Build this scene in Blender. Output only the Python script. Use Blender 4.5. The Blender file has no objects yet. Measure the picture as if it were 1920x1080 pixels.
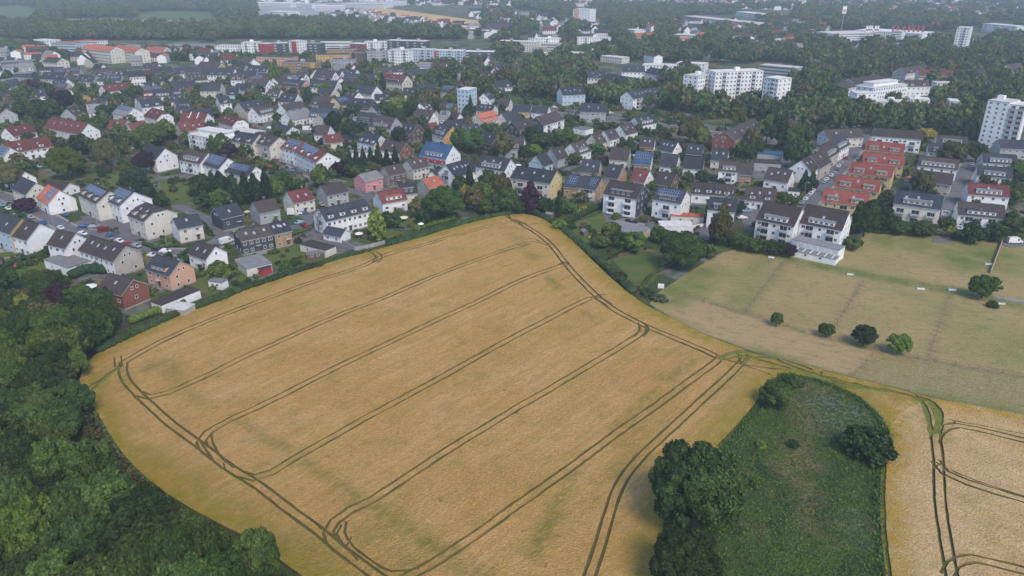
import bpy, bmesh, math, random
import numpy as np
from mathutils import Vector, Matrix
from mathutils.geometry import delaunay_2d_cdt

# ------------------------------------------------------------------ camera, sky, sun, exposure
S = bpy.context.scene
R = math.radians
CAM_H, PITCH, FPX = 100.0, R(23.5), 1400.0
cam_data = bpy.data.cameras.new("camera")
cam_data.sensor_width = 36.0
cam_data.lens = 36.0 * FPX / 1920.0
cam_data.clip_start, cam_data.clip_end = 1.0, 12000.0
camera = bpy.data.objects.new("camera", cam_data)
camera.location = (0, 0, CAM_H)
camera.rotation_euler = (R(90) - PITCH, 0, 0)
S.collection.objects.link(camera)
S.camera = camera

HAZE = 0.00020
SUN_EL, SUN_ROT = R(48), R(155)
world = bpy.data.worlds.new("World"); S.world = world; world.use_nodes = True
wn = world.node_tree.nodes; wl = world.node_tree.links
sky = wn.new("ShaderNodeTexSky"); sky.sky_type = 'NISHITA'; sky.sun_disc = False
sky.sun_elevation = SUN_EL; sky.sun_rotation = SUN_ROT
sky.air_density = 1.0; sky.dust_density = 0.8; sky.ozone_density = 2.5
wn["Background"].inputs[1].default_value = 0.13
wl.new(sky.outputs[0], wn["Background"].inputs[0])
sun_data = bpy.data.lights.new("sun", 'SUN'); sun_data.energy = 1.5; sun_data.angle = R(22)
sun_data.color = (1.0, 0.85, 0.67)
sun = bpy.data.objects.new("sun", sun_data); S.collection.objects.link(sun)
sd = Vector((math.sin(SUN_ROT) * math.cos(SUN_EL), math.cos(SUN_ROT) * math.cos(SUN_EL), math.sin(SUN_EL)))
sun.rotation_euler = (-sd).to_track_quat('-Z', 'Y').to_euler()
S.view_settings.view_transform = 'Standard'
S.view_settings.look = 'None'
S.view_settings.exposure = 0.90
S.view_settings.gamma = 1.0
S.view_settings.use_curve_mapping = False
S.render.engine = 'CYCLES'
S.cycles.use_denoising = True
S.cycles.max_bounces = 4; S.cycles.diffuse_bounces = 2; S.cycles.glossy_bounces = 2
S.cycles.transparent_max_bounces = 4; S.cycles.volume_bounces = 0
S.cycles.use_adaptive_sampling = True

# ------------------------------------------------------------------ survey helper: photo direction -> point of the terrain
CT, ST = math.cos(PITCH), math.sin(PITCH)
def P(x, y, z=0.0):
    v = y - 540.0
    t = (CAM_H - z) / (FPX * ST + v * CT)
    return Vector(((x - 960.0) * t, (FPX * CT - v * ST) * t, z))
def pxm(y): return CT * (y + 69.0) / CAM_H
def G(pts, z=0.0): return [P(x, y, z) for x, y in pts]
col = S.collection

# ------------------------------------------------------------------ tagging
def tag(o, label=None, cat=None, group=None, kind=None):
    if label: o["label"] = label
    if cat: o["category"] = cat
    if group: o["group"] = group
    if kind: o["kind"] = kind
    return o
def empty(name, loc, rz=0.0, parent=None):
    o = bpy.data.objects.new(name, None); o.empty_display_size = 0.5
    o.location = loc; o.rotation_euler = (0, 0, rz); o.parent = parent
    col.objects.link(o); return o
def obj(name, me, parent=None, loc=None, rz=None):
    o = bpy.data.objects.new(name, me); o.parent = parent
    if loc is not None: o.location = loc
    if rz is not None: o.rotation_euler = (0, 0, rz)
    col.objects.link(o); return o

# ------------------------------------------------------------------ mesh collector
class MB:
    def __init__(s): s.v = []; s.f = []; s.m = []
    def quad(s, a, b, c, d, m=0):
        n = len(s.v); s.v += [tuple(a), tuple(b), tuple(c), tuple(d)]; s.f.append((n, n+1, n+2, n+3)); s.m.append(m)
    def poly(s, pts, m=0):
        n = len(s.v); s.v += [tuple(p) for p in pts]; s.f.append(tuple(range(n, n+len(pts)))); s.m.append(m)
    def box(s, x0, x1, y0, y1, z0, z1, m=0, T=None, bottom=True):
        c = [(x0,y0,z0),(x1,y0,z0),(x1,y1,z0),(x0,y1,z0),(x0,y0,z1),(x1,y0,z1),(x1,y1,z1),(x0,y1,z1)]
        if T is not None: c = [tuple(T @ Vector(p)) for p in c]
        n = len(s.v); s.v += c
        F = [(4,5,6,7),(0,1,5,4),(1,2,6,5),(2,3,7,6),(3,0,4,7)]
        if bottom: F.append((3,2,1,0))
        for f in F: s.f.append(tuple(n+i for i in f)); s.m.append(m)
    def mesh(s, name, mats):
        me = bpy.data.meshes.new(name); me.from_pydata(s.v, [], s.f)
        for m in mats: me.materials.append(m)
        if len(mats) > 1: me.polygons.foreach_set("material_index", s.m)
        me.update(); return me
    def build(s, name, mats, parent=None, loc=None, rz=None):
        return obj(name, s.mesh(name, mats), parent, loc, rz)

# ------------------------------------------------------------------ materials
def mat(name, c, rough=0.8, noise=None, spec=0.3, var=0.0, metal=0.0, bump=None):
    """noise=(scale, second colour, contrast lo, hi); var = value jitter per object"""
    m = bpy.data.materials.new(name); m.use_nodes = True
    n = m.node_tree.nodes; l = m.node_tree.links; b = n["Principled BSDF"]
    b.inputs["Roughness"].default_value = rough; b.inputs["Metallic"].default_value = metal
    b.inputs["Specular IOR Level"].default_value = spec
    b.inputs["Base Color"].default_value = (*c, 1)
    out = None
    if noise:
        tc = n.new("ShaderNodeTexCoord"); t = n.new("ShaderNodeTexNoise"); t.inputs["Scale"].default_value = noise[0]
        t.inputs["Detail"].default_value = 4; l.new(tc.outputs["Object"], t.inputs["Vector"])
        r = n.new("ShaderNodeMapRange"); r.inputs[1].default_value = noise[2]; r.inputs[2].default_value = noise[3]
        l.new(t.outputs[0], r.inputs[0])
        mx = n.new("ShaderNodeMix"); mx.data_type = 'RGBA'; mx.inputs[6].default_value = (*c, 1); mx.inputs[7].default_value = (*noise[1], 1)
        l.new(r.outputs[0], mx.inputs[0]); out = mx.outputs[2]
    if var:
        oi = n.new("ShaderNodeObjectInfo"); r2 = n.new("ShaderNodeMapRange")
        r2.inputs[3].default_value = 1 - var; r2.inputs[4].default_value = 1 + var
        l.new(oi.outputs["Random"], r2.inputs[0])
        h = n.new("ShaderNodeHueSaturation")
        if out: l.new(out, h.inputs["Color"])
        else: h.inputs["Color"].default_value = (*c, 1)
        l.new(r2.outputs[0], h.inputs["Value"]); out = h.outputs[0]
    if out: l.new(out, b.inputs["Base Color"])
    if bump:
        tc = n.new("ShaderNodeTexCoord"); t = n.new("ShaderNodeTexNoise"); t.inputs["Scale"].default_value = bump[0]
        l.new(tc.outputs["Object"], t.inputs["Vector"])
        bp = n.new("ShaderNodeBump"); bp.inputs["Strength"].default_value = bump[1]; bp.inputs["Distance"].default_value = bump[2]
        l.new(t.outputs[0], bp.inputs["Height"]); l.new(bp.outputs[0], b.inputs["Normal"])
    return m

class NG:
    """tiny node-graph helper for the ground materials"""
    def __init__(s, name, rough=0.95):
        s.mt = bpy.data.materials.new(name); s.mt.use_nodes = True
        s.n = s.mt.node_tree.nodes; s.l = s.mt.node_tree.links; s.b = s.n["Principled BSDF"]
        s.b.inputs["Roughness"].default_value = rough; s.b.inputs["Specular IOR Level"].default_value = 0.13
        s.tc = s.n.new("ShaderNodeTexCoord").outputs["Object"]
    def vec(s, sx=1, sy=1, rz=0.0):
        mp = s.n.new("ShaderNodeMapping"); mp.inputs["Rotation"].default_value = (0, 0, rz)
        s.l.new(s.tc, mp.inputs["Vector"])
        m2 = s.n.new("ShaderNodeMapping"); m2.inputs["Scale"].default_value = (sx, sy, 1)
        s.l.new(mp.outputs[0], m2.inputs["Vector"]); return m2.outputs[0]
    def noise(s, scale, lo=0.35, hi=0.65, detail=5, vec=None, rough=0.6):
        t = s.n.new("ShaderNodeTexNoise"); t.inputs["Scale"].default_value = scale; t.inputs["Detail"].default_value = detail
        t.inputs["Roughness"].default_value = rough
        s.l.new(vec or s.tc, t.inputs["Vector"])
        r = s.n.new("ShaderNodeMapRange"); r.inputs[1].default_value = lo; r.inputs[2].default_value = hi
        s.l.new(t.outputs[0], r.inputs[0]); return r.outputs[0]
    def cell(s, scale, vec=None):
        t = s.n.new("ShaderNodeTexVoronoi"); t.inputs["Scale"].default_value = scale
        s.l.new(vec or s.tc, t.inputs["Vector"])
        sp = s.n.new("ShaderNodeSeparateColor"); s.l.new(t.outputs["Color"], sp.inputs[0]); return sp.outputs
    def attr(s, name):
        a = s.n.new("ShaderNodeAttribute"); a.attribute_name = name; return a.outputs["Fac"]
    def ramp(s, fac, lo, hi, a=0.0, b=1.0):
        r = s.n.new("ShaderNodeMapRange"); r.inputs[1].default_value = lo; r.inputs[2].default_value = hi
        r.inputs[3].default_value = a; r.inputs[4].default_value = b
        s.l.new(fac, r.inputs[0]); return r.outputs[0]
    def mul(s, a, b):
        m = s.n.new("ShaderNodeMath"); m.operation = 'MULTIPLY'
        for i, q in enumerate((a, b)):
            if isinstance(q, (int, float)): m.inputs[i].default_value = q
            else: s.l.new(q, m.inputs[i])
        return m.outputs[0]
    def mix(s, fac, a, b, mode='MIX'):
        m = s.n.new("ShaderNodeMix"); m.data_type = 'RGBA'; m.blend_type = mode
        if isinstance(fac, (int, float)): m.inputs[0].default_value = fac
        else: s.l.new(fac, m.inputs[0])
        for i, q in ((6, a), (7, b)):
            if isinstance(q, tuple): m.inputs[i].default_value = (*q, 1)
            else: s.l.new(q, m.inputs[i])
        return m.outputs[2]
    def done(s, colr, bump=None):
        s.l.new(colr, s.b.inputs["Base Color"])
        if bump:
            bp = s.n.new("ShaderNodeBump"); bp.inputs["Strength"].default_value = bump[1]; bp.inputs["Distance"].default_value = bump[2]
            s.l.new(bump[0], bp.inputs["Height"]); s.l.new(bp.outputs[0], s.b.inputs["Normal"])
        return s.mt

# direction of the drilled rows
_d = P(1207, 623) - P(700, 940); ROW = math.atan2(_d.y, _d.x)

def wheat_material(name, base, pale, greenc, rowdir):
    g = NG(name)
    v = g.vec(1, 1, -rowdir)
    streak = g.noise(0.35, 0.35, 0.68, 4, g.vec(0.10, 1.3, -rowdir))
    big = g.noise(0.045, 0.38, 0.62, 5)
    c = g.mix(big, base, pale)
    c = g.mix(g.mul(streak, 0.75), c, (base[0]*.84, base[1]*.84, base[2]*.66))
    c = g.mix(g.mul(g.noise(0.16, 0.5, 0.72, 5), 0.45), c, greenc)
    c = g.mix(g.mul(g.noise(1.6, 0.42, 0.62, 6, g.vec(0.5, 1, -rowdir)), 0.34), c, tuple(q * 0.5 for q in base))
    c = g.mix(g.mul(g.noise(3.6, 0.45, 0.62, 4, g.vec(0.6, 1, -rowdir)), 0.38), c, tuple(min(1, q * 1.35) for q in pale))
    rows = g.noise(1.0, 0.40, 0.62, 3, g.vec(0.05, 5.5, -rowdir))
    c = g.mix(g.mul(rows, 0.30), c, tuple(q * 0.60 for q in base))
    c = g.mix(g.mul(g.noise(0.9, 0.55, 0.75, 6), 0.45), c, (greenc[0]*1.2, greenc[1], greenc[2]))
    c = g.mix(g.mul(g.noise(0.42, 0.66, 0.72, 6, g.vec(.6, 1, -rowdir)), 0.7), c, tuple(q * 0.38 for q in base))
    c = g.mix(g.mul(g.noise(0.028, 0.52, 0.64, 3, g.vec(.5, 1.6, -rowdir)), 0.16), c, (greenc[0]*2.2, greenc[1]*1.6, greenc[2]*1.2))
    gr = g.mul(g.mul(g.attr("green"), .85), g.noise(1.0, 0.30, 0.58, 6, g.vec(.5, 1, -rowdir)))
    c = g.mix(gr, c, greenc)
    ed = g.mul(g.attr("edge"), g.noise(0.35, 0.25, 0.6, 5))
    c = g.mix(g.mul(ed, 0.95), c, (greenc[0]*1.8, greenc[1]*1.35, greenc[2]*0.7))
    return g.done(c, (g.noise(2.2, 0.2, 0.8, 6), 0.9, 0.5))

M = {}
M['wheat'] = wheat_material("ripe_wheat", (0.50, 0.285, 0.082), (0.60, 0.372, 0.160), (0.150, 0.158, 0.022), ROW)
M['wheat_pale'] = wheat_material("ripe_wheat_pale", (0.57, 0.38, 0.175), (0.66, 0.46, 0.25), (0.22, 0.18, 0.04), ROW + 1.2)
g = NG("flattened_green")
c = g.mix(g.noise(0.3, 0.35, 0.6, 4), (0.115, 0.150, 0.024), (0.19, 0.185, 0.04))
M['track_green'] = g.done(g.mix(g.mul(g.noise(1.8, 0.45, 0.65), 0.6), c, (0.06, 0.085, 0.015)))
M['stalk'] = mat("wheat_stalks", (0.26, 0.17, 0.055), 0.95, (0.3, (0.12, 0.11, 0.025), 0.4, 0.6))
g = NG("wheel_track")
c = g.mix(g.noise(0.12, 0.35, 0.6, 4), (0.088, 0.105, 0.020), (0.135, 0.105, 0.038))
c = g.mix(g.mul(g.noise(1.5, 0.4, 0.7), 0.5), c, (0.05, 0.065, 0.015))
M['track'] = g.done(c)

# open ground of the town: lawns, beds, yards
g = NG("town_ground")
cc = g.cell(0.07)
c = g.mix(g.ramp(cc[0], 0.30, 0.34), (0.085, 0.118, 0.034), (0.048, 0.075, 0.024))
c = g.mix(g.ramp(cc[1], 0.72, 0.74), c, (0.17, 0.165, 0.155))
c = g.mix(g.ramp(cc[2], 0.80, 0.82), c, (0.16, 0.135, 0.055))
c = g.mix(g.noise(0.25, 0.4, 0.7), c, (0.040, 0.062, 0.022))
c = g.mix(g.mul(g.noise(1.1, 0.5, 0.7), 0.5), c, (0.11, 0.10, 0.06))
M['ground'] = g.done(c, (g.noise(1.2, 0.2, 0.8), 0.6, 0.4))

g = NG("dry_grass")
c = g.mix(g.noise(0.03, 0.38, 0.62, 4), (0.385, 0.275, 0.125), (0.30, 0.235, 0.095))
c = g.mix(g.mul(g.attr("straw"), 0.8), c, (0.41, 0.28, 0.145))
c = g.mix(g.mul(g.attr("grey"), 0.8), c, (0.25, 0.212, 0.092))
c = g.mix(g.mul(g.noise(0.22, 0.50, 0.68, 6, g.vec(1, 2.2, 0.3)), 0.75), c, (0.175, 0.175, 0.062))
c = g.mix(g.mul(g.noise(0.7, 0.48, 0.70, 6, g.vec(1, 2.4, 0.5)), 0.75), c, (0.43, 0.335, 0.185))
c = g.mix(g.mul(g.attr("green"), g.noise(0.12, 0.15, 0.6, 6)), c, (0.115, 0.170, 0.032))
c = g.mix(g.mul(g.attr("lane"), g.noise(0.5, 0.1, 0.6)), c, (0.20, 0.155, 0.075))
c = g.mix(g.mul(g.noise(1.9, 0.50, 0.64, 5, g.vec(1, 2.6, 0.2)), 0.6), c, (0.135, 0.125, 0.055))
M['paddock'] = g.done(c, (g.noise(1.5, 0.2, 0.8, 6), 0.8, 0.4))

g = NG("meadow")
c = g.mix(g.noise(0.07, 0.40, 0.60, 6), (0.040, 0.088, 0.022), (0.100, 0.155, 0.026))
c = g.mix(g.mul(g.noise(0.22, 0.48, 0.66, 6, g.vec(1, .5, .4)), 0.85), c, (0.026, 0.050, 0.022))
c = g.mix(g.mul(g.noise(0.7, 0.50, 0.68, 6), 0.6), c, (0.13, 0.165, 0.045))
c = g.mix(g.mul(g.noise(0.11, 0.56, 0.70, 6), 0.7), c, (0.20, 0.155, 0.075))
c = g.mix(g.mul(g.attr("straw"), g.noise(0.45, 0.25, 0.5, 6)), c, (0.27, 0.20, 0.10))
c = g.mix(g.mul(g.attr("silver"), g.noise(0.8, 0.44, 0.60, 6)), c, (0.27, 0.29, 0.26))
M['meadow'] = g.done(c, (g.noise(1.3, 0.2, 0.8, 6), 1.0, 0.9))

g = NG("verge_grass")
c = g.mix(g.noise(0.15, 0.38, 0.62, 5), (0.045, 0.075, 0.024), (0.090, 0.110, 0.032))
c = g.mix(g.mul(g.noise(0.8, 0.5, 0.7, 6), 0.8), c, (0.13, 0.11, 0.045))
M['verge'] = g.done(c, (g.noise(1.3, 0.2, 0.8, 6), 1.0, 0.7))
g = NG("lawn")
c = g.mix(g.noise(0.12, 0.38, 0.62, 5), (0.060, 0.105, 0.020), (0.105, 0.125, 0.035))
c = g.mix(g.mul(g.noise(1.2, 0.5, 0.7, 5), 0.5), c, (0.15, 0.135, 0.05))
M['lawn'] = g.done(c)
g = NG("asphalt")
c = g.mix(g.noise(0.2, 0.35, 0.65, 5), (0.115, 0.115, 0.125), (0.165, 0.16, 0.165))
c = g.mix(g.mul(g.noise(2.0, 0.5, 0.7), 0.4), c, (0.07, 0.07, 0.075))
M['asphalt'] = g.done(c)
M['paving'] = mat("paving", (0.30, 0.26, 0.24), 0.9, (0.6, (0.22, 0.20, 0.19), 0.4, 0.6))
M['gravel'] = mat("gravel", (0.30, 0.26, 0.21), 0.95, (1.5, (0.20, 0.18, 0.14), 0.4, 0.6))
M['line'] = mat("road_paint", (0.7, 0.7, 0.68), 0.8)

WALL = dict(W=("white", (0.76, 0.76, 0.76)), C=("cream", (0.60, 0.57, 0.50)), B=("beige", (0.42, 0.39, 0.34)), G=("grey", (0.36, 0.37, 0.38)),
            S=("slate clad", (0.060, 0.068, 0.085)), Y=("yellow", (0.56, 0.44, 0.21)), O=("orange", (0.55, 0.33, 0.09)), P=("pink", (0.58, 0.25, 0.27)),
            K=("red brick", (0.22, 0.085, 0.06)), N=("brown", (0.12, 0.085, 0.07)), T=("tan brick", (0.33, 0.215, 0.12)), L=("pale blue", (0.42, 0.52, 0.60)),
            V=("sage green", (0.30, 0.38, 0.27)), R=("red", (0.38, 0.05, 0.045)), H=("peach", (0.58, 0.34, 0.24)))
ROOF = dict(d=("dark grey", (0.042, 0.046, 0.058)), b=("brown", (0.062, 0.050, 0.050)), q=("bright red", (0.20, 0.060, 0.048)), r=("dark red", (0.125, 0.045, 0.042)), t=("orange tiled", (0.36, 0.12, 0.075)),
            u=("blue", (0.045, 0.095, 0.19)), g=("grey", (0.19, 0.19, 0.195)), x=("slate black", (0.045, 0.052, 0.070)), w=("white", (0.55, 0.53, 0.50)))
MW = {k: mat("wall_" + n.replace(" ", "_"), c, 0.9, (0.5, tuple(q * 0.85 for q in c), 0.45, 0.7), 0.2, 0.05) for k, (n, c) in WALL.items()}
MR = {}
for k, (n_, c_) in ROOF.items():
    g = NG("roof_" + n_.replace(" ", "_"), 0.85); g.b.inputs["Specular IOR Level"].default_value = 0.06
    rows = g.n.new("ShaderNodeTexWave"); rows.inputs["Scale"].default_value = 1.1; rows.bands_direction = 'Z'
    g.l.new(g.tc, rows.inputs["Vector"])
    c = g.mix(g.noise(0.35, 0.4, 0.65, 5), c_, tuple(q * 1.3 for q in c_))
    c = g.mix(g.mul(g.noise(2.2, 0.5, 0.68, 5), 0.5), c, tuple(q * 0.6 + 0.01 for q in c_))
    c = g.mix(g.mul(rows.outputs["Fac"], 0.25), c, tuple(q * 0.6 for q in c_))
    oi = g.n.new("ShaderNodeObjectInfo"); h = g.n.new("ShaderNodeHueSaturation")
    g.l.new(g.ramp(oi.outputs["Random"], 0, 1, 0.85, 1.2), h.inputs["Value"]); g.l.new(c, h.inputs["Color"])
    MR[k] = g.done(h.outputs[0], (rows.outputs["Fac"], 0.3, 0.05))
M['fascia'] = mat("fascia", (0.42, 0.42, 0.42), 0.6)
M['frame'] = mat("window_frame", (0.72, 0.72, 0.72), 0.5)
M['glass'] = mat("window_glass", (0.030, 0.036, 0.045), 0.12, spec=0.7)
M['glass_far'] = mat("far_glass", (0.085, 0.095, 0.11), 0.3)  # one even, paler glass tone for the joined windows of farther buildings
M['skylight'] = mat("skylight_glass", (0.32, 0.37, 0.42), 0.08, spec=0.8)
M['panel'] = mat("solar_cells", (0.030, 0.055, 0.125), 0.18, spec=0.8)
M['panel_frame'] = mat("solar_frame", (0.40, 0.42, 0.46), 0.4)
M['door'] = mat("door_paint", (0.10, 0.07, 0.06), 0.6)
M['garage'] = mat("garage_door", (0.55, 0.56, 0.56), 0.6)
M['rail'] = mat("balcony_rail", (0.42, 0.43, 0.44), 0.6)
M['concrete'] = mat("concrete", (0.33, 0.33, 0.33), 0.9, (0.8, (0.24, 0.24, 0.24), 0.4, 0.65))
M['wood'] = mat("weathered_wood", (0.16, 0.12, 0.09), 0.9)
M['metal'] = mat("grey_metal", (0.3, 0.3, 0.31), 0.5)
M['white'] = mat("white_plastic", (0.75, 0.75, 0.74), 0.5)
M['bark'] = mat("bark", (0.070, 0.055, 0.042), 0.95, (3, (0.035, 0.03, 0.025), 0.4, 0.6))
M['sunlit_cloth'] = mat("sunlit_cloth", (0.70, 0.50, 0.30), 0.5)  # sail cloth; the warm sunlight on it is painted into this colour
# ------------------------------------------------------------------ curves and sheets
def smooth(pts, step=2.0, closed=False):
    """Catmull-Rom through world points, evenly resampled"""
    p = [Vector((q[0], q[1])) for q in pts]; n = len(p); out = []
    rng = range(n) if closed else range(n - 1)
    for i in rng:
        p0 = p[(i-1) % n] if closed or i > 0 else p[i]*2 - p[i+1]
        p1 = p[i]; p2 = p[(i+1) % n]
        p3 = p[(i+2) % n] if closed or i + 2 < n else p2*2 - p1
        k = max(1, int((p2 - p1).length / step))
        for j in range(k):
            t = j / k
            out.append(0.5 * ((2*p1) + (p2-p0)*t + (2*p0-5*p1+4*p2-p3)*t*t + (3*p1-p0-3*p2+p3)*t**3))
    if not closed: out.append(p[-1])
    return out
def normals(l):
    r = []
    for i in range(len(l)):
        d = l[min(i+1, len(l)-1)] - l[max(i-1, 0)]
        d = d.normalized() if d.length > 1e-6 else Vector((1, 0)); r.append(Vector((-d.y, d.x)))
    return r
def offset(l, o): return [p + n*o for p, n in zip(l, normals(l))]
def ribbon(name, pts, width, z, m, parent=None, step=4.0, h=0.0, kind="structure"):
    l = smooth(pts, step); a = offset(l, width/2); b = offset(l, -width/2)
    mb = MB()
    for i in range(len(l)-1):
        mb.quad((*b[i], z), (*b[i+1], z), (*a[i+1], z), (*a[i], z))
        if h:
            mb.quad((*a[i], z), (*a[i+1], z), (*a[i+1], z-h), (*a[i], z-h)); mb.quad((*b[i+1], z), (*b[i], z), (*b[i], z-h), (*b[i+1], z-h))
    o = mb.build(name, [m], parent)
    if kind: o["kind"] = kind
    return o
def inside(pt, poly):
    x, y = pt[0], pt[1]; r = False; j = len(poly) - 1
    for i in range(len(poly)):
        xi, yi = poly[i][0], poly[i][1]; xj, yj = poly[j][0], poly[j][1]
        if (yi > y) != (yj > y) and x < (xj-xi)*(y-yi)/(yj-yi) + xi: r = not r
        j = i
    return r
def seg_dist(px, py, a, b):
    """vectorised distance from arrays px,py to segment a-b"""
    dx, dy = b[0]-a[0], b[1]-a[1]; L = dx*dx+dy*dy + 1e-9
    t = np.clip(((px-a[0])*dx + (py-a[1])*dy)/L, 0, 1)
    return np.hypot(px-a[0]-t*dx, py-a[1]-t*dy)
def inside_np(px, py, poly):
    r = np.zeros(len(px), bool); j = len(poly)-1
    for i in range(len(poly)):
        xi, yi = poly[i][0], poly[i][1]; xj, yj = poly[j][0], poly[j][1]
        if yi != yj:
            c = ((yi > py) != (yj > py)) & (px < (xj-xi)*(py-yi)/(yj-yi)+xi); r ^= c
        j = i
    return r
def poly_dist(px, py, poly, closed=True):
    d = np.full(len(px), 1e9); n = len(poly)
    for i in range(n if closed else n-1): d = np.minimum(d, seg_dist(px, py, poly[i], poly[(i+1) % n]))
    return d
def sheet(name, poly_px, z, m, grid=0, attrs=None, kind="structure", world_poly=None, relief=0.0):
    """flat sheet cut to an outline, with an inner grid that carries soft masks"""
    poly = world_poly or [Vector((p.x, p.y)) for p in G(poly_px)]
    vs = list(poly); n = len(vs)
    if grid:
        xs = [p[0] for p in poly]; ys = [p[1] for p in poly]
        gx, gy = np.meshgrid(np.arange(min(xs), max(xs), grid), np.arange(min(ys), max(ys), grid))
        gx = gx.ravel(); gy = gy.ravel() ; gx = gx + np.where((np.arange(len(gx)) % 2) > 0, .1, 0)
        k = inside_np(gx, gy, poly) & (poly_dist(gx, gy, poly) > grid*0.4)
        vs += [Vector((a, b)) for a, b in zip(gx[k], gy[k])]
    r = delaunay_2d_cdt(vs, [], [list(range(n))], 1, 1e-4, False)
    co = np.array([(v[0], v[1]) for v in r[0]])
    rng = np.random.default_rng(5)
    zz = z + rng.random(len(co))*relief
    me = bpy.data.meshes.new(name); me.from_pydata([(a, b, c) for (a, b), c in zip(co, zz)], [], [tuple(f) for f in r[2]])
    me.materials.append(m)
    for an, fn in (attrs or {}).items():
        at = me.attributes.new(an, 'FLOAT', 'POINT'); at.data.foreach_set("value", fn(co[:, 0], co[:, 1]).astype(np.float32))
    me.update(); o = obj(name, me)
    if sum(p.normal.z for p in me.polygons) < 0: me.flip_normals()
    o["kind"] = kind; return o
def blobs(lst):
    """soft mask: list of (x0,y0,x1,y1,radius m,strength) in photo coordinates"""
    L = [(P(a, b), P(c, d), r, s) for a, b, c, d, r, s in lst]
    def f(x, y):
        o = np.zeros(len(x))
        for a, b, r, s in L: o = np.maximum(o, s*np.clip(1.25 - seg_dist(x, y, a, b)/r, 0, 1))
        return o
    return f

# ------------------------------------------------------------------ ground sheet
mb = MB()
E = [-5000, -1500, -400, 400, 1500, 5000]; F_ = [-300, 0, 400, 1200, 3000, 9000]
for i in range(5):
    for j in range(5):
        mb.quad((E[i], F_[j], 0), (E[i+1], F_[j], 0), (E[i+1], F_[j+1], 0), (E[i], F_[j+1], 0))
tag(mb.build("ground", [M['ground']]), kind="structure")

# ------------------------------------------------------------------ the wheat field with its tramlines
FIELD = [(955,403),(900,414),(850,428),(800,445),(740,461),(690,475),(640,488),(600,501),(560,514),(500,532),(450,548),(400,568),(330,594),(270,622),(220,645),
         (180,668),(158,690),(150,715),(158,745),(185,780),(205,815),(232,855),(270,895),(315,930),(360,958),(410,985),(460,1010),(520,1050),(600,1110),(680,1190),
         (1000,1260),(1236,1260),(1238,1080),(1243,1010),(1252,960),(1285,905),(1320,868),(1350,840),(1385,800),(1430,745),(1438,722),(1465,703),(1510,708),(1560,722),
         (1612,748),(1647,780),(1667,812),(1668,838),(1654,858),(1650,900),(1649,960),(1652,1020),(1660,1080),(1690,1260),(2300,1260),(2250,865),
         (2100,822),(1920,782),(1830,766),(1740,748),(1640,722),(1560,702),(1480,680),(1400,660),(1320,630),(1260,600),(1215,578),(1180,553),(1140,519),(1110,490),(1080,460),
         (1045,430),(1005,408)]
fieldpoly = smooth(G(FIELD), 5.0, True)
T2 = [  # double wheel tracks, surveyed along their middle
 [(233,683),(260,667),(300,645),(350,622),(403,600),(450,582),(517,557),(583,533),(650,512),(690,497),(709,487)],
 [(705,489),(720,482),(750,473),(800,460),(867,440),(933,423),(967,418),(983,423)],
 [(960,414),(977,422),(1007,440),(1033,462),(1053,487),(1063,500),(1083,523),(1117,557),(1143,578),(1177,598),(1207,613),(1240,627),(1283,645),(1323,662),(1347,674)],
 [(233,683),(231,698),(238,718),(257,740),(275,757),(323,800),(373,837),(433,883),(475,908),(533,952),(600,1002),(633,1030),(673,1060),(703,1082),(760,1120)],
 [(262,742),(280,748),(317,740),(350,725),(400,702),(457,673),(517,647),(583,617),(650,588),(717,563),(767,541),(833,513),(900,488),(967,465),(1005,456),(1033,462)],
 [(383,845),(378,832),(390,815),(433,791),(483,768),(533,743),(583,717),(650,683),(717,652),(767,628),(833,597),(900,566),(967,533),(1017,513),(1060,498)],
 [(455,894),(477,900),(510,890),(550,865),(600,837),(650,808),(700,780),(757,749),(833,708),(900,670),(967,633),(1033,599),(1083,573),(1115,561),(1143,575)],
 [(622,1020),(616,1002),(628,982),(655,962),(700,940),(767,896),(833,852),(900,811),(967,770),(1033,732),(1067,711),(1133,672),(1183,641),(1204,625),(1204,611)],
 [(735,1105),(760,1088),(790,1073),(833,1047),(900,1002),(967,953),(1033,907),(1100,858),(1167,808),(1233,762),(1280,727),(1313,703),(1340,683),(1349,673)],
 [(1085,1150),(1107,1080),(1127,1020),(1143,963),(1160,917),(1190,873),(1233,830),(1283,784),(1330,740),(1363,710),(1383,690),(1397,675)],
 [(1713,748),(1732,757),(1743,780),(1751,810),(1758,865),(1760,920),(1763,960),(1769,1000),(1781,1073),(1800,1170)],
 [(1751,830),(1762,812),(1775,804),(1795,802),(1830,808),(1880,820),(1920,830),(2020,856)],
 [(1752,868),(1770,890),(1813,909),(1863,925),(1920,941),(2020,965)],
 [(1774,1085),(1785,1064),(1800,1055),(1822,1052),(1850,1058),(1900,1070),(2000,1095)],
]
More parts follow.
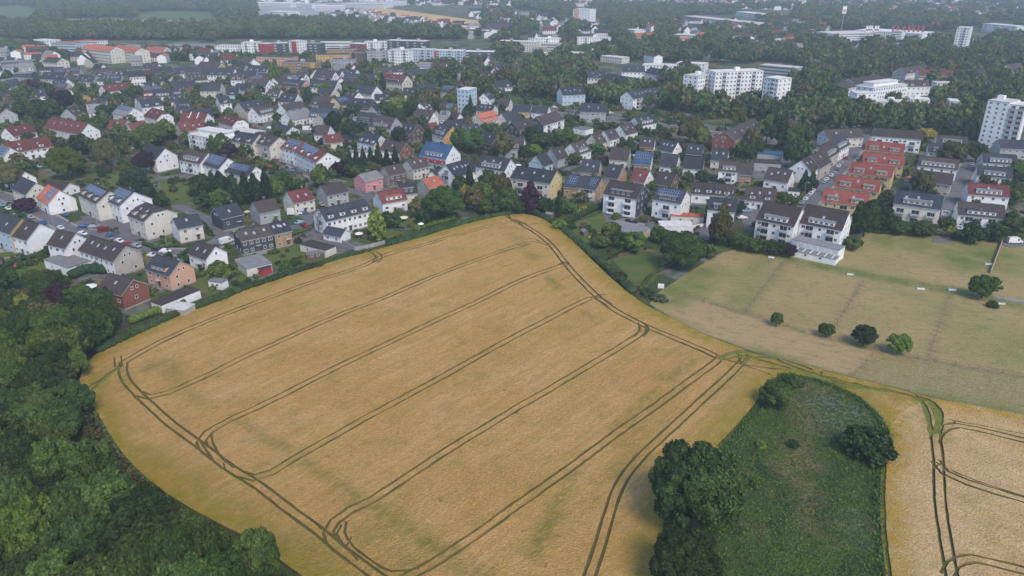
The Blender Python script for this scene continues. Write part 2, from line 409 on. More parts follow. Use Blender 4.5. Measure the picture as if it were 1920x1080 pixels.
T1 = [  # single or wide flattened tracks: (points, width)
 ([(398,815),(399,832),(416,862),(440,882)], .5), ([(650,983),(647,1003),(663,1030),(700,1058),(735,1076),(785,1070)], .5),
 ([(1497,671),(1499,684),(1480,640)], .1),
 ([(1347,676),(1370,667),(1400,664),(1435,670),(1470,684),(1500,696),(1530,708),(1560,715),(1600,723),(1650,733),(1700,744),(1728,755)], 1.1),
 ([(1350,672),(1385,661),(1420,662),(1470,678),(1520,696)], 1.2), ([(1360,678),(1392,670),(1430,680),(1480,694),(1540,706)], 1.0), ([(1500,700),(1545,716),(1600,728),(1660,736)], 1.3),
 ([(1393,684),(1408,673),(1440,675),(1475,688),(1510,702),(1560,722),(1600,732)], .8),
 ([(1343,676),(1370,681),(1400,688),(1440,694),(1480,697),(1525,706),(1570,712)], .6), ([(1370,681),(1400,690),(1445,706)], .4),
 ([(1385,668),(1386,680),(1396,690)], .6), ([(1400,664),(1398,675),(1388,686)], .6),
 ([(1510,700),(1530,712),(1565,730)], 1.4), ([(1540,700),(1530,712),(1515,705)], .8),
 ([(1735,752),(1752,765),(1760,785),(1757,815)], 1.6), ([(1725,752),(1737,775),(1745,815)], 1.2), ([(1748,756),(1766,778),(1761,805)], .5),
 ([(1668,838),(1659,853),(1657,887),(1655,937),(1658,1003),(1667,1077),(1690,1200)], .75),
 ([(170,737),(190,720),(205,705),(228,690)], 1.2), ([(165,730),(195,712),(222,692)], .5), ([(215,673),(217,692)], .4), ([(228,670),(230,690)], .4),
 ([(953,405),(960,414),(985,423),(1008,421)], .6), ([(945,404),(955,412),(975,420)], .6),
 ([(678,472),(697,477),(704,486),(697,496)], .5), ([(690,472),(712,478),(716,488),(708,495)], .5), ([(701,478),(708,488),(700,494)], .5),
 ([(1427,747),(1384,799),(1345,841)], .45), ([(1250,958),(1243,1005),(1236,1080),(1232,1150)], .5),
 ([(1196,608),(1200,620),(1190,634)], .4), ([(1212,612),(1216,622),(1205,635)], .6), ([(1045,500),(1057,494),(1066,498)], .7),
 ([(1107,562),(1125,556),(1135,555)], .5), ([(660,1010),(650,1030),(672,1055)], .3), ([(640,990),(632,1005),(646,1030)], .5),
 ([(375,828),(383,842),(400,866)], .5), ([(1752,880),(1765,870),(1770,885)], .4), ([(1765,812),(1768,800),(1790,795)], .4),
 ([(1752,870),(1775,882),(1813,899),(1863,917),(1920,934)], .35), ([(1775,790),(1800,795),(1860,806),(1920,818)], .3),
 ([(420,873),(424,886),(430,888)], .3), ([(1012,456),(1000,450),(985,452)], .4),
]
verts = list(fieldpoly); nb_ = len(verts); edges_in = [(i, (i+1) % nb_) for i in range(nb_)]; STRIPS = []
_wr = random.Random(4)
def add_strip(l, w):
    ns = normals(l); wob = [w/2*_wr.uniform(.75, 1.3) for _ in l]; wo2 = [w/2*_wr.uniform(.75, 1.3) for _ in l]
    a = [p+q*o for p, q, o in zip(l, ns, wob)]; b = [p-q*o for p, q, o in zip(l, ns, wo2)]; n = len(verts)
    verts.extend(a); verts.extend(b); k = len(l)
    for i in range(k-1): edges_in.append((n+i, n+i+1)); edges_in.append((n+k+i, n+k+i+1)); STRIPS.append((l[i], l[i+1], w/2, w > .7))
    edges_in.append((n, n+k)); edges_in.append((n+k-1, n+2*k-1))
for pts in T2:
    l = smooth(G(pts), 2.5)
    for s in (-.98, .98): add_strip(offset(l, s), 0.58)
for pts, w in T1: add_strip(smooth(G(pts), 1.6), w)
xs = [p[0] for p in fieldpoly]; ys = [p[1] for p in fieldpoly]
gx, gy = np.meshgrid(np.arange(min(xs), max(xs), 1.8), np.arange(min(ys), max(ys), 1.8)); gx = gx.ravel(); gy = gy.ravel()
rg = np.random.default_rng(3); gx += rg.uniform(-.6, .6, len(gx)); gy += rg.uniform(-.6, .6, len(gy))
k = inside_np(gx, gy, fieldpoly)
verts += [Vector((a, b)) for a, b in zip(gx[k], gy[k])]
r = delaunay_2d_cdt(verts, edges_in, [], 0, 1e-4, False)
V, F = r[0], r[2]
co = np.array([(v[0], v[1]) for v in V])
CROP, RUT = 0.62, 0.24
FA = np.array([f[:3] for f in F]); cen = co[FA].mean(axis=1)
inf = inside_np(cen[:, 0], cen[:, 1], fieldpoly); rut = np.zeros(len(F), bool); wide = np.zeros(len(F), bool)
od = np.argsort(cen[:, 0]); cx = cen[od, 0]; cy = cen[od, 1]
for a, b, hw, wd_ in STRIPS:
    i0 = np.searchsorted(cx, min(a[0], b[0])-hw); i1 = np.searchsorted(cx, max(a[0], b[0])+hw)
    if i1 > i0:
        hit = seg_dist(cx[i0:i1], cy[i0:i1], a, b) < hw*1.12; rut[od[i0:i1]] |= hit
        if wd_: wide[od[i0:i1]] |= hit
crop_f = [F[i] for i in np.nonzero(inf & ~rut)[0]]; rut_f = [(F[i], wide[i]) for i in np.nonzero(inf & rut)[0]]
# pale strip: the second field lies right of the meadow
palepoly = G([(1690,1260),(1652,1020),(1650,900),(1668,830),(1690,770),(1740,748),(1920,782),(2300,865),(2400,1300)])
meadow_green = blobs([(285,690,320,688,4,.7),(320,690,345,740,3,.6),(350,735,385,765,2.5,.5),(440,787,540,850,1.8,.75),(567,867,677,940,2.0,.8),(697,953,760,997,2.6,.9),(760,997,840,1045,3,.8),
    (690,1000,760,1060,5,.45),(850,1060,900,1080,3,.7),(955,440,975,455,4,.45),(967,450,1000,487,3.2,.6),(940,430,985,432,3,.35),(1027,523,1047,543,2.2,.85),(1093,587,1123,607,2.2,.6),(1247,717,1300,677,2.2,.8),
    (1233,730,1150,810,1.4,.8),(1077,893,1040,950,1.6,.85),(1043,967,1000,1040,2.2,1.0),(1233,662,1280,668,2.5,.5),(1380,672,1520,705,2.5,.9),(1520,705,1600,728,3.0,1.0),
    (1400,690,1330,840,7,.35),(1250,760,1180,860,6,.25),(1240,870,1240,960,4,.6),(1735,752,1757,820,3.0,.9),(1670,810,1665,860,3.2,.9),(1640,760,1625,745,3,.6),
    (300,860,560,1040,6,.40),(560,1040,660,1100,8,.55),(1660,900,1670,1080,2.5,.6),(215,690,180,725,3,.6),(228,690,240,730,2.5,.6),(1340,680,1200,620,3,.2),(710,490,690,480,4,.4),(1600,730,1730,755,3,.5)])
def make_field():
    px, py = co[:, 0], co[:, 1]
    green = meadow_green(px, py)
    edge = np.clip(1.2 - poly_dist(px, py, fieldpoly)/6.0, 0, 1)
    pale = inside_np(px, py, palepoly)
    bump = (rg.random(len(px)) - .5) * 0.16
    mbv = [(a, b, CROP + c) for a, b, c in zip(px, py, bump)]
    n0 = len(mbv); mbv += [(a, b, RUT) for a, b in zip(px, py)]
    def ori(f):
        a, b, c = (co[i] for i in f[:3]); return tuple(f) if (b[0]-a[0])*(c[1]-a[1])-(b[1]-a[1])*(c[0]-a[0]) > 0 else tuple(reversed(f))
    fs = []; ms = []
    edges = {}
    for f in crop_f:
        f = ori(f); fs.append(f); ms.append(1 if pale[f[0]] else 0)
        for i in range(3):
            e = (f[i], f[(i+1) % 3]); edges[e] = True
    for f, wd_ in rut_f:
        f = ori(f); fs.append(tuple(i+n0 for i in f)); ms.append(4 if wd_ else 3)
    for (a, b) in list(edges):
        if (b, a) not in edges:
            fs.append((b, a, a+n0, b+n0)); ms.append(2)
    me = bpy.data.meshes.new("wheat_field"); me.from_pydata(mbv, [], fs)
    for m in (M['wheat'], M['wheat_pale'], M['stalk'], M['track'], M['track_green']): me.materials.append(m)
    me.polygons.foreach_set("material_index", ms)
    for nm, arr in (("green", green), ("edge", edge)):
        at = me.attributes.new(nm, 'FLOAT', 'POINT'); at.data.foreach_set("value", np.concatenate([arr, arr]).astype(np.float32))
    me.update(); o = obj("wheat_field", me); o["kind"] = "structure"; return o
make_field()

# ------------------------------------------------------------------ paddocks, meadow, verges
FEN = {
 'a': [(1255,543),(1320,565),(1400,588),(1450,605),(1540,632),(1640,655),(1720,672),(1920,708),(2100,745)],
 'b': [(1398,585),(1430,545),(1470,492)], 'c': [(1563,618),(1590,575),(1618,530)], 'd': [(1740,670),(1760,615),(1782,552)],
 'e': [(1300,505),(1370,470),(1440,483),(1530,500),(1600,513),(1700,534),(1785,546),(1850,558),(1920,575),(2050,600)],
 'f': [(1602,704),(1645,658)], 'g': [(1420,664),(1560,701),(1740,747),(1920,781),(2100,820)]}
def lanes(x, y):
    o = np.zeros(len(x))
    for k_, w in (('a', 1.3), ('b', .8), ('c', .9), ('d', .9), ('f', .5)):
        l = G(FEN[k_])
        o = np.maximum(o, np.clip(1.2 - poly_dist(x, y, l, False)/w, 0, 1))
    return o
PADD = [(1218,570),(1235,548),(1262,532),(1300,505),(1370,465),(1470,478),(1540,493),(1590,470),(1640,434),(1780,440),(1860,450),(1920,455),(2150,480),(2250,860),(2100,816),(1920,776),(1830,760),
        (1740,742),(1640,717),(1560,697),(1480,675),(1400,655),(1320,625),(1260,596)]
greyp = [Vector((p.x, p.y)) for p in G([(1645,660),(1740,673),(1920,710),(2100,748),(2200,860),(1920,782),(1740,747),(1602,707)])]
strawp = [Vector((p.x, p.y)) for p in G([(1225,560),(1255,545),(1400,590),(1540,634),(1640,657),(1600,705),(1480,678),(1400,655),(1300,620)])]
sheet("paddock", PADD, 0.012, M['paddock'], 2.0, {
    'green': blobs([(1650,450,1850,470,14,.75),(1820,490,1860,480,16,1.0),(1480,487,1900,568,4.5,.95),(1450,470,1380,575,7,.5),(1250,560,1330,510,9,.9),(1755,560,1900,650,16,.35),(1400,655,1500,680,3,.9),(1740,742,1920,776,4,.5),(1240,590,1300,615,3,.7),(1600,640,1650,650,4,.6)]),
    'lane': lanes, 'grey': lambda x, y: inside_np(x, y, greyp)*1.0, 'straw': lambda x, y: inside_np(x, y, strawp)*1.0}, relief=0.0)
MEAD = [(1238,1260),(1240,1080),(1245,1010),(1254,962),(1287,907),(1322,870),(1352,842),(1387,802),(1432,747),(1440,724),(1466,705),(1510,710),(1560,724),
        (1610,750),(1645,782),(1665,813),(1666,838),(1652,856),(1648,900),(1647,960),(1650,1020),(1658,1080),(1688,1260)]
sheet("meadow", MEAD, 0.016, M['meadow'], 1.5, {
    'straw': blobs([(1490,715,1530,735,5,.8),(1500,750,1515,800,4,.7),(1490,830,1515,870,4.5,.95),(1470,875,1520,930,3.5,.8),(1515,930,1510,980,2.5,.7),(1650,960,1650,1010,1,.0)]),
    'silver': blobs([(1545,755,1600,770,5.5,1.0),(1560,775,1575,810,6,.9),(1600,970,1620,1010,4,.45)])}, relief=0.0)
sheet("verge", [(1003,398),(1050,425),(1100,468),(1150,512),(1195,550),(1222,572),(1215,580),(1180,556),(1140,522),(1110,493),(1080,463),(1045,433),(1000,406)], 0.008, M['verge'])
sheet("woodland_floor", [(120,600),(190,640),(230,648),(180,672),(158,692),(152,715),(160,745),(187,780),(207,815),(234,855),(272,895),(317,930),(362,958),(412,985),(462,1010),(522,1050),(600,1110),(680,1190),(700,1300),(-500,1300),(-300,560),(0,560)],
      0.008, M['verge'])
sheet("verge", [(185,668),(240,637),(330,596),(400,570),(500,534),(600,503),(690,477),(800,447),(900,416),(957,405),(1000,408),(1000,398),(940,396),(850,416),(760,436),(690,464),(600,488),(500,520),(400,554),(320,578),(230,612),(170,650)], 0.006, M['verge'])
ribbon("path", G([(146,680),(138,702),(136,728),(146,748)]), 1.3, 0.02, M['gravel'])
ribbon("path", G([(192,806),(215,835),(245,872),(262,890)]), 1.6, 0.02, M['gravel'])
ribbon("ditch", G([(193,800),(220,832),(262,878)]), 0.8, 0.014, M['track'])

# streets and yards
ROADS = []; ZL = [0.060]
def nz(): ZL[0] += 0.004; return ZL[0]
def road(pts, w, walk=0.0): ROADS.append((smooth(G(pts), 4.0), w, walk))
def on_road(p, skip=None, pad=0.0):
    for i, (l, w, _) in enumerate(ROADS):
        if i == skip: continue
        for a in l:
            if (a[0]-p[0])**2 + (a[1]-p[1])**2 < (w/2+2.2+pad)**2: return True
    return False
def build_roads():
    for i, (l, w, walk) in enumerate(ROADS):
        ribbon("street", l, w, nz(), M['asphalt'], step=50)
        if not walk: continue
        for s in (-1, 1):
            run = []
            for p in offset(l, s*(w/2+walk/2)) + [None]:
                if p is not None and not on_road(p, i): run.append(p)
                else:
                    if len(run) > 2: ribbon("pavement", run, walk, 0.26, M['paving'], step=50, h=0.25)
                    run = []
road([(-60,486),(60,470),(140,436),(215,449),(265,466),(320,474),(372,470),(430,452)], 6.5, 1.3)
road([(372,470),(418,442),(400,420),(372,404),(330,385)], 5.5)
road([(418,446),(480,440),(560,424),(585,415),(560,395),(540,383)], 5.5)
road([(560,424),(600,440),(640,458),(690,470)], 4.5)
road([(585,415),(640,395),(690,372),(670,362),(640,352)], 5)
road([(140,436),(90,408),(30,378),(-30,355)], 6, 1.2)
road([(215,449),(262,432),(240,420),(170,405)], 9)
road([(300,335),(350,330),(400,338),(470,345)], 7)
road([(470,250),(520,285),(560,315),(600,335),(640,345)], 6, 1.2)
road([(430,238),(500,240),(560,245),(640,262),(700,270)], 5)
road([(960,205),(1060,216),(1180,228),(1300,246),(1420,262),(1560,275),(1700,268),(1850,272),(2100,285)], 13, 2.0)
road([(960,196),(1060,206),(1180,216),(1300,232),(1420,248)], 6)
road([(1480,425),(1500,398),(1530,365),(1560,330),(1590,295),(1612,265),(1625,245)], 8, 1.6)
road([(1755,445),(1770,415),(1790,370),(1812,320),(1832,285),(1850,268)], 7, 1.4)
road([(1880,460),(1925,455),(2000,460)], 7)
road([(1040,345),(1090,330),(1060,320),(1110,302),(1150,290),(1100,285),(1080,295)], 4.5)
road([(1130,400),(1220,385),(1320,382),(1400,378),(1430,395),(1415,410)], 5)
road([(1150,290),(1230,300),(1300,320),(1420,332),(1450,345)], 4.5)
road([(0,210),(120,200),(240,215),(330,240),(430,238)], 6, 1)
road([(0,150),(200,165),(400,178),(560,170),(760,190),(960,205)], 7, 1)
build_roads()
ZL[0] = 0.016
for poly in ([(0,492),(62,470),(90,480),(40,498),(0,505)], [(150,405),(250,415),(290,445),(235,452),(170,430)], [(470,262),(560,255),(640,320),(560,330),(500,300)],
             [(0,470),(45,460),(60,480),(0,498)], [(300,340),(360,325),(400,345),(330,350)], [(1390,395),(1440,385),(1430,430),(1395,432)], [(1130,400),(1230,405),(1225,425),(1140,425)],
             [(1745,455),(1775,395),(1800,395),(1790,455)], [(1185,262),(1240,252),(1240,285),(1190,290)],[(1220,425),(1330,420),(1330,450),(1230,445)],[(1400,300),(1480,295),(1490,330),(1400,335)]):
    sheet("yard", poly, nz(), M['asphalt'])
for poly in ([(300,332),(365,340),(380,372),(330,385),(300,350)], [(150,345),(230,330),(240,345),(170,365)], [(1150,490),(1200,470),(1240,490),(1225,530),(1190,530)],
             [(1070,420),(1130,400),(1150,440),(1110,470),(1075,440)], [(430,510),(470,480),(500,500),(450,530)], [(490,480),(560,455),(590,480),(520,505)],
             [(700,420),(760,400),(790,425),(720,445)], [(1060,400),(1100,385),(1130,395),(1075,415)], [(0,455),(100,470),(110,490),(60,520),(0,525)],
             [(1800,262),(1875,262),(1880,272),(1800,270)], [(1340,440),(1410,435),(1390,465),(1330,480)], [(160,330),(230,320),(300,340),(240,350)],
             [(300,500),(340,540),(420,560),(450,540),(360,500)], [(560,365),(610,355),(610,385),(570,390)], [(990,235),(1100,225),(1120,235),(1000,250)]):
    sheet("lawn", poly, nz(), M['lawn'])
# ------------------------------------------------------------------ buildings
FOOT = []      # footprints (centre, half length, half width, angle) used to keep trees and cars off houses
def add_foot(c, L, W, a, pad=0.0): FOOT.append((c[0], c[1], L/2+pad, W/2+pad, math.cos(a), math.sin(a)))
_FG = {}; _FN = [0]
def on_house(p, pad=0.5):
    while _FN[0] < len(FOOT):
        q = FOOT[_FN[0]]; _FN[0] += 1; r_ = int((q[2]+q[3]+8)//40)+1
        for i in range(-r_, r_+1):
            for j in range(-r_, r_+1): _FG.setdefault((int(q[0]//40)+i, int(q[1]//40)+j), []).append(q)
    for x, y, hl, hw, ca, sa in _FG.get((int(p[0]//40), int(p[1]//40)), ()):
        dx, dy = p[0]-x, p[1]-y
        if abs(dx*ca+dy*sa) < hl+pad and abs(-dx*sa+dy*ca) < hw+pad: return True
    return False
_cache = {}
def cached(key, fn):
    if key not in _cache: _cache[key] = fn()
    return _cache[key]
def window_mesh(w=1.2, h=1.25, frame=None):
    """stands in the plane y=0, facing -y, origin at its centre"""
    def mk():
        mb = MB(); t = .10
        mb.box(-w/2, w/2, -.06, .0, h/2-t, h/2, 0); mb.box(-w/2, w/2, -.10, .0, -h/2, -h/2+t, 0)
        mb.box(-w/2, -w/2+t, -.06, 0, -h/2+t, h/2-t, 0); mb.box(w/2-t, w/2, -.06, 0, -h/2+t, h/2-t, 0)
        if w > 1.0: mb.box(-.04, .04, -.05, 0, -h/2+t, h/2-t, 0)
        mb.quad((-w/2+t, -.02, -h/2+t), (w/2-t, -.02, -h/2+t), (w/2-t, -.02, h/2-t), (-w/2+t, -.02, h/2-t), 1)
        return mb.mesh("window", [M['frame'], M['glass']])
    return cached(("win", w, h), mk)
def skylight_mesh():
    def mk():
        mb = MB(); mb.box(-.45, .45, -.65, .65, 0, .10, 0); mb.quad((-.36, -.56, .11), (.36, -.56, .11), (.36, .56, .11), (-.36, .56, .11), 1)
        return mb.mesh("skylight", [M['metal'], M['skylight']])
    return cached("sky", mk)
def panel_mesh():
    def mk():
        mb = MB(); mb.box(-.5, .5, -.82, .82, 0, .06, 0); mb.quad((-.46, -.78, .065), (.46, -.78, .065), (.46, .78, .065), (-.46, .78, .065), 1)
        return mb.mesh("solar_panel", [M['panel_frame'], M['panel']])
    return cached("pan", mk)
def balcony_mesh(w=3.2, d=1.3, k='rail'):
    def mk():
        mb = MB(); mb.box(-w/2, w/2, -d, 0, 0, .16, 1)
        mb.box(-w/2, w/2, -d, -d+.07, .2, 1.05, 0); mb.box(-w/2, -w/2+.07, -d+.07, 0, .2, 1.05, 0); mb.box(w/2-.07, w/2, -d+.07, 0, .2, 1.05, 0)
        mb.quad((-w/2+.3, -.02, .2), (w/2-.3, -.02, .2), (w/2-.3, -.02, 2.25), (-w/2+.3, -.02, 2.25), 2)
        mb.box(-.04, .04, -.06, 0, .2, 2.25, 3)
        return mb.mesh("balcony", [M[k], M['concrete'], M['glass'], M['frame']])
    return cached(("bal", w, d, k), mk)
def put(me, name, parent, loc, rz=0.0, tilt=None):
    o = bpy.data.objects.new(name, me); o.parent = parent; o.location = loc
    o.rotation_euler = (tilt or 0.0, 0, rz); col.objects.link(o); return o

def gable_house(A, B, w, eave, ridge, wall, roof, feats="", label=None, cat="house", near=True, name="house", gable=None, group=None):
    """A, B: the two ends of the ridge in the photo; the ridge height fixes them in space"""
    rnd = random.Random(int(A[0]*31 + A[1]*17))
    a = P(A[0], A[1], ridge); b = P(B[0], B[1], ridge)
    c = (a+b)/2; u = (b-a); L = u.length; u.normalize()
    n = Vector((u.y, -u.x, 0))
    if n.dot(Vector((-c.x, -c.y, 0))) < 0: u = -u; n = -n
    ang = math.atan2(u.y, u.x)
    root = empty(name, (c.x, c.y, 0), ang)
    add_foot(c, L, w, ang)
    fe = set(feats.split()); oh = .45
    hl, hw = L/2, w/2; tan = (ridge-eave)/hw; sl = math.atan(tan)
    gw = gable or wall
    hip = 'H' in fe; half = 'h' in fe; flatr = 'flat' in fe
    mb = MB()
    mb.quad((-hl,-hw,0),(hl,-hw,0),(hl,-hw,eave),(-hl,-hw,eave),0); mb.quad((hl,hw,0),(-hl,hw,0),(-hl,hw,eave),(hl,hw,eave),0)
    cut = (ridge-eave)*.42 if half else 0
    for s in (-1, 1):
        x = s*hl
        if hip: mb.quad(*([(x,s*-hw,0),(x,s*hw,0),(x,s*hw,eave),(x,s*-hw,eave)]), 1)
        elif half:
            yy = hw*cut/(ridge-eave); mb.poly([(x,s*-hw,0),(x,s*hw,0),(x,s*hw,eave),(x,s*yy,ridge-cut),(x,s*-yy,ridge-cut),(x,s*-hw,eave)], 1)
        else: mb.poly([(x,s*-hw,0),(x,s*hw,0),(x,s*hw,eave),(x,0,ridge-.02),(x,s*-hw,eave)], 1)
    if near: mb.box(-hl-.03, hl+.03, -hw-.03, hw+.03, 0, .45, 2)
    mb.build("wall", [MW[wall], MW[gw], M['concrete']], root)
    # roof: two thick slabs
    rm = MB(); th = .22; X = hl + (.30 if not hip else oh); yo = hw + oh; ze = eave - oh*tan
    hx = hw*.95 if hip else (hw*cut/(ridge-eave) if half else 0)
    rt = ridge + .03
    if not (hip or half):
        for s in (-1, 1):
            p = [(-X, s*yo, ze), (X, s*yo, ze), (X, 0, rt), (-X, 0, rt)]; q = [(x, y, z+th) for x, y, z in p]
            if s > 0: p, q = [p[1], p[0], p[3], p[2]], [q[1], q[0], q[3], q[2]]
            rm.quad(*q, 0); rm.quad(p[3], p[2], p[1], p[0], 1); rm.quad(p[0], p[1], q[1], q[0], 1)
            rm.quad(p[1], p[2], q[2], q[1], 1); rm.quad(p[3], p[0], q[0], q[3], 1)
    else:
        zc = ze if hip else ridge-cut; yc = yo if hip else hw*cut/(ridge-eave)
        rx = max(.1, X-hx)
        for s in (-1, 1):
            pts = [(-X*s*-1*-1, s*yo, ze)] if 0 else None
            if hip: P4 = [(-X, s*yo, ze), (X, s*yo, ze), (rx, 0, rt), (-rx, 0, rt)]
            else: P4 = [(-X, s*yo, ze), (X, s*yo, ze), (X, s*yc, zc), (rx, 0, rt), (-rx, 0, rt), (-X, s*yc, zc)]
            Q = [(x, y, z+th) for x, y, z in P4]
            if s > 0: Q.reverse()
            rm.poly(Q, 0)
            e0, e1 = ((-X, s*yo), (X, s*yo)) if s < 0 else ((X, s*yo), (-X, s*yo))
            rm.quad((*e0, ze-.02), (*e1, ze-.02), (*e1, ze+th), (*e0, ze+th), 1)
            x = s*X
            rm.poly([(x, s*-yc, zc+th), (x, s*yc, zc+th), (s*rx, 0, rt+th)], 0)
            if half:
                rm.quad((x, s*-yo, ze-.02), (x, s*-yc, zc), (x, s*-yc, zc+th), (x, s*-yo, ze+th), 1); rm.quad((x, s*yc, zc), (x, s*yo, ze-.02), (x, s*yo, ze+th), (x, s*yc, zc+th), 1)
            else: rm.quad((x, s*-yo, ze-.02), (x, s*yo, ze-.02), (x, s*yo, ze+th), (x, s*-yo, ze+th), 1)
    roof_o = rm.build("roof", [MR[roof], M['fascia']], root)
    if near and not hip:
        rc = MB(); rc.box(-hl+.1, hl-.1, -.16, .16, ridge+th-.02, ridge+th+.12); rc.build("ridge_cap", [MR[roof]], roof_o)
    nfl = max(1, int((eave-.3)/2.65)); fh = eave/nfl if nfl > 1 else eave
    wins = []     # (x, y, z, rotation, width, height)
    step = rnd.choice([2.6, 2.9, 3.3]) if 'wd' not in fe else 2.1
    nw = max(2, int((L-1.2)/step))
    nb = [int(f[1:]) for f in fe if f[0] == 'B' and f[1:].isdigit()]
    nb = nb[0] if nb else 0
    bx = [(-hl + L*(i+.5)/nb) for i in range(nb)]
    for fl in range(nfl):
        z = fl*fh + fh*.56
        for i in range(nw):
            x = -hl + L*(i+.5)/nw
            if any(abs(x-q) < 2.1 for q in bx): continue
            if fl == 0 and nb == 0 and i == nw//2 and near and 'nd' not in fe: continue
            ww = rnd.choice([1.0, 1.25, 1.25, 1.6]); wins.append((x, -hw, z, 0.0, ww, 1.25))
    gs = [s for s in (-1, 1) if (Vector((math.cos(ang), math.sin(ang), 0))*s).dot(Vector((-c.x, -c.y, 0))) > 0.12*c.length]
    if 'ng' not in fe:
        for s in gs:
            for fl in range(nfl):
                k = max(1, int(w/4)) if not ('g1' in fe) else 1
                for i in range(k):
                    if rnd.random() < .2: continue
                    wins.append((s*hl, -hw + w*(i+.7)/(k+.4), fl*fh+fh*.56, s*R(90), 1.0, 1.2))
            if ridge-eave > 2.6 and not hip:
                for yy in ((-.9, .9) if w > 8.5 else (0,)): wins.append((s*hl, yy, eave+.95, s*R(90), .85, 1.05))
    if near:
        for x, y, z, r_, ww, hh in wins: put(window_mesh(ww, hh), "window", root, (x, y, z), r_)
        if nb == 0 and 'nd' not in fe:
            x = -hl + L*(nw//2+.5)/nw; d = MB(); d.box(-.6, .6, -.06, 0, 0, 2.1, 0); d.box(-.9, .9, -.9, 0, 2.3, 2.42, 1)
            d.build("door", [M['door'], M['fascia']], root, (x, -hw, .46 if near else 0))
    else:
        wm = MB()
        for x, y, z, r_, ww, hh in wins:
            T = Matrix.Translation((x, y, z)) @ Matrix.Rotation(r_, 4, 'Z')
            wm.box(-ww/2, ww/2, -.05, 0, -hh/2, hh/2, 0, T)
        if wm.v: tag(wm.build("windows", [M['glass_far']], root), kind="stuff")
    for x in bx:
        for fl in range(nfl):
            put(balcony_mesh(3.3, 1.35, 'white' if 'bw' in fe else 'rail'), "balcony", root, (x, -hw, fl*fh+.02 if fl else .5))
    # things on the slope that faces the viewer; local frame: origin on the slope, y up the slope
    def on_slope(x, t): return (x, -hw*(1-t), eave+(ridge-eave)*t+th/math.cos(sl))
    for f in fe:
        if f[0] == 'S' and f[1:].isdigit():
            k = int(f[1:])
            for i in range(k):
                x = -hl*.8 + 1.6*hl*(i+.5)/k + rnd.uniform(-.4, .4)
                put(skylight_mesh(), "skylight", roof_o, on_slope(x, rnd.choice([.45, .55, .62])), 0, sl)
        if f[0] == 'p':        # solar panels
            x0, x1 = -hl+.9, hl-.9
            if f == 'pl': x1 = 0
            if f == 'pr': x0 = 0
            slen = hw/math.cos(sl); rows = max(1, int((slen-.6)/1.75)) if f != 'p1' else 2
            rows = min(rows, 4); cols = int((x1-x0)/1.08); cols = min(cols, 16)
            for i in range(cols):
                for j in range(rows):
                    t = 1 - (.55+.87+j*1.72)/slen
                    put(panel_mesh(), "solar_panel", roof_o, on_slope(x0+.54+i*1.08, t)[:2] + (on_slope(0, t)[2]+.05,), 0, sl)
        if f[0] == 'D' and f[1:].isdigit():   # dormers
            k = int(f[1:])
            for i in range(k): dormer(root, roof, -hl + L*(i+.5)/k, min(2.2, L/k*.7), hw, eave, ridge, wall, near)
        if f == 'E2':
            for q in (-.27, .27): dormer(root, 'g', L*q, 4.6, hw, eave, ridge, wall, near)
        if f[0] == 'F':                       # one broad flat-roofed dormer
            dormer(root, 't' if f == 'Ft' else ('g' if f != 'Fr' else roof), 0.0 if len(f) < 3 else L*.2, L*.62 if f != 'Fw' else L*.85, hw, eave, ridge, wall if f != 'Fs' else 'S', near, True)
        if f == 'c' or f == 'cc':
            for q in range(len(f)):
                ch = MB(); ch.box(-.4, .4, -.3, .3, -1.2, 1.0, 0); ch.box(-.46, .46, -.36, .36, 1.0, 1.12, 1)
                ch.build("chimney", [MW['K'] if roof in 'rt' else MW['S'], M['concrete']], roof_o, (rnd.uniform(-.5, .6)*hl if q == 0 else hl*.7, .35, ridge+.25))
        if f == 'w2':                          # white party-wall copings
            for x in (-hl*.35, hl*.3):
                cp = MB(); tt = .2
                cp.poly([(x-.25,-hw-oh,ze+.05),(x+.25,-hw-oh,ze+.05),(x+.25,0,ridge+.5),(x-.25,0,ridge+.5)], 0)
                cp.quad((x+.25,-hw-oh,ze-.3),(x+.25,0,ridge),(x+.25,0,ridge+.5),(x+.25,-hw-oh,ze+.05),0); cp.quad((x-.25,0,ridge),(x-.25,-hw-oh,ze-.3),(x-.25,-hw-oh,ze+.05),(x-.25,0,ridge+.5),0)
                cp.build("coping", [M['white']], roof_o)
    if 'red' in fe:    # dark red gallery with white markings under the eaves
        g_ = MB(); g_.box(-hl+.2, hl-.2, -hw-.9, -hw-.02, eave-2.6, eave-1.2, 0)
        for i in range(4):
            x = -hl+1.6+i*(L-3.2)/3
            g_.poly([(x-.5,-hw-.92,eave-2.3),(x+.5,-hw-.92,eave-2.3),(x,-hw-.92,eave-1.4)], 1)
        g_.build("balcony", [MW['R'], M['white']], root)
    if 'awn' in fe:
        g_ = MB(); g_.box(-2, 2, -2.6, -.02, 2.5, 2.62, 0); g_.box(-1.95, -1.87, -2.55, -2.47, 0, 2.5, 1); g_.box(1.87, 1.95, -2.55, -2.47, 0, 2.5, 1)
        g_.build("awning", [M['panel_frame'], M['frame']], root, (hl*.3, -hw, 0))
    if 'gbal' in fe and gs:
        s = gs[0]
        for fl in range(1, nfl+1):
            put(balcony_mesh(3.0, 1.2, 'metal'), "balcony", root, (s*hl, 0, fl*fh-.1), s*R(90))
    if label: tag(root, label, cat, group)
    else: PENDING.append((root, c, dict(wall=wall, gable=gw, roof=roof, fe=fe, L=L, w=w, fl=nfl, cat=cat, group=group, x=(A[0]+B[0])/2, y=(A[1]+B[1])/2)))
    return root
PENDING = []; LANDMARK = []
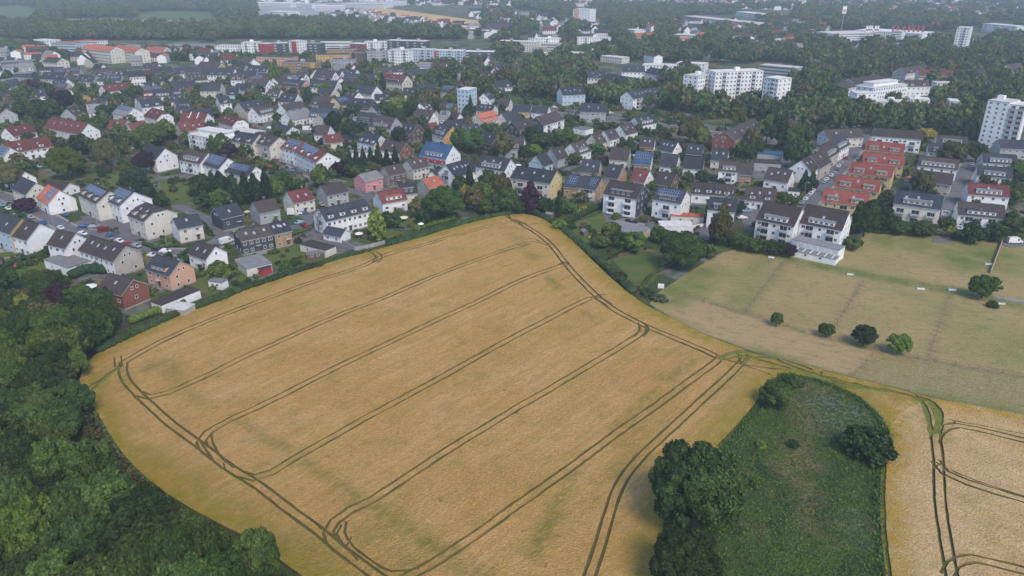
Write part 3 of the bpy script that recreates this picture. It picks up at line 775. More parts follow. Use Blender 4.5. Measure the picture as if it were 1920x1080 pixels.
def dormer(root, roof, x, wd, hw, eave, ridge, wall, near, flat=False):
    """box dormer standing on the front slope"""
    tan = (ridge-eave)/hw; z0 = eave+.35; y0 = -hw + .35/tan + .15; z1 = min(z0+1.75, ridge-.25)
    yb = -(ridge-z1)/tan
    m = MB(); a, b = x-wd/2, x+wd/2
    m.quad((a,y0,z0-.2),(b,y0,z0-.2),(b,y0,z1),(a,y0,z1),0)
    m.poly([(a,yb,z1),(a,y0,z0-.2),(a,y0,z1)],0); m.poly([(b,y0,z0-.2),(b,yb,z1),(b,y0,z1)],0)
    m.box(a-.2, b+.2, y0-.35, yb+.25, z1, z1+.18, 1)
    d = m.build("dormer", [MW[wall], MR[roof]], root)
    k = max(1, int(wd/1.9))
    for i in range(k):
        xx = a + wd*(i+.5)/k
        if near: put(window_mesh(1.25, 1.1), "window", d, (xx, y0, (z0+z1)/2))
    if not near:
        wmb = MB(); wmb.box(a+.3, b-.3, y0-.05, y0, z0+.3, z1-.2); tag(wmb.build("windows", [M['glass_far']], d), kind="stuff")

def flat_block(A, B, depth, h, wall, feats="", label=None, cat="apartment building", near=False, name="apartment_building", roofc='g', band=None, group=None):
    """A, B: ends of the front roof edge in the photo; the block reaches depth metres away from the viewer"""
    a = P(A[0], A[1], h); b = P(B[0], B[1], h); u = b-a; L = u.length; u.normalize()
    n = Vector((u.y, -u.x, 0))
    if n.dot(Vector((-a.x, -a.y, 0))) < 0: u = -u; n = -n
    c = (a+b)/2 - n*depth/2; ang = math.atan2(u.y, u.x); fe = set(feats.split())
    root = empty(name, (c.x, c.y, 0), ang); add_foot(c, L, depth, ang)
    rnd = random.Random(int(A[0]*13+A[1]*7)); hl, hw = L/2, depth/2
    mb = MB(); mb.box(-hl, hl, -hw, hw, 0, h, 0, bottom=False); mb.build("wall", [MW[wall]], root)
    rf = MB(); rf.box(-hl-.2, hl+.2, -hw-.2, hw+.2, h+.003, h+.28, 0); rf.box(-hl+.3, hl-.3, -hw+.3, hw-.3, h+.283, h+.33, 1)
    ro = rf.build("roof", [M['fascia'], MR[roofc]], root)
    nfl = max(1, round(h/2.8)); fh = h/nfl; nw = max(2, int(L/3.0))
    dark = MB(); bal = MB(); bcols = set()
    for f in fe:
        if f[0] == 'B' and f[1:].isdigit():
            k = int(f[1:]); bcols = {int((i+.5)*nw/k) for i in range(k)}
    for fl in range(nfl):
        z = fl*fh+fh*.55
        for i in range(nw):
            x = -hl+L*(i+.5)/nw
            if i in bcols:
                if near: put(balcony_mesh(3.0, 1.2, 'metal' if 'bd' in fe else 'rail'), "balcony", root, (x, -hw, fl*fh+.1))
                else:
                    bal.box(x-1.4, x+1.4, -hw-1.2, -hw-.02, fl*fh+.1, fl*fh+1.1, 0); dark.box(x-1.4, x+1.4, -hw-.06, -hw-.01, fl*fh+1.2, fl*fh+2.4)
                continue
            if near: put(window_mesh(1.3, 1.3), "window", root, (x, -hw, z))
            elif 'strip' in fe: pass
            else: dark.box(x-.6, x+.6, -hw-.06, -hw-.01, z-.6, z+.6)
        if 'strip' in fe: dark.box(-hl+.5, hl-.5, -hw-.06, -hw-.01, z-.6, z+.6)
        for s in (-1, 1):
            if (Vector((math.cos(ang), math.sin(ang), 0))*s).dot(Vector((-c.x, -c.y, 0))) > 0.1*c.length:
                for i in range(max(1, int(depth/4))):
                    y = -hw+depth*(i+.5)/max(1, int(depth/4))
                    if near: put(window_mesh(1.0, 1.2), "window", root, (s*hl, y, z), s*R(90))
                    else: dark.box(s*hl-.05, s*hl+.05, y-.6, y+.6, z-.6, z+.6)
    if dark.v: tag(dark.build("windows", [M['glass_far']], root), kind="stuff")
    if bal.v: tag(bal.build("balconies", [M['rail']], root), kind="stuff")
    if band: # coloured stair tower strip
        for k_, (fx, wd, colr) in enumerate(band):
            bm_ = MB(); x = -hl+L*fx; bm_.box(x-wd/2, x+wd/2, -hw-.35, -hw-.08, .2, h-.2); bm_.build("facade_panel", [MW[colr]], root)
    for i in range(0 if 'np' in fe else max(1, int(L/22))):
        pb = MB(); x = -hl+L*(i+.5)/max(1, int(L/22)) + rnd.uniform(-2, 2); pb.box(x-1.8, x+1.8, -1.5, 1.5, h+.33, h+2.6); pb.build("roof_hut", [MW['G' if wall != 'W' else 'W']], ro)
    if 'pent' in fe:
        pb = MB(); pb.box(-hl*.7, hl*.7, -hw*.4, hw*.8, h+.33, h+3.0, 0); pb.box(-hl*.75, hl*.75, -hw*.5, hw*.85, h+3.003, h+3.2, 1); pb.build("penthouse", [MW[wall], MR[roofc]], root)
    if label: tag(root, label, cat, group)
    else: PENDING.append((root, c, dict(wall=wall, gable=wall, roof=roofc, fe=fe, L=L, w=depth, fl=nfl, cat=cat, group=group, x=(A[0]+B[0])/2, y=(A[1]+B[1])/2, flat=True)))
    return root

def garage(A, B, depth, h, wall, roofc, label, doors=0, name="garage", lean=0.0, cat=None):
    a = P(A[0], A[1], h); b = P(B[0], B[1], h); u = b-a; L = u.length; u.normalize(); n = Vector((u.y, -u.x, 0))
    if n.dot(Vector((-a.x, -a.y, 0))) < 0: u = -u; n = -n
    c = (a+b)/2 - n*depth/2; ang = math.atan2(u.y, u.x); hl, hw = L/2, depth/2
    root = empty(name, (c.x, c.y, 0), ang); add_foot(c, L, depth, ang)
    m = MB(); m.box(-hl, hl, -hw, hw, 0, h, 0, bottom=False); m.build("wall", [MW[wall]], root)
    r_ = MB(); r_.box(-hl-.15, hl+.15, -hw-.15, hw+.15, h+.003, h+.2, 0); r_.build("roof", [MR[roofc]], root)
    for i in range(doors):
        d = MB(); wd = L/doors; x = -hl+wd*(i+.5); d.box(x-wd*.42, x+wd*.42, -hw-.06, -hw-.005, .02, h-.35)
        for q in range(4): d.box(x-wd*.42, x+wd*.42, -hw-.09, -hw-.06, .3+q*.5, .36+q*.5)
        d.build("garage_door", [M['garage']], root)
    if not doors:
        put(window_mesh(1.0, .9), "window", root, (-hl*.4, -hw, 1.6)); put(window_mesh(1.0, .9), "window", root, (hl*.3, -hw, 1.6))
    tag(root, label, cat or ("garage" if name == "garage" else "shed"))
    return root

# -- one row per house: ridge ends, width, eaves, ridge, wall, [gable wall], roof, features | label
HOUSES = """
-8 397 40 412 10 8 12 L O d S2 c | orange gabled house with dark roof at the far left edge beside the street
44 412 74 420 11.5 7 11.5 W W b S1 c ng | large blank white gable house between the orange gabled house and the white terrace
107 431 141 438.5 9.5 6.6 10.5 W W b S1 | white house with four gable windows and a dark flat annex in front
170 442 235 462.5 10.5 6 9.8 W B b S4 c | long white and beige terrace with brown roof and four skylights
293 478 337 491 9.5 5.6 9 H H d Fr c | peach coloured house with dark roof and pergola above the field hedge
205 513 249 525 9.5 5.2 8.6 K K b S1 g1 c | dark red brick house with grey roof at the left corner of the field
370 452.5 403 463 8.5 5.3 8.6 W W b S2 g1 | small white house with brown roof and one big skylight beside the garages
443 433 502 421.5 9 5.6 8.4 S S b S3 c wd | dark slate clad half of the long pair facing the wheat field
503 421 535 414 9 5.8 8.6 T S d S4 wd | tan brick half of the long pair, four skylights on its roof
325 410.5 370 402 9.5 6 9 C W d S1 c | cream and white house with dark roof left of the slate clad house
403 390 443 381 9.5 5.4 9 S S d c S1 | dark slate clad detached house with white framed windows
475 380 513 372 9 5.2 8.8 G G b c | light grey rendered house with brown roof left of the cream house
539 361 577 353 10 5.6 9.3 C C r S2 c | cream house with dark red roof and two skylights
602 349 641 341 9.5 5.6 9 G G b c | light grey house with brown roof behind the long white house
598 393 683 374 10.5 6.6 10.2 W W d D4 c wd gbal | long white house with dark roof and brown dormers beside the field
614 425 647 431 6 2.8 4.8 W W x nd ng | low white annex with black roof in front of the long white house
707 361 753 353 9.5 5.3 9 W W r Ft awn | white house with orange topped dormer above a dark red roof
747 345 777 342 9 5.2 8.8 C C d Fs | cream house with dark roof and long dormer right of the orange topped dormer
673 328 706 320 8.5 5.4 8 P P g c | bright pink house with grey roof
720 313.5 751 307.5 9 5.8 9.2 N B b c S1 wd | dark brick house with beige gable right of the pink house
763 301.5 793 295 9.5 5.8 9.4 C C b c S2 wd | cream house with brown roof between the brick house and the blue roof
836 310 879 298 11.5 5.8 10.6 W W d S5 gbal | white gabled house with black roof and five skylights below the blue roof
793 336 822 330 9.5 5 8.4 B B t c S1 | beige house with terracotta roof behind the big round garden tree
800 266 849 273.5 13 6.5 12.3 W W u red F c | big white house with bright blue roof and dark red balcony
810 322 828 314 8 3.4 7 W W d nd | small white outbuilding with grey roof between cream house and white gabled house
903 291 957 299 11 8 12.5 W W d S3 F | tall white house with dark roof at the edge of the tree belt
970 311.5 1043 322 12.5 8.2 12.3 C Y d S3 B2 c | long yellow gabled apartment house with dark roof beside the copper beech
1066 328 1093 331 12.5 5.2 9.2 T T d p | tan house whose roof is covered with blue solar panels
1095 330 1128 335 12.5 5.6 9.5 C T d pr awn B1 | tan and cream house with solar panels and awning right of its solar twin
1145 338 1206 347.5 13 8.8 13.2 W S b B2 Fs bw | four storey white house with slate gable and brown roof
1235 351 1287 359 12 8.2 12 W W d Fs p1 B1 | white house with slate mansard and rooftop panels above a walled terrace
1332 370 1382 375 11.5 8 11.5 W S d Fs B1 bw c | white fronted house with dark slate gable beside the blue and white van
1434 378 1504 391 14 8.6 14 W W b Fx B2 | left one of the two white apartment houses with brown roofs by the paddock
1514 384 1592 397.5 14 8.6 14 W W b Fx B2 S1 | right one of the two white apartment houses with brown roofs by the paddock
1298 342 1341 344.5 9.5 4.8 8.6 W S b D2 | dark brown clad house at the left end of the low brown row
1343 344.5 1376 348.5 9.5 4.8 8.6 W S b D2 | dark brown clad house second from the left in the low brown row
1400 350 1456 355 9.5 4.2 8.8 W S b D2 S3 wd | long slate clad house with white ground floor left of the parked cars
1442 313.5 1486 320 11 5.2 9.8 W W b S3 | white house with brown roof and three skylights below the stepped row
1350 300 1388 302.5 10.5 6.5 10.6 W W b F B1 c | white house with brown roof and long dormer beside the brown clad house
1390 306 1413 308 10 5.8 10 T N b | brown clad house touching the white house with the long dormer
1503 301 1521 290.5 11 6.6 11.5 W W b S3 | white gable at the front of the stepped row beside the street
1520 292.5 1541 281 11 6.6 11.8 B B b S1 c | beige second house of the stepped row
1534 276 1557 263.5 11 6.8 12 B B b F | beige third house of the stepped row with a long dormer
1554.5 262 1578 250 11 6.8 12 W W d F | white last house of the stepped row
1545 243.5 1612 241 11 6 10 C W b S2 c cc | long cream house with many aerials on a brown roof behind the stepped row
1358 247 1413 222 13 8.6 12.8 K K b S4 wd | long red brick school building with brown roof among the trees
1465 222 1503 225 13 8 11.5 C C b H | cream hipped house hidden behind the school trees
1626 264 1697 271 11 6.6 10.5 Y Y q E2 S1 c | yellow terrace with bright red roof, farthest of the five beside the street
1620 286 1697 293 11 6.6 10.5 Y Y q E2 S1 | yellow terrace with bright red roof, second from the back of five
1598 304 1677 314 11 6.6 10.5 Y Y q E2 S1 | yellow terrace with bright red roof, middle one of five
1572 328.5 1653 339 11 6.6 10.5 Y Y q E2 S1 | yellow terrace with bright red roof, second from the front of five
1547 354 1630 364 11 6.6 10.5 Y Y q E2 S2 B1 | yellow terrace with bright red roof, front one of five above the apartment houses
1638 240 1729 247 12 8.2 11.6 W W b B3 wd | long white apartment house with brown roof behind the red roofed terraces
1757 253 1814 257 11 6 9.5 W W b F | white house with brown roof beside the yellow green tree
1742 268 1793 272 11 5.6 9.3 W W d F | dark roofed house behind the rounded street tree
1725 292.5 1798 300 11 6 9.8 W B b Fw | long brown roofed house with white window band
1714 318 1788 327 11 6 9.8 B W b B1 | long brown roofed beige house with two recessed balconies
1683 357 1769 368.5 12.5 8 12 C W x Fx B3 S3 | white three storey apartment house with black roof by the green paddock
1872 262 1922 264 12 6 9.5 G G d | grey roofed long house below the white tower block
1842 287.5 1905 291 11 6 9.6 W W d F | white house with dark roof upper of the right hand street
1834 310 1898 316 11 6 9.6 W W d F S1 | white house with dark hipped roof behind the red roofed white house
1815 343 1891 349 11 6 9.6 W W r F S1 | white terrace with red roof at the right edge
1797 378 1883 386 11.5 6 9.8 W W b Fr S1 B2 | white and brown terrace with balconies nearest the right hand road
1093 299 1126 301.5 9.5 4.6 9.6 B B d S2 | beige house with dark steep roof behind the solar panel houses
1142 307.5 1168 312 9.5 4.6 9.6 B T d S1 | beige house with tan gable and dark steep roof
1192 316 1218 320.5 9.5 4.2 8.6 C W r S1 | cream house with dark red roof left of the dark brown house
1238 322 1268 327.5 10 4.4 9 T N b S1 | dark brown shingled house behind the white house with slate mansard
1193 284 1223 286 10 4.6 9.8 T W u p | white gabled house with blue solar roof
1243 288 1273 291 10 4.6 9.8 W W d wd | white gabled house with dark roof right of the solar roof
1284 293.5 1320 296 10 4.8 9.5 W W d | white house with plain dark roof and glazed gable
1290 270 1319 272.5 9 4.6 9 S S d S2 | dark clad house with two skylights behind the plain dark roofed house
1337 280 1366 282.5 9 4.6 9.2 C W d S2 | white sided house with two skylights in front of the school
1203 257 1228 258.5 9 4.6 9 T W b S2 | white gabled house with brown roof and pink wall
1243 262 1271 267 9.5 4.6 9.2 W W d S3 | white house with three skylights beside a blue stair gable
1147 277 1181 279.5 10 4.6 9.6 C B b | beige gabled house with broad brown roof near the lane
1033 279.5 1053 274 9.5 4.6 9.6 G G b S1 | grey gabled house with brown roof and glass porch
1005 292.5 1023 287 9.5 4.2 8.8 L L d | pale blue gabled house left of the grey gabled house
1070 270 1094 262.5 10.5 5 10 W W b S3 F | white gabled house with brown roof and three skylights
1162 235.5 1184 230 10 4.8 9.6 W W b S3 | white gabled house with brown roof near the avenue
1133 245.5 1151 241 9 4.6 9.2 W W b S1 | white gabled house in the middle of three below the avenue
1110 253.5 1126 249.5 9 4.4 8.8 C C b S1 | cream gabled house lowest of three below the avenue
1190 220 1221 215 10 4.8 9.2 W W d S2 F | white gabled house with dark roof beside the avenue
1090 193.5 1138 195 13 7.5 12 G S d S2 c | large slate clad house with a white bay beside the avenue
1004 220 1043 209 12.5 6.6 11 W S b B2 | white fronted house with red balconies and broad dark roof
960 228.5 993 222 12 6.2 10.6 S S b S1 | dark clad house joined to the white fronted one
963 197 996 198.5 9 4.6 8.2 Y C d | cream low house with grey roof at the avenue
1000 198.5 1029 200.5 9 4.6 8.4 W W d | dark roofed house with white gable at the avenue
938 257 983 258.5 12 5 10 G W b F | broad brown roofed house with white gable behind the tall white house
892 215 924 207 12.5 6 10.5 C C t D3 c | cream house with bright orange red roof
940 213 968 208 11 5.2 9.8 W W d | white gabled house right of the orange red roof
825 232 848 238.5 12 6.6 11.6 C O d S2 F | orange yellow gabled house with black roof behind the blue roof
760 229.5 783 233 12 5.6 10.4 N N d S2 | dark brown clad house left of the orange yellow gable
703 216.5 742 221 13 5.4 11 C G b F S1 | broad grey gabled house with reddish brown roof
677 210 706 213.5 11 5.6 10.2 S S d F | dark house with white balcony bands behind the broad grey gable
682 248 714 254.5 11 5.2 9.6 W C x D3 | cream gabled house with black mansard and three dormers
723 263 761 269 11 3.6 8 C K b S1 | low beige house with brown roof above the tall hedge
872 235.5 896 233 10 5.2 9.2 L L d S2 | pale blue gabled house left of the orange red roof
900 245 934 252.5 11 5.2 10 N N d S2 | dark shingled house in front of the pale blue gable
10 240.5 53 232 11 5.6 10 W W r c S2 | white house with dark red roof left edge, upper of the red pair
5 268.5 88 256 12 5.6 10.2 W B r S2 D2 | long white and beige row with dark red roof at the left edge
98 219.5 165 232 12.5 5.2 10.5 W W r S5 B2 | long white terrace with dark red roof and many skylights
-12 272 19 277.5 11 4.6 9 W W g p | white gabled house with grey solar roof at the left edge
40 332 67 343.5 10 6 10.2 C C d | cream house with dark roof behind the copper bush
90 346.5 111 357.5 11 5.6 10.2 W W t pr S2 g1 | white house with bright orange roof and solar panels
170 343.5 205 360 12 8 11.8 C C b D3 p1 c | three storey cream block with solar roof, left of three in the row
223 350 251 361 13.5 8 12.2 W W b D2 p c | three storey white block with solar roof, middle of three in the row
267 378 298 389 13.5 8 12 C C b D2 S2 h | three storey cream block with half hipped brown roof, right of three
280 272 309 279 12 7 11.6 W W d wd | white four storey gable with dark roof behind the pines
351 281 390 288 11.5 6.8 10.8 W W b F B1 | white house with brown roof and blue shaded balconies
393 287 427 297 11.5 6.2 10.5 W W b p | white house with solar roof above the dark conifers
427 302 479 313 11 4.2 8 C W d p1 | low white gabled hall with solar panels on its roof
20 317 46 322.5 9 4.6 8.4 W W b S1 | white gabled house with brown roof behind the cream dark roofed house
92 338 130 344 9 3 5.6 W W b | low white bungalow with brown roof behind the orange roof
543 259 573 267 12 8.4 12.4 W C r p D2 | white apartment block with dark red roof and solar panels, left half
575 268 614 286.5 12.5 8.4 12.4 W W r p D3 wd | white apartment block with dark red roof and solar panels, right half
447 247.5 486 252.5 12 8 12 C C d D2 B1 | cream apartment house with dark roof and glass dormers
487 247 523 258 12.5 8 12.2 C C b D1 S3 B2 | cream apartment house with pink balconies and brown roof
520 233 548 238 10 5.2 8 W W d S0 | white house with flat pitched dark roof beside the caravan
595 235 619 236.5 10 4.2 8.8 W W b | white gabled house with brown roof beside the caravan
607 254 638 251.5 10 4 7.6 C W r S1 | low white house with red brown roof behind the tall hedge
527 197 564 190 12.5 6.6 11.8 W W b D3 B1 | large white house with dark brown roof and balconies on its gable
447 193 488 185 12 6.6 11.8 H B x D2 S2 | pink fronted beige gabled house with black roof
590 180 624 183.5 12 6.6 11.6 C Y b D2 | yellow gabled house with dark roof
585 202 632 204 12 6.4 11.4 W S x Fw | white fronted house with black roof in front of the yellow gable
528 175 558 176.5 12 6.2 11.2 W W d S2 | white gabled house with blue grey roof behind the large white house
407 182 428 180 11 6.4 10.6 W W d D1 | white house with black roof left of the pink front
345 210 389 212.5 11.5 4.8 9.8 W W r S2 w2 | white gabled terrace with red roof crossed by white copings
332 230.5 381 224 11 4.6 9.2 C C r S3 | cream gabled house with wide red roof
422 213 449 220.5 11 5 9.6 W W r S3 h | white house with half hipped red roof
283 202 308 208.5 11.5 5.2 10 W W r S2 h | white house with half hipped red roof above the round trees
225 198 251 203 12.5 5 9.2 W W g p1 | white gabled house with flat grey solar roof
260 187.5 299 183.5 11.5 4.8 9.4 W W d D2 | white house with dark roof and rounded dormer
190 160 234 154.5 12 5 9.6 W W r S3 B1 | white gabled house with dark red roof and dormers
168 182 190 182 14 7.2 11 C C b H S1 | cream hipped villa with dark brown roof
142 177 158 178.5 10 3.6 6 O O g | orange walled low house with grey roof
208 225 238 225 12 4 7.6 C C r S1 | low cream house with red roof left of its red twin
240 232 271 228 11 3.4 7 C W r S1 | low cream house with red roof right of its red twin
"""
def parse(txt, near):
    for ln in txt.strip().splitlines():
        d, _, lab = ln.partition('|'); t = d.split()
        x1, y1, x2, y2, w, e, r_ = map(float, t[:7]); wl, gb, rf = t[7:10]
        fe = " ".join(t[10:]).replace('Fx', 'F')
        cat = "apartment building" if e >= 7.9 else "house"
        o = gable_house((x1, y1), (x2, y2), w, e, r_, wl, rf, fe, lab.strip() or None, cat, near, "apartment_building" if e >= 7.9 else "house", gb)
        LANDMARK.append((o.location.copy(), lab.strip(), cat))
parse(HOUSES, True)
garage((283,566),(303,573),14,2.8,'W','b',"white walled garage with dark flat roof beside the brick house")
garage((440,487),(462,505),9,2.9,'C','g',"cream garage with grey felt roof beside the small white house")
garage((464,498),(492,506),4,2.3,'R','x',"dark red garden shed with a pale panel on top", name="shed")
garage((562,458),(610,470),5.5,2.8,'C','b',"cream row of garages with brown flat roof behind the field hedge")
garage((82,487),(128,503),8,3.2,'W','g',"white flat roofed annex in front of the white four window gable", name="annex", cat="annex")
garage((390,527),(415,531),3.2,2.6,'W','g',"small grey roofed garden house with white door left of the hedge", name="shed")
garage((575,478),(607,474),3,2.2,'N','g',"grey roofed wooden shed near the end of the lane", name="shed")
garage((310,578),(345,583),5,2.4,'B','w',"pale flat carport roof beside the white walled garage", name="carport", cat="carport")
garage((1485,449),(1573,470),6,4.6,'W','g',"row of white garages below the right apartment house", doors=7)
_o = garage((1487,470),(1567,487),4.5,2.3,'W','g',"low white walled deck with pale beams before the row of garages", name="annex", cat="annex")
for i in range(6):
    m = MB(); m.box(-7+i*2.6, -6.7+i*2.6, -2.3, 2.3, 2.505, 2.62); m.build("beam", [M['white']], _o)
garage((1130,425),(1192,441),11,3.2,'B','g',"long flat roofed store in front of the slate gable", name="annex", cat="annex")
garage((1163,424),(1186,432),5,2.6,'R','x',"dark red garden hut beside the flat roofed store", name="shed")
garage((1240,425),(1300,425),7,3.6,'W','w',"white walled terrace block in front of the slate mansard", name="annex", cat="annex")
garage((1258,405),(1320,408),5,3.0,'C','t',"low cream link with terracotta roof between the terrace and the slate gable", name="annex", cat="annex")
garage((1412,305),(1465,308),9,4.2,'G','b',"front grey workshop hall beside the school trees", name="workshop", cat="workshop")
garage((1420,288),(1466,292),9,4.6,'G','u',"rear grey workshop hall beside the school trees", name="workshop", cat="workshop")
garage((1075,240),(1098,244),8,3.4,'W','g',"small white flat roofed building below the avenue", name="annex", cat="annex")
garage((1767,392),(1783,394),6,2.8,'W','g',"white garage beside the black roofed apartment house")
garage((1697,333),(1712,336),5,3.6,'G','t',"narrow grey hut between the terraces and the brown roofs", name="shed")
garage((650,287),(745,285),7,3.4,'W','g',"long flat roofed white building left of the blue roof", name="annex", cat="annex")
garage((1478,358),(1500,360),6,3.0,'W','d',"white garage with dark roof beside the white house below the stepped row")
# -- farther houses: look alone is listed, the label is put together from look and place
MID = """
0 172 28 170 12 6.5 10 K K d D1
83 135 124 137 12 7 12 C B d S2
126 140 148 142 11 7 11 C C b D2
150 141 180 142 11 7.2 11.5 C V d S2 D1
182 141.5 203 142 11 7 11 W W x S2
205 141.5 228 141 11 7 11 W W x S3
230 134.5 270 132.5 14 8 12 W W d wd
283 128 320 125 14 8 12.5 K K d
325 128 376 124 12 7 11.5 W W d D2
393 128 440 129 12.5 7 12 W W d D3
435 121.5 461 122.5 12 8 12.5 B G b S1
470 122 505 124 12 8 12.5 W C x D3 wd
377 115.5 415 118 12 8 12.5 Y Y b
320 153 365 151 12 5 9 R R d
378 155 415 155 12.5 7 12.5 C C d
427 165 448 165 11 5.5 10 L L d D1
445 157 472 157 11 5 9.5 B B d
475 148 505 150 12 6.5 11 W W b
535 137 573 138.5 12 6.5 11 C W b S3
530 147 573 151.5 12 6.5 11 H H d F
593 133 628 135 12 7 12 W W b D1
585 149.5 633 151.5 12 7 12 W W d F
320 177.5 345 176.5 11 5 9.5 C C d S2
330 200 352 198 10 5 9.5 W R d F
648 137.5 703 140 13 7 12 S G d F
650 155 706 162 12 6.5 12 W W d D1
702 127 757 125 12 8 12 W W b D3
720 137.5 763 142 13 7 12.5 C C r S1 F
767 130 815 129 13 8 12.5 W W d wd
785 157 818 158.5 11 5 9 K K d
757 165 782 165 11 5 9.5 W W d S2
728 172 757 171 10 4.5 8.5 C C b S2
782 204.5 817 208 12 4.4 8.6 C C b S2
825 193 853 193.5 12 5 9.6 R R b pr S1
827 208 843 208.5 10 4.5 8.5 W W g p1
847 211 862 213 10 5 9.5 W W b
657 184 700 187 12 5.5 10.5 N S d S2
800 232 818 230 9 5 9 K K r
923 152 953 149 12 6 11 W W d D2
937 184 957 185 11 6 10.5 W C b
860 124 896 123 12 7 11 W W b S2
862 132 885 131 12 6 11 W W d
1104 133 1136 134 13 7.5 12.5 W W d S2 D1
1138 138 1228 152 14 7.5 12.5 W W d S3 wd
1165 124 1208 124 12 7 11.5 W W d S2
1220 126 1245 131 12 7 11.5 W W d S2
1230 145 1268 143 13 8 12.5 W W d
1176 172 1230 164 13 8.6 13 W W d S6 B3
1050 165 1092 163 13 8 12.5 L W d S4
1100 159 1112 157 10 6 10 N N b
1555 159 1592 151 13 7 11 W W b
1592 148 1645 139 13 7 11 W W b
1688 128 1735 121 13 8 12 W G b D2
1722 130 1800 132 13 8 12.5 C C r D4 wd
1694 151 1738 150 12 8 12 W W b D2
1800 150 1820 151 12 7 11 W W b S1
1817 130 1846 128 12 6.5 11 W W d
1848 153 1852 148 10 5 9 W W d
1872 138 1885 130 11 7 12 H H d
1888 122 1912 118 11 7 12 W W b
35 118 62 117 12 8 12 C C g
90 107 116 109 13 9 13 C C b
84 103 106 102 13 9 13 K K t
0 122 50 118 14 7 9 L L g
100 245 0 0 0 0 0 W W b
"""
for ln in MID.strip().splitlines():
    t = ln.split(); x1, y1, x2, y2, w, e, r_ = map(float, t[:7])
    if w > 0:
        cat = "apartment building" if e >= 7.9 else "house"
        gable_house((x1, y1), (x2, y2), w, e, r_, t[7], t[9], " ".join(t[10:]), None, cat, y1 > 150, "apartment_building" if e >= 7.9 else "house", t[8])

# flat roofed apartment blocks: x1 y1 x2 y2 (front roof edge) depth height wall features
BLOCKS = """
350 250 420 264 12 8.6 W B3 pent | white modern house with white flat roof and terrace below the red roofs
425 243 470 250 11 5 C | low cream flat roofed house beside the half hipped red roof
1857 186 1884 187 12 20 W np | 
"""
flat_block((352,252),(418,264),13,8.4,'W','B3 pent np',"white modern block with terraces and white penthouse roof below the red roofs",near=True,roofc='w')
flat_block((425,245),(472,252),11,5,'C','np',"low cream flat roofed house beside the half hipped red roof",'house',True,'house',roofc='w')
flat_block((857,168),(879,169.5),13,18,'L','np',"narrow pale blue grey tower block standing alone among the trees",near=False,roofc='w')
# white slab tower in three steps
flat_block((1309,144),(1341,139),13,23,'W','B1',"left wing of the white high rise slab with balconies",near=False,roofc='w')
flat_block((1342,136),(1432,133),14,26,'W','B3 bd',"tall middle wing of the white high rise slab",near=False,roofc='w')
flat_block((1433,145),(1460,149),14,26,'W','B1 np',"right wing of the white high rise slab",near=False,roofc='w')
# tower at the right edge
flat_block((1853,188),(1893,193),15,27,'W','bd',"white nine storey tower block at the right edge, main part with small square windows",near=True,roofc='w')
flat_block((1893,196),(1925,199),14,26,'W','B2 np bd',"balcony wing of the white tower block at the right edge",near=True,roofc='w', band=((.08,1.6,'L'),))
flat_block((1558,190),(1608,190),12,9,'W','np',"left wing of the low white and yellow flats behind the street trees",roofc='w',band=((.62,3.5,'Y'),))
flat_block((1608,176),(1645,176),13,14,'W','np',"white stair block rising from the low white and yellow flats",roofc='w')
flat_block((1632,191),(1712,193),13,11,'W','B1',"long low white and yellow flats behind the street trees",roofc='w',band=((.06,6,'C'),(.2,2,'O')))
flat_block((1706,186),(1744,188),12,11,'W','',"right wing of the low white and yellow flats beside the copper beech",roofc='w')
flat_block((1638,166),(1702,158),15,12,'W','pent np',"stepped white block behind the low white and yellow flats",roofc='w')
flat_block((1757,156),(1800,157),12,10,'W','np',"white flat roofed block right of the red roofed flats",roofc='w')
flat_block((1781,190),(1800,191),12,15,'G','np',"narrow grey block with deep blue panel between two copper beeches",roofc='w',band=((.6,3.4,'L'),))
flat_block((1425,122),(1495,128),13,14,'G','np strip',"grey flat roofed block behind the white slab",roofc='w')
# belt of larger blocks
flat_block((402,86),(445,87),16,13,'W','np',"white box shaped block at the left end of the block belt",roofc='w')
flat_block((452,80),(486,80),14,18,'W','B2',"white block with balconies beside the red panelled block",roofc='w')
flat_block((484,82),(505,83),14,17,'R','np',"red panelled block in the block belt",roofc='w')
flat_block((507,82),(540,81),14,17,'S','B2',"dark clad block beside the red panelled block",roofc='w')
flat_block((541,77),(560,78),14,20,'W','np',"white block with red stair tower in the block belt",roofc='w',band=((.5,7,'R'),))
flat_block((562,81),(598,82),14,17,'S','B3',"dark block with pale balconies right of the red stair tower",roofc='g')
flat_block((598,80),(656,80),14,14,'W','np strip',"long white block with roof huts in the block belt",roofc='w')
flat_block((656,82),(684,83),14,13,'R','np strip',"low red and white block in the block belt",roofc='w')
flat_block((683,79),(726,79),14,15,'W','B2',"white block left of the dark rank of blocks",roofc='w')
flat_block((726,76),(798,78),14,17,'S','B5',"long dark block at the back of the block belt",roofc='w')
flat_block((612,93),(668,92),16,17,'T','B1',"tan brick block with stepped top in the block belt",roofc='b')
flat_block((480,107),(545,109),14,12,'H','np',"peach coloured flats at the front of the block belt",roofc='b')
flat_block((528,117),(592,118),14,13,'T','B1',"tan brick flats with yellow stair at the front of the belt",roofc='b',band=((.9,4,'O'),))
flat_block((592,104),(656,103),14,14,'O','np',"ochre flats in the middle of the block belt",roofc='b')
flat_block((664,99),(690,98),14,16,'N','np',"dark brown block left of the balcony block",roofc='b')
flat_block((688,98),(728,97),14,17,'G','B2',"grey block with dark balcony columns",roofc='g')
flat_block((728,94),(766,95),14,20,'W','B2',"white and grey terraced block right of the balcony columns",roofc='w')
flat_block((766,93),(812,94),14,17,'L','B3',"pale blue glazed block in the middle of the belt",roofc='w')
flat_block((812,95),(868,96),14,16,'L','B3',"pale blue glazed block at the right of the belt",roofc='w',band=((.1,4,'R'),))
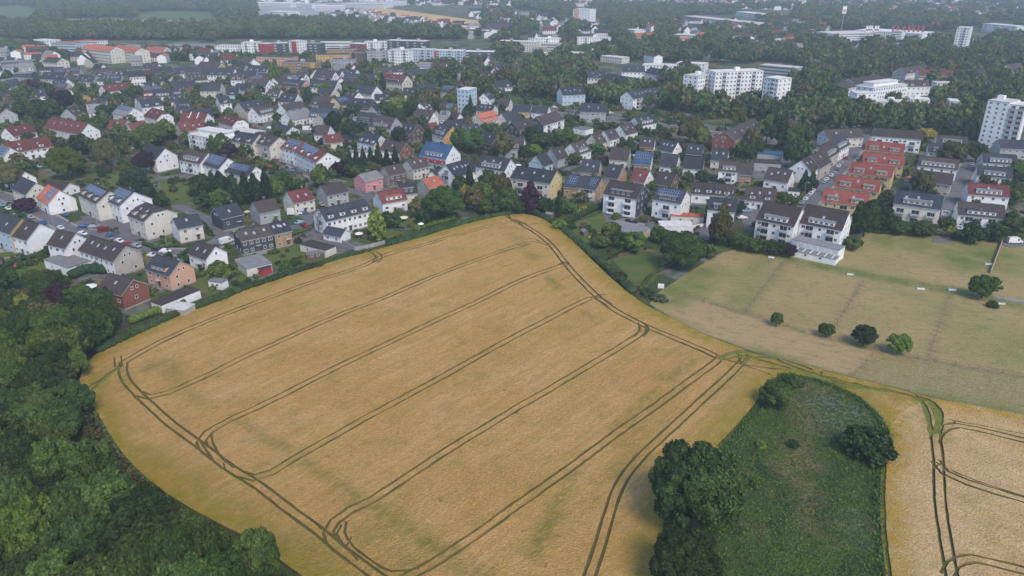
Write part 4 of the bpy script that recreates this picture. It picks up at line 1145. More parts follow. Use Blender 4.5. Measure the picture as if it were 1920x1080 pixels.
flat_block((868,97),(925,98),14,14,'S','B3',"dark flats at the right end of the block belt",roofc='w')
flat_block((560,118),(600,119),12,9,'S','np strip',"small dark flats below the ochre flats",roofc='b')
flat_block((620,112),(664,112),12,12,'G','B2',"grey flats below the dark brown block",roofc='b')
flat_block((1004,72),(1048,73),15,14,'W','B1',"white stepped block left of the hazy middle",roofc='w')
flat_block((972,78),(1006,79),15,12,'C','np',"cream block left of the white stepped block",roofc='w')
flat_block((1014,82),(1051,83),13,9,'C','np strip',"low cream block below the white stepped block",roofc='w')
flat_block((935,77),(972,78),15,10,'S','B2',"dark low block with pale roof beside the cream block",roofc='w')
flat_block((1083,71),(1146,71),15,14,'W','B2',"long white block in the middle distance",roofc='w')
flat_block((1092,93),(1127,95),14,9,'W','strip np',"small white block above the avenue trees",roofc='w')
flat_block((1059,99),(1091,101),16,11,'S','np',"dark block with white hut above the avenue trees",roofc='w')
flat_block((1126,105),(1166,109),14,6,'C','np',"low pale terrace block above the avenue trees",roofc='w')
flat_block((1205,122),(1268,124),16,8,'W','np',"flat white roofed hall behind the dark roofed ranks",roofc='w')
flat_block((1268,118),(1322,121),16,8,'W','np',"second flat white roofed hall behind the dark roofed ranks",roofc='w')
flat_block((1263,65),(1315,67),20,10,'W','np strip',"pale blue and white school block in the haze",roofc='w')
flat_block((1075,17),(1106,18),25,27,'W','np',"tall pale block alone in the far haze",roofc='w',band=((.2,9,'H'),))
flat_block((1173,55),(1190,57),20,11,'W','np',"white hall beside the red roofed hall",roofc='w')
gable_house((1187,62),(1230,61),30,8,13,'W','t',"ng","wide red roofed hall in the middle distance",'hall',False,'hall','W')
# red roofed school at the left
gable_house((165,82.5),(218,88),16,13,17,'C','t',"wd","long cream institution with bright red roof, front left",'institution',False,'institution','C')
gable_house((222,84),(265,90),16,12,16,'C','t',"wd","cream institution wing with bright red roof, front right",'institution',False,'institution','C')
gable_house((278,87.5),(312,88),15,9,13,'W','t',"","separate white wing with red roof right of the institution",'institution',False,'institution','W')
flat_block((95,80),(142,81),18,12,'L','strip np',"pale blue flat block left of the red roofed institution",roofc='t')
flat_block((140,77),(182,78),18,12,'W','strip np',"white block behind the institution's red roof",roofc='t')
flat_block((312,84),(380,86),24,7,'G','strip np',"long low grey hall right of the institution",'hall',roofc='g')
flat_block((55,75),(86,77),20,8,'W','np',"white roofed low hall at the far left",'hall',roofc='w')
flat_block((0,117),(60,115),16,9,'S','strip np',"dark flat roofed block at the left edge",roofc='g')
flat_block((26,138),(58,137),14,9.5,'S','',"black clad block beside the copper beech at the left",roofc='g')
flat_block((0,150),(30,152),16,6,'G','np strip',"low grey hall at the left edge",'hall',roofc='g')
# shopping centre with flags, far right
flat_block((1565,64),(1640,62),40,11,'W','np strip',"left hall of the white shopping centre",'shopping centre',False,'shopping_centre',roofc='w')
flat_block((1604,56.5),(1730,64),50,11,'W','np',"long white shopping centre hall beneath the flag poles",'shopping centre',False,'shopping_centre',roofc='w')
flat_block((1672,58),(1692,59),20,15,'W','np strip',"white roof building on the shopping centre",'shopping centre',False,'shopping_centre',roofc='w')
flat_block((1795,52),(1819,53),25,33,'W','B1 np',"white tower block beside the shopping centre",roofc='w')
flat_block((1775,73),(1838,78),25,9,'W','np',"low white hall at the foot of the far white tower",'hall',False,'hall',roofc='w')
flat_block((1843,44),(1908,50),22,12,'W','B4 np',"long pale flats in the haze at the right edge",roofc='w')
flat_block((1280,30),(1420,45),30,8,'C','strip np',"long pale warehouse in the far haze",'warehouse',False,'warehouse',roofc='w')
flat_block((1380,22),(1432,28),30,9,'W','strip np',"white warehouse in the far haze, right of the long one",'warehouse',False,'warehouse',roofc='w')
flat_block((1442,27),(1488,29),30,7,'W','np',"small white warehouse in the far haze at the right",'warehouse',False,'warehouse',roofc='w')
for i,(x1,y1,x2,y2,d,h) in enumerate([(490,6,545,7,60,9),(555,8,585,9,50,9),(640,7,720,8,60,10),(500,22,540,23,40,8),(545,31,558,32,25,7),(487,30,515,32,30,8),(700,3,760,3,50,9),(590,12,640,12,50,9),(455,5,486,6,50,9)]):
    flat_block((x1,y1),(x2,y2),d,h,'W','np strip',
        ["white warehouse at the left of the far industrial area","small white warehouse second from left in the industrial area","wide white warehouse behind the golden far field",
         "white works hall above the far woods","tiny white hut hall above the far woods","leftmost white works hall above the far woods","farthest white warehouse behind the golden field",
         "white warehouse in the middle of the industrial area","white warehouse farthest left at the top edge"][i],'warehouse',False,'warehouse',roofc='w')
# flag banners of the shopping centre: white ones at the left, red ones at the right
for i, x in enumerate([1622,1626.5,1631,1638,1642.5, 1671,1680,1692,1701,1710,1718.5,1727.5]):
    red = i > 4; p = P(x, 64.5, 10.5 if not red else 10.5); n_ = 5 if not red else 7; k_ = i+1 if not red else i-4
    r_ = empty("flag_pole", (p.x, p.y, 0)); m = MB(); m.box(-.12, .12, -.12, .12, 10.5, 22); m.build("pole", [M['metal']], r_)
    m = MB(); m.box(.12, 2.6, -.05, .05, 13.5, 21.8); m.build("flag", [MW['R'] if red else M['white']], r_)
    od = ["first","second","third","fourth","fifth","sixth","seventh"][k_-1]
    tag(r_, f"{'red' if red else 'white and red'} flag on the shopping centre roof, {od} from the left of {n_}", "flag pole", "flags on the shopping centre")
    if not red:
        m = MB(); m.box(.1, 2.62, -.07, .07, 15.5, 17.5); m.build("flag_stripe", [MW['R']], r_)
p = P(1576, 64); r_ = empty("sign_mast", (p.x, p.y, 0)); m = MB(); m.box(-.4,.4,-.4,.4,0,34); m.build("pole", [M['metal']], r_)
m = MB(); m.box(-3,3,-.6,.6,30,40,0); m.box(-2.2,2.2,-.65,-.6,32,36,1); m.build("sign", [M['white'], MW['H']], r_); tag(r_, "tall advertising mast with pale sign board beside the shopping centre", "sign mast")

# infill: the rows of houses behind the nearer ones, set parallel to their neighbours
def PX(p):
    d = p[1]*CT + (CAM_H-p[2])*ST; return (960+FPX*p[0]/d, 540+FPX*(-p[1]*ST+(CAM_H-p[2])*CT)/d)
rnd = random.Random(31); FILL = [Vector((p.x, p.y)) for p in G([(-10,128),(300,140),(640,145),(960,150),(960,200),(940,262),(860,262),(760,275),(640,262),(560,262),(420,255),(300,215),(180,240),(-10,235)])]
xs = [p.x for p in FILL]; ys = [p.y for p in FILL]; nf_ = 0
TSP = [(115,200,8),(55,205,9),(253,190,6),(387,215,7),(515,150,6),(578,195,6),(808,155,7),(840,165,9),(882,165,9),(907,180,9),(770,205,14),(278,262,10),(657,190,7)]
TSP = [(P(a, b), c) for a, b, c in TSP]
for _ in range(9000):
    if nf_ >= 78: break
    x, y = rnd.uniform(min(xs), max(xs)), rnd.uniform(min(ys), max(ys)); L = rnd.choice([10, 11, 12, 14, 18]); w = rnd.uniform(9.5, 11.5)
    if not inside((x, y), FILL) or any((x-q.x)**2+(y-q.y)**2 < (c_+7)**2 for q, c_ in TSP): continue
    nb_h = min(FOOT, key=lambda f: (f[0]-x)**2+(f[1]-y)**2); a = math.atan2(nb_h[5], nb_h[4]) + rnd.choice([0, 0, 0, R(90)]) + rnd.uniform(-.08, .08)
    u = Vector((math.cos(a), math.sin(a), 0)); n = Vector((-u.y, u.x, 0)); c = Vector((x, y, 0)); bad = False
    for i in (-1, -.5, 0, .5, 1):
        for j in (-1, 0, 1):
            q = c+u*(L/2*i)+n*(w/2*j)
            if on_house(q, 1.2) or on_road(q, pad=-1.6): bad = True
    if bad: continue
    rh = rnd.uniform(8.4, 10.8); e = rh-rnd.uniform(3.6, 4.8); a_ = c-u*L/2; b_ = c+u*L/2; a_.z = b_.z = rh; wl = rnd.choice("WWWWWWCBGN"); rf = rnd.choice("dddddbbbrg")
    gable_house(PX(a_), PX(b_), w, e, rh, wl, rf, rnd.choice(["S2", "D1", "D2 S1", "F", "S3 c", "c", "p1"]), None, "house", True, "house", wl if rnd.random() < .8 else rnd.choice("WCG")); nf_ += 1
print("infill", nf_)

# ------------------------------------------------------------------ labels of the farther houses
def compose_labels():
    words = {}
    for root, c, d in PENDING:
        wl = WALL[d['wall']][0]; gl = WALL[d['gable']][0]; rl = ROOF[d['roof']][0]
        fe = d['fe']; bits = []
        if any(f[0] == 'D' for f in fe): bits.append("dormers")
        if any(f[0] == 'F' for f in fe): bits.append("dormer")
        if any(f[0] == 'p' for f in fe): bits.append("solar panels")
        if any(f[0] == 'S' for f in fe): bits.append("skylights")
        look = f"{wl} {'long ' if d['L'] > 18 else ''}house" if wl == gl else f"{wl} house with {gl} gable"
        look += (" under " if wl != gl else " with ") + f"{rl} roof" + (f" and {bits[0]}" if bits else "")
        best = min(LANDMARK, key=lambda q: (q[0].xy - c.xy).length)
        words[root] = [look, d]
    seen = {}
    for root, (look, d) in words.items(): seen.setdefault(look, []).append((d['x'], root))
    ordn = ["leftmost"]+[q+" from left" for q in "second third fourth fifth sixth seventh eighth ninth tenth eleventh twelfth thirteenth fourteenth fifteenth sixteenth".split()]
    for look, l in seen.items():
        l.sort(key=lambda q: q[0])
        for i, (x, root) in enumerate(l):
            d = words[root][1]
            zone = "in the left quarter" if x < 480 else "left of centre" if x < 960 else "right of centre" if x < 1440 else "in the right quarter"
            same = [q for q in l if (q[0] < 480, q[0] < 960, q[0] < 1440) == (x < 480, x < 960, x < 1440)]
            lab = f"{look}, {zone}" if len(same) == 1 else f"{look}, {ordn[min(15, [q[1] for q in same].index(root))]}, {zone}"
            if words[root][1].get('flat'): lab = lab.replace("house", "block")
            tag(root, lab, d['cat'], d['group'])
compose_labels()
# ------------------------------------------------------------------ foliage
def leaf_mat(name, c, c2, cover=0.5):
    g = NG(name, 0.75); g.b.inputs["Specular IOR Level"].default_value = 0.06
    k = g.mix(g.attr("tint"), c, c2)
    k = g.mix(g.mul(g.noise(0.9, 0.4, 0.65, 3), 0.35), k, tuple(q*.55 for q in c))
    oi = g.n.new("ShaderNodeObjectInfo"); h = g.n.new("ShaderNodeHueSaturation")
    g.l.new(g.ramp(oi.outputs["Random"], 0, 1, 0.82, 1.52), h.inputs["Value"])
    mm = g.n.new("ShaderNodeMath"); mm.operation = 'FRACT'; m2 = g.n.new("ShaderNodeMath"); m2.operation = 'MULTIPLY'; m2.inputs[1].default_value = 7.31
    g.l.new(oi.outputs["Random"], m2.inputs[0]); g.l.new(m2.outputs[0], mm.inputs[0])
    g.l.new(g.ramp(mm.outputs[0], 0, 1, 0.470, 0.515), h.inputs["Hue"])
    g.l.new(k, h.inputs["Color"]); return g.done(h.outputs[0])
LEAF = dict(dark=leaf_mat("leaf_dark", (0.020,0.039,0.016), (0.057,0.092,0.025)), mid=leaf_mat("leaf_mid", (0.032,0.061,0.017), (0.086,0.135,0.033)),
            olive=leaf_mat("leaf_olive", (0.061,0.063,0.021), (0.133,0.129,0.054)), light=leaf_mat("leaf_light", (0.061,0.097,0.018), (0.151,0.203,0.039)),
            copper=leaf_mat("leaf_copper", (0.026,0.012,0.023), (0.062,0.031,0.045)), pine=leaf_mat("leaf_pine", (0.014,0.030,0.016), (0.037,0.064,0.029)),
            yellow=leaf_mat("leaf_yellow", (0.191,0.167,0.031), (0.403,0.333,0.056)), silver=leaf_mat("leaf_silver", (0.047,0.066,0.034), (0.109,0.135,0.069)))
LEAF['far'] = leaf_mat("leaf_far", (0.035,0.061,0.025), (0.117,0.151,0.046))
ICO = {}
def ico(sub):
    if sub not in ICO:
        b = bmesh.new(); bmesh.ops.create_icosphere(b, subdivisions=sub, radius=1); b.verts.ensure_lookup_table()
        ICO[sub] = (np.array([v.co[:] for v in b.verts]), np.array([[v.index for v in f.verts] for f in b.faces])); b.free()
    return ICO[sub]
def np_mesh(name, co, tris, tint, mats, quads=None):
    me = bpy.data.meshes.new(name)
    nf = len(tris) + (len(quads) if quads is not None else 0)
    loops = np.concatenate([tris.ravel()] + ([quads.ravel()] if quads is not None else [])).astype(np.int32)
    start = np.concatenate([np.arange(len(tris))*3, len(tris)*3 + (np.arange(len(quads))*4 if quads is not None else np.zeros(0))]).astype(np.int32)
    me.vertices.add(len(co)); me.loops.add(len(loops)); me.polygons.add(nf)
    me.vertices.foreach_set("co", co.astype(np.float32).ravel()); me.loops.foreach_set("vertex_index", loops); me.polygons.foreach_set("loop_start", start)
    for m in mats: me.materials.append(m)
    at = me.attributes.new("tint", 'FLOAT', 'POINT'); at.data.foreach_set("value", tint.astype(np.float32))
    me.update(calc_edges=True); return me
def cards(rng, pos, nrm, size, jit=.7):
    n = len(pos); nn = nrm + rng.normal(0, jit, (n, 3)); nn /= np.linalg.norm(nn, axis=1)[:, None]+1e-9
    t = np.cross(nn, rng.normal(0, 1, (n, 3))); t /= np.linalg.norm(t, axis=1)[:, None]+1e-9; b = np.cross(nn, t)
    s = (size*rng.uniform(.6, 1.35, n))[:, None]; t *= s; b *= s*rng.uniform(.5, .95, n)[:, None]
    v = np.stack([pos-t-b*.6, pos+t*.7-b, pos+t+b*.6, pos-t*.7+b], 1).reshape(-1, 3)
    return v, np.arange(n*4).reshape(-1, 4)
def crown(name, seed, kind='broad', npuff=42, nleaf=4200, leaf=.085, sub=2):
    """crown of radius about 1 and height about 2, foot of the crown at z=.35"""
    rng = np.random.default_rng(seed); C = []; Rr = []
    big = npuff > 70
    for i in range(npuff):
        f = (i+.5)/npuff
        if kind == 'broad':
            zz = 1 - 1.55*f; a = i*2.39996 + rng.uniform(-.5, .5); rr = math.sqrt(max(0, 1-zz*zz))
            k = rng.uniform(.60, .94); pr = rng.uniform(.20, .36) if not big else rng.uniform(.13, .26)
            C.append((math.cos(a)*rr*k, math.sin(a)*rr*k, 1.18+zz*k*.92)); Rr.append(pr)
        elif kind == 'cone':
            h = f**.8; a = i*2.39996; rr = (1-h)*.78+.05; k = rng.uniform(.7, 1.05)
            C.append((math.cos(a)*rr*k, math.sin(a)*rr*k, .3+h*1.75)); Rr.append((.30*(1-h)+.10)*rng.uniform(.8, 1.2))
        elif kind == 'tall':
            h = f; a = i*2.39996; rr = math.sin(min(1, h*1.05+.1)*math.pi)**.6*.62; k = rng.uniform(.6, 1.0)
            C.append((math.cos(a)*rr*k, math.sin(a)*rr*k, .35+h*1.6)); Rr.append(rng.uniform(.24, .36))
        else:  # bush
            zz = 1 - 1.1*f; a = i*2.39996; rr = math.sqrt(max(0, 1-zz*zz)); k = rng.uniform(.6, .82)
            C.append((math.cos(a)*rr*k, math.sin(a)*rr*k, .35+zz*k*1.1)); Rr.append(rng.uniform(.22, .36))
    C = np.array(C); Rr = np.array(Rr)
    # a lopsided outline of its own
    ph = rng.uniform(0, 6.28, 3); ang = np.arctan2(C[:, 1], C[:, 0]); C[:, :2] *= (1+(.05 if npuff > 100 else .13)*np.sin(2*ang+ph[0])+(.05 if npuff > 100 else .10)*np.sin(3*ang+ph[1]))[:, None]
    iv, it = ico(sub); vs = []; ts = []; n = 0; tint = []
    for c, r in zip(C, Rr):
        d = 1 + .16*np.sin(iv@rng.normal(0, 4, 3)+rng.uniform(0, 6)) + rng.normal(0, .05, len(iv))
        vs.append(iv*d[:, None]*r*.9*np.array([1, 1, .85])+c); ts.append(it+n); n += len(iv); tint.append(np.full(len(iv), rng.uniform(0, .35)))
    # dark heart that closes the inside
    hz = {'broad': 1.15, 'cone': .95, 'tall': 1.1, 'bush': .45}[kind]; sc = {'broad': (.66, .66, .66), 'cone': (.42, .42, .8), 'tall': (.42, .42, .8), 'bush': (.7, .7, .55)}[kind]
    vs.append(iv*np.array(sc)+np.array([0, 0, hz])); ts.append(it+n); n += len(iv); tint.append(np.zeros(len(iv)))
    v = np.concatenate(vs); t = np.concatenate(ts); tn = np.concatenate(tint); q = None
    if nleaf:
        w = Rr**2; pick = rng.choice(len(C), nleaf, p=w/w.sum()); d = rng.normal(0, 1, (nleaf, 3)); d /= np.linalg.norm(d, axis=1)[:, None]
        out = C[pick]-np.array([0, 0, hz]); out /= np.linalg.norm(out, axis=1)[:, None]+1e-9
        d = d+out*.7; d[:, 2] += .15; d /= np.linalg.norm(d, axis=1)[:, None]
        pos = C[pick]+d*(Rr[pick]*rng.uniform(.85, 1.16, nleaf))[:, None]
        lv, lq = cards(rng, pos, d, leaf); q = lq+n; v = np.concatenate([v, lv]); pt = rng.uniform(-.3, .45, len(C)); tn = np.concatenate([tn, np.repeat(np.clip(rng.uniform(0, 1, nleaf)**1.3 + pt[pick], 0, 1.3), 4)])
    return np_mesh(name, v, t, tn, [LEAF['mid']], q)
def trunk_mesh(name, seed, h=1.5, r=.055, limbs=5):
    rng = random.Random(seed); m = MB()
    def limb(p0, p1, r0, r1, k=6):
        p0 = Vector(p0); p1 = Vector(p1); d = (p1-p0).normalized(); a = d.orthogonal().normalized(); b = d.cross(a)
        ring = lambda p, r_: [p + (a*math.cos(q*2*math.pi/k)+b*math.sin(q*2*math.pi/k))*r_ for q in range(k)]
        A, B = ring(p0, r0), ring(p1, r1)
        for i in range(k): m.quad(A[i], A[(i+1) % k], B[(i+1) % k], B[i])
    limb((0,0,0), (.02,.01,.5), r*1.25, r*.9); limb((.02,.01,.5), (0,0,h*.75), r*.9, r*.55); limb((0,0,h*.75), (0,.02,h), r*.55, r*.15)
    for i in range(limbs):
        a = i*2.4+rng.random(); z = .42+.16*i; limb((0,0,z), (math.cos(a)*.5, math.sin(a)*.5, z+.42), r*.45, r*.12, 5)
    return m.mesh(name, [M['bark']])
HI = [crown("crown", 11+i, 'broad', 78, 12000, .045, 2) for i in range(4)]
BIG = [crown("crown", 21+i, 'broad', 120, 24000, .032, 2) for i in range(2)]
MIDC = [crown("crown", 31+i, 'broad', 26, 1500, .11, 1) for i in range(5)]
CONE = [crown("crown", 51+i, 'cone', 26, 1500, .085, 1) for i in range(2)]
TALL = [crown("crown", 61+i, 'tall', 26, 1500, .085, 1) for i in range(2)]
BUSH = [crown("foliage", 71+i, 'bush', 18, 1300, .10, 1) for i in range(3)]
LOW = [crown("far_crown", 91+i, 'broad', 15, 260, .13, 1) for i in range(4)]
TRK = [trunk_mesh("trunk", 5), trunk_mesh("trunk", 6)]
TREES = []
def clear_of_trees(p, r): return all((p[0]-x)**2+(p[1]-y)**2 > (r+q)**2 for x, y, q in TREES)
def tree(pos, r, h, kind, colour, label, group=None, name=None, hi=False, near_cat="tree", seed=0):
    TREES.append((pos[0], pos[1], r*.8)); rnd = random.Random(int(pos[0]*7+pos[1]*13)+seed)
    src = {'broad': (BIG if r > 7.2 or (hi and pos[1] < 150 and pos[0] > 0) else HI) if hi else MIDC, 'cone': CONE, 'tall': TALL, 'bush': BUSH}[kind]
    nm = name or {'broad': 'broadleaf_tree', 'cone': 'conifer', 'tall': 'columnar_tree', 'bush': 'shrub'}[kind]
    root = empty(nm, (pos[0], pos[1], 0), rnd.uniform(0, 6.28))
    root.scale = (r, r, h/2.05 if kind != 'bush' else h/1.4)
    cr = obj("foliage" if kind == 'bush' else "crown", rnd.choice(src), root)
    cr.material_slots[0].link = 'OBJECT'; cr.material_slots[0].material = LEAF[colour]
    if kind != 'bush': obj("trunk", rnd.choice(TRK), root)
    tag(root, label, near_cat, group); return root

